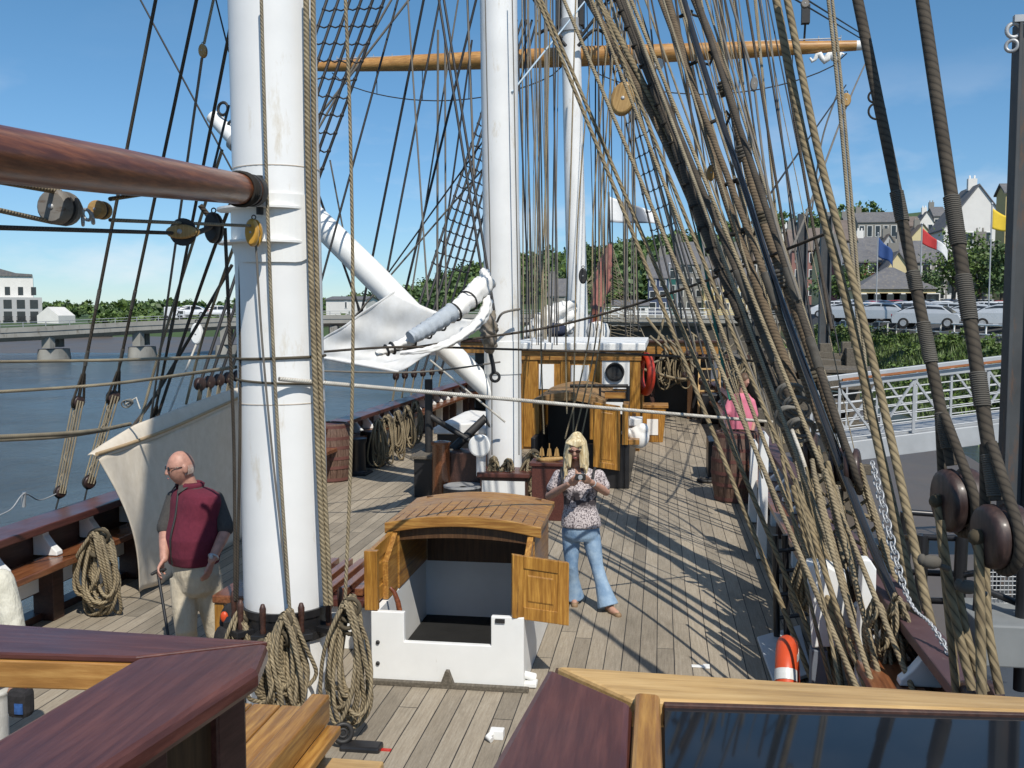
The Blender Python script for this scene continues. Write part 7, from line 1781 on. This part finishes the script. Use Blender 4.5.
# ---------------- the old man with the stick
MY = 7.2
def mp_(q, py, dy=0): return W(q, py, MY + dy)
mo = thing('person', 'bald older person in maroon vest and cream trousers leaning on a walking stick', 'person', tuple(G(196, 694)))
TH = R(-32); Hm = Matrix.Rotation(R(-48), 3, 'Z') @ Matrix.Rotation(R(6), 3, 'X')
b = MB(); hc_ = mp_(181, 467.5, -.02); P = head_mesh(b, hc_, 1.10, Hm)
b.limb([mp_(185, 476, .02), mp_(190, 490, .05)], [.064, .075], 14)
tor = [ell(mp_(191, 487, .06), .10, .08, TH), ell(mp_(195, 494, .05), .19, .105, TH), ell(mp_(195, 512, .02), .20, .14, TH), ell(mp_(193, 540, -.02), .195, .165, TH), ell(mp_(194, 562, 0), .185, .15, TH), ell(mp_(196, 580, .02), .17, .14, TH)]
b.rings(tor)
RA = dict(sh=mp_(174, 498, .06), el=mp_(165, 530, -.02), wr=mp_(164, 559, -.20)); LA = dict(sh=mp_(216, 499, .06), el=mp_(226, 530, .0), wr=mp_(212, 560, -.20))
for A in (RA, LA):
    b.limb([A['sh'], A['sh'].lerp(A['el'], .5), A['el']], [.06, .055, .046], 12); b.limb([A['el'], A['el'].lerp(A['wr'], .3), A['wr']], [.045, .046, .032], 12)
hand(b, RA['wr'], V(-.02, -.10, -.10), V(.8, .1, -.4), 1.05, .75, 1); hand(b, LA['wr'], V(-.03, -.03, -.12), V(-1, .2, 0), 1.05, .35, -1)
hR, hL = mp_(184, 582, .0), mp_(207, 582, .05); kR, kL = mp_(186, 630, -.10), mp_(216, 632, .10); aR, aL = mp_(190, 684, .0), mp_(222, 680, .2)
aR.z = aL.z = .09
for h_, k_, a_ in ((hR, kR, aR), (hL, kL, aL)): b.limb([h_, h_.lerp(k_, .5), k_, k_.lerp(a_, .35), a_], [.095, .085, .062, .058, .042], 12)
b.union('body', SKIN2, mo, voxel=.0065, it=3)
VEST = cloth('maroon_fleece', (.10, .010, .026), (.14, .016, .035), 30, .95, .5, .3, .6, 7)
SHRT = cloth('dark_grey_shirt', (.045, .042, .040), (.065, .06, .057), 60, .9, .5, .2, .3, 16)
TRO = cloth('cream_trousers', (.46, .40, .30), (.58, .51, .39), 8, .9, .5, .2, 1.0, 9)
t = MB()
for A in (RA, LA): t.limb([A['sh'] + V(0, 0, .005), A['sh'].lerp(A['el'], .5), A['sh'].lerp(A['el'], .92)], [.060, .066, .070], 14)
t.rings([ell(mp_(190, 484, .06), .085, .075, TH), ell(mp_(192, 490, .055), .13, .10, TH), ell(mp_(195, 498, .05), .2, .12, TH), ell(mp_(195, 514, .03), .19, .13, TH)])
t.union('shirt', SHRT, mo, voxel=.009, it=3)
t = MB(); t.rings([ell(mp_(191, 487, .055), .098, .088, TH), ell(mp_(194, 489.5, .05), .185, .12, TH), ell(mp_(195.5, 493, .045), .238, .14, TH), ell(mp_(195.3, 500, .035), .252, .152, TH), ell(mp_(195, 508, .03), .242, .158, TH), ell(mp_(195, 516, .02), .224, .168, TH), ell(mp_(193.5, 536, -.01), .222, .195, TH), ell(mp_(193.5, 553, -.01), .212, .19, TH), ell(mp_(194, 562, 0), .20, .175, TH), ell(mp_(194, 564.5, 0), .15, .12, TH)])
vest = t.union('vest', VEST, mo, voxel=.009, it=4)
fd = V(math.sin(TH), -math.cos(TH), 0)
a = MB(); zp = [mp_(191, 489, .055) + fd * .112, mp_(194.5, 496, .045) + fd * .146, mp_(195, 514, .02) + fd * .170, mp_(193.5, 536, -.01) + fd * .197, mp_(193.5, 560, 0) + fd * .182]
a.tube(path(zp, 20), .009, 6); a.build('zip', BLACKR, mo)
a = MB(); nk = mp_(190, 486, .055)
rg = []
for i in range(17):
    an = lerp(R(-60), R(240), i / 16) + TH; d = V(math.cos(an), math.sin(an), 0); rg.append([nk + d * .088 + V(0, 0, -.03), nk + d * .10 + V(0, 0, -.03), nk + d * .112 + V(0, 0, .02), nk + d * .088 + V(0, 0, .035)])
a.rings(rg, True, True); a.build('collar', VEST, mo)
t = MB(); t.rings([ell(mp_(195, 558, 0), .18, .15, TH), ell(mp_(196, 572, .0), .188, .16, TH), ell(mp_(196, 588, .02), .175, .145, TH), ell(mp_(196, 594, .02), .13, .11, TH)])
for h_, k_, a_ in ((hR, kR, aR), (hL, kL, aL)): t.tube([h_ + V(0, 0, .04), h_.lerp(k_, .5), k_, k_.lerp(a_, .5), a_ + V(0, 0, -.03)], [.108, .098, .082, .08, .088], 16)
t.union('trousers', TRO, mo, voxel=.009, it=3)
for a_ in (aR, aL): t = MB(); t.limb([a_ + V(.01, .05, -.045), a_ + V(-.04, -.06, -.05), a_ + V(-.09, -.15, -.055)], [.042, .045, .034], 12); t.union('shoe', BLACKR, mo, voxel=.008, it=2)
t = MB()
for e in (-1, 1): t.ball(P(e * .034, -.094, .010), (.027, .008, .019), 14, 8, Hm)
t.tube([P(-.012, -.103, .016), P(.012, -.103, .016)], .003, 6)
for e in (-1, 1): t.tube([P(e * .058, -.086, .018), P(e * .076, -.04, .016), P(e * .078, -.012, .014)], .0035, 6)
t.build('sunglasses', glassy('black_lens', (.012, .012, .014), .08), mo)
t = MB()
for e in (-1, 1):
    for k in range(12):
        th_ = lerp(.10, 1.5, k / 11); x, y = e * .0735 * math.cos(th_), .0935 * math.sin(th_)
        t.limb([P(x * .985, y * .99, .016), P(x * .99, y * .98, -.01), P(x * .93, y * .88, -.045)], [.003, .005, .003], 8)
t.build('hair', cloth('short_white_hair', (.34, .28, .25), (.46, .40, .37), 80), mo)
t = MB(); t.ball(P(0, -.0975, -.060), (.024, .006, .006), 12, 8, Hm); t.build('lips', paint('lips_pale', (.36, .15, .13), .5, .1, 8, 0), mo)
t = MB(); t.torus(LA['wr'].lerp(LA['el'], .10), .036, .008, LA['el'] - LA['wr'], 22, 8); t.ball(LA['wr'].lerp(LA['el'], .10) + V(.0, -.04, .01), (.018, .008, .018), 12, 8); t.build('wrist_watch', STEEL, mo)
t = MB(); nk2 = mp_(188, 484, .045)
for e in (-1, 1):
    d1 = V(math.sin(TH) * 1, -math.cos(TH), 0); s1_ = V(math.cos(TH), math.sin(TH), 0) * e
    t.prism([nk2 + s1_ * .062 + V(0, 0, .03), nk2 + d1 * .085 + s1_ * .02 + V(0, 0, .0), nk2 + d1 * .115 + s1_ * .055 + V(0, 0, -.055), nk2 + s1_ * .09 + d1 * .05 + V(0, 0, -.01)], d1 * .008)
t.build('shirt_collar', SHRT, mo)
ws = thing('walking_stick', 'thin black walking stick in the hand of the older person', 'walking stick', tuple(G(176, 694)))
g0_ = RA['wr'] + V(-.012, -.075, -.085); t = MB(); e_ = G(177, 690); t.tube([g0_, g0_.lerp(e_, .5), e_], .0115, 10); t.build('shaft', BLACK, ws)
t = MB(); t.limb([g0_ + V(.03, .05, .012), g0_ + V(.0, 0, .012), g0_ + V(-.02, -.05, .0)], [.013, .014, .012], 10); t.build('grip', BLACKR, ws)

# ---------------- cream jacket at the left edge
po = thing('person', 'person in a cream jacket cut off by the left edge, carrying a black bag', 'person', (-3.55, 5.2, 0))
Y = 5.2; jp = lambda q, py, dy=0: W(q, py, Y + dy)
b = MB(); hc_ = jp(-34, 535); P = head_mesh(b, hc_, 1.0, Matrix.Rotation(R(150), 3, 'Z'))
b.limb([jp(-34, 552), jp(-34, 572)], [.055, .065], 12); b.rings([ell(jp(-34, 570), .12, .09, 0), ell(jp(-34, 580), .19, .11, 0), ell(jp(-32, 640), .17, .13, 0), ell(jp(-30, 700), .17, .13, 0)])
LAj = dict(sh=jp(2, 586), el=jp(12, 632, -.02), wr=jp(18, 676, -.06))
b.limb([LAj['sh'], LAj['el']], [.055, .042], 10); b.limb([LAj['el'], LAj['wr']], [.042, .03], 10); hand(b, LAj['wr'], V(0, 0, -1), V(-1, 0, 0), 1, .6, 1)
hipA, hipB = jp(-10, 700), jp(-48, 700); 
for h_ in (hipA, hipB): b.limb([h_, V(h_.x, Y, .5), V(h_.x, Y, .08)], [.085, .06, .04], 10); b.limb([V(h_.x, Y + .03, .045), V(h_.x, Y + .15, .04)], [.04, .03], 10)
b.union('body', SKIN, po, voxel=.01, it=2)
t = MB(); t.rings([ell(jp(-34, 566), .10, .085, 0), ell(jp(-34, 572), .16, .11, 0), ell(jp(-34, 584), .22, .13, 0), ell(jp(-32, 640), .215, .16, 0), ell(jp(-30, 676), .225, .165, 0), ell(jp(-30, 679), .17, .12, 0)])
t.limb([LAj['sh'] + V(-.01, 0, .02), LAj['sh'].lerp(LAj['el'], .5), LAj['el'], LAj['wr']], [.082, .082, .076, .06], 14)
t.union('jacket', cloth('cream_quilted_jacket', (.56, .53, .43), (.66, .63, .53), 10, .9, .5, .2, .8, 14), po, voxel=.012, it=3)
t = MB()
for h_ in (hipA, hipB): t.tube([h_ + V(0, 0, .06), V(h_.x, Y, .5), V(h_.x, Y, .08)], [.12, .10, .095], 14)
t.union('trousers', cloth('pale_grey_trousers', (.48, .47, .44), (.56, .55, .52), 8), po, voxel=.014, it=2)
t = MB(); t.ball(Vector(hc_) + V(0, 0, .03), (.092, .11, .112), 16, 12); t.build('hair', paint('grey_hair', (.3, .28, .26), .7, .2, 30, .2), po)
hb = thing('hand_bag', 'black hand bag with a blue print hanging from the cream jacketed arm', 'bag', tuple(W(20, 705, 5.05)))
c_ = W(21, 702, 5.05); t = MB(); t.box(c_, (.13, .10, .17)); t.build('bag_body', cloth('black_bag_cloth', (.014, .013, .014), (.022, .02, .022), 40), hb, bevel=.035)
t = MB(); t.box(c_ + V(.02, -.052, -.02), (.05, .006, .06)); t.build('blue_print', paint('blue_print', (.03, .10, .30), .6, .5, 40), hb)
t = MB(); t.tube(path([c_ + V(-.03, 0, .08), c_ + V(-.02, 0, .19), c_ + V(.02, 0, .19), c_ + V(.03, 0, .08)], 14), .008, 8); t.build('handle', paint('red_handle', (.3, .03, .05), .6, .2, 10), hb)

# ---------------- pink shirt behind the barrel
pk = thing('person', 'person in a bright pink shirt standing behind the oak barrel', 'person', (W(740, 420, 16.2).x, 16.2, 0))
Y = 16.2; kp = lambda q, py, dy=0: W(q, py, Y + dy)
b = MB(); hc_ = kp(744, 381, -.02); P = head_mesh(b, hc_, 1.0, Matrix.Rotation(R(40), 3, 'Z')); b.limb([kp(743, 388), kp(742, 396)], [.055, .06], 10)
b.rings([ell(kp(742, 395), .12, .09, 0), ell(kp(742, 400), .165, .11, 0), ell(kp(741, 428), .17, .13, 0), ell(kp(741, 436), .17, .12, 0)])
ra = dict(sh=kp(731, 402), el=kp(726, 415, -.05), wr=kp(729, 428, -.2)); la = dict(sh=kp(751, 402), el=kp(755, 418), wr=kp(752, 432, -.1))
for A, s in ((ra, 1), (la, -1)): b.limb([A['sh'], A['el']], [.055, .042], 10); b.limb([A['el'], A['wr']], [.042, .03], 10); hand(b, A['wr'], V(.3 * s, -.2, -1), V(-s, 0, 0), 1, .5, s)
for x in (-.1, .1): b.limb([V(pk.location.x + x, Y, .85), V(pk.location.x + x, Y, .45), V(pk.location.x + x, Y, .08)], [.09, .06, .04], 10); b.limb([V(pk.location.x + x, Y + .03, .05), V(pk.location.x + x, Y - .14, .04)], [.04, .03], 8)
b.union('body', SKIN2, pk, voxel=.011, it=2)
PINK = cloth('pink_shirt_cloth', (.60, .15, .22), (.70, .22, .30), 12, .9, .5, .2, .4, 12)
t = MB(); t.rings([ell(kp(742, 393), .10, .085, 0), ell(kp(741, 398), .175, .12, 0), ell(kp(741, 412), .19, .145, 0), ell(kp(740, 437), .195, .15, 0), ell(kp(741, 439), .18, .12, 0)])
for A in (ra, la): t.limb([A['sh'], A['sh'].lerp(A['el'], .80)], [.070, .068], 12)
t.union('shirt', PINK, pk, voxel=.014, it=3)
t = MB()
for x in (-.1, .1): t.tube([V(pk.location.x + x, Y, .92), V(pk.location.x + x, Y, .5), V(pk.location.x + x, Y, .06)], [.12, .1, .09], 12)
t.union('trousers', cloth('dark_trousers', (.03, .03, .04), (.05, .05, .06), 8), pk, voxel=.016, it=2)
t = MB(); t.ball(Vector(hc_) + V(.01, .02, .03), (.09, .11, .105), 16, 12); t.build('hair', paint('brown_hair', (.12, .07, .04), .6, .3, 30, .2), pk)
bpy.context.view_layer.update()
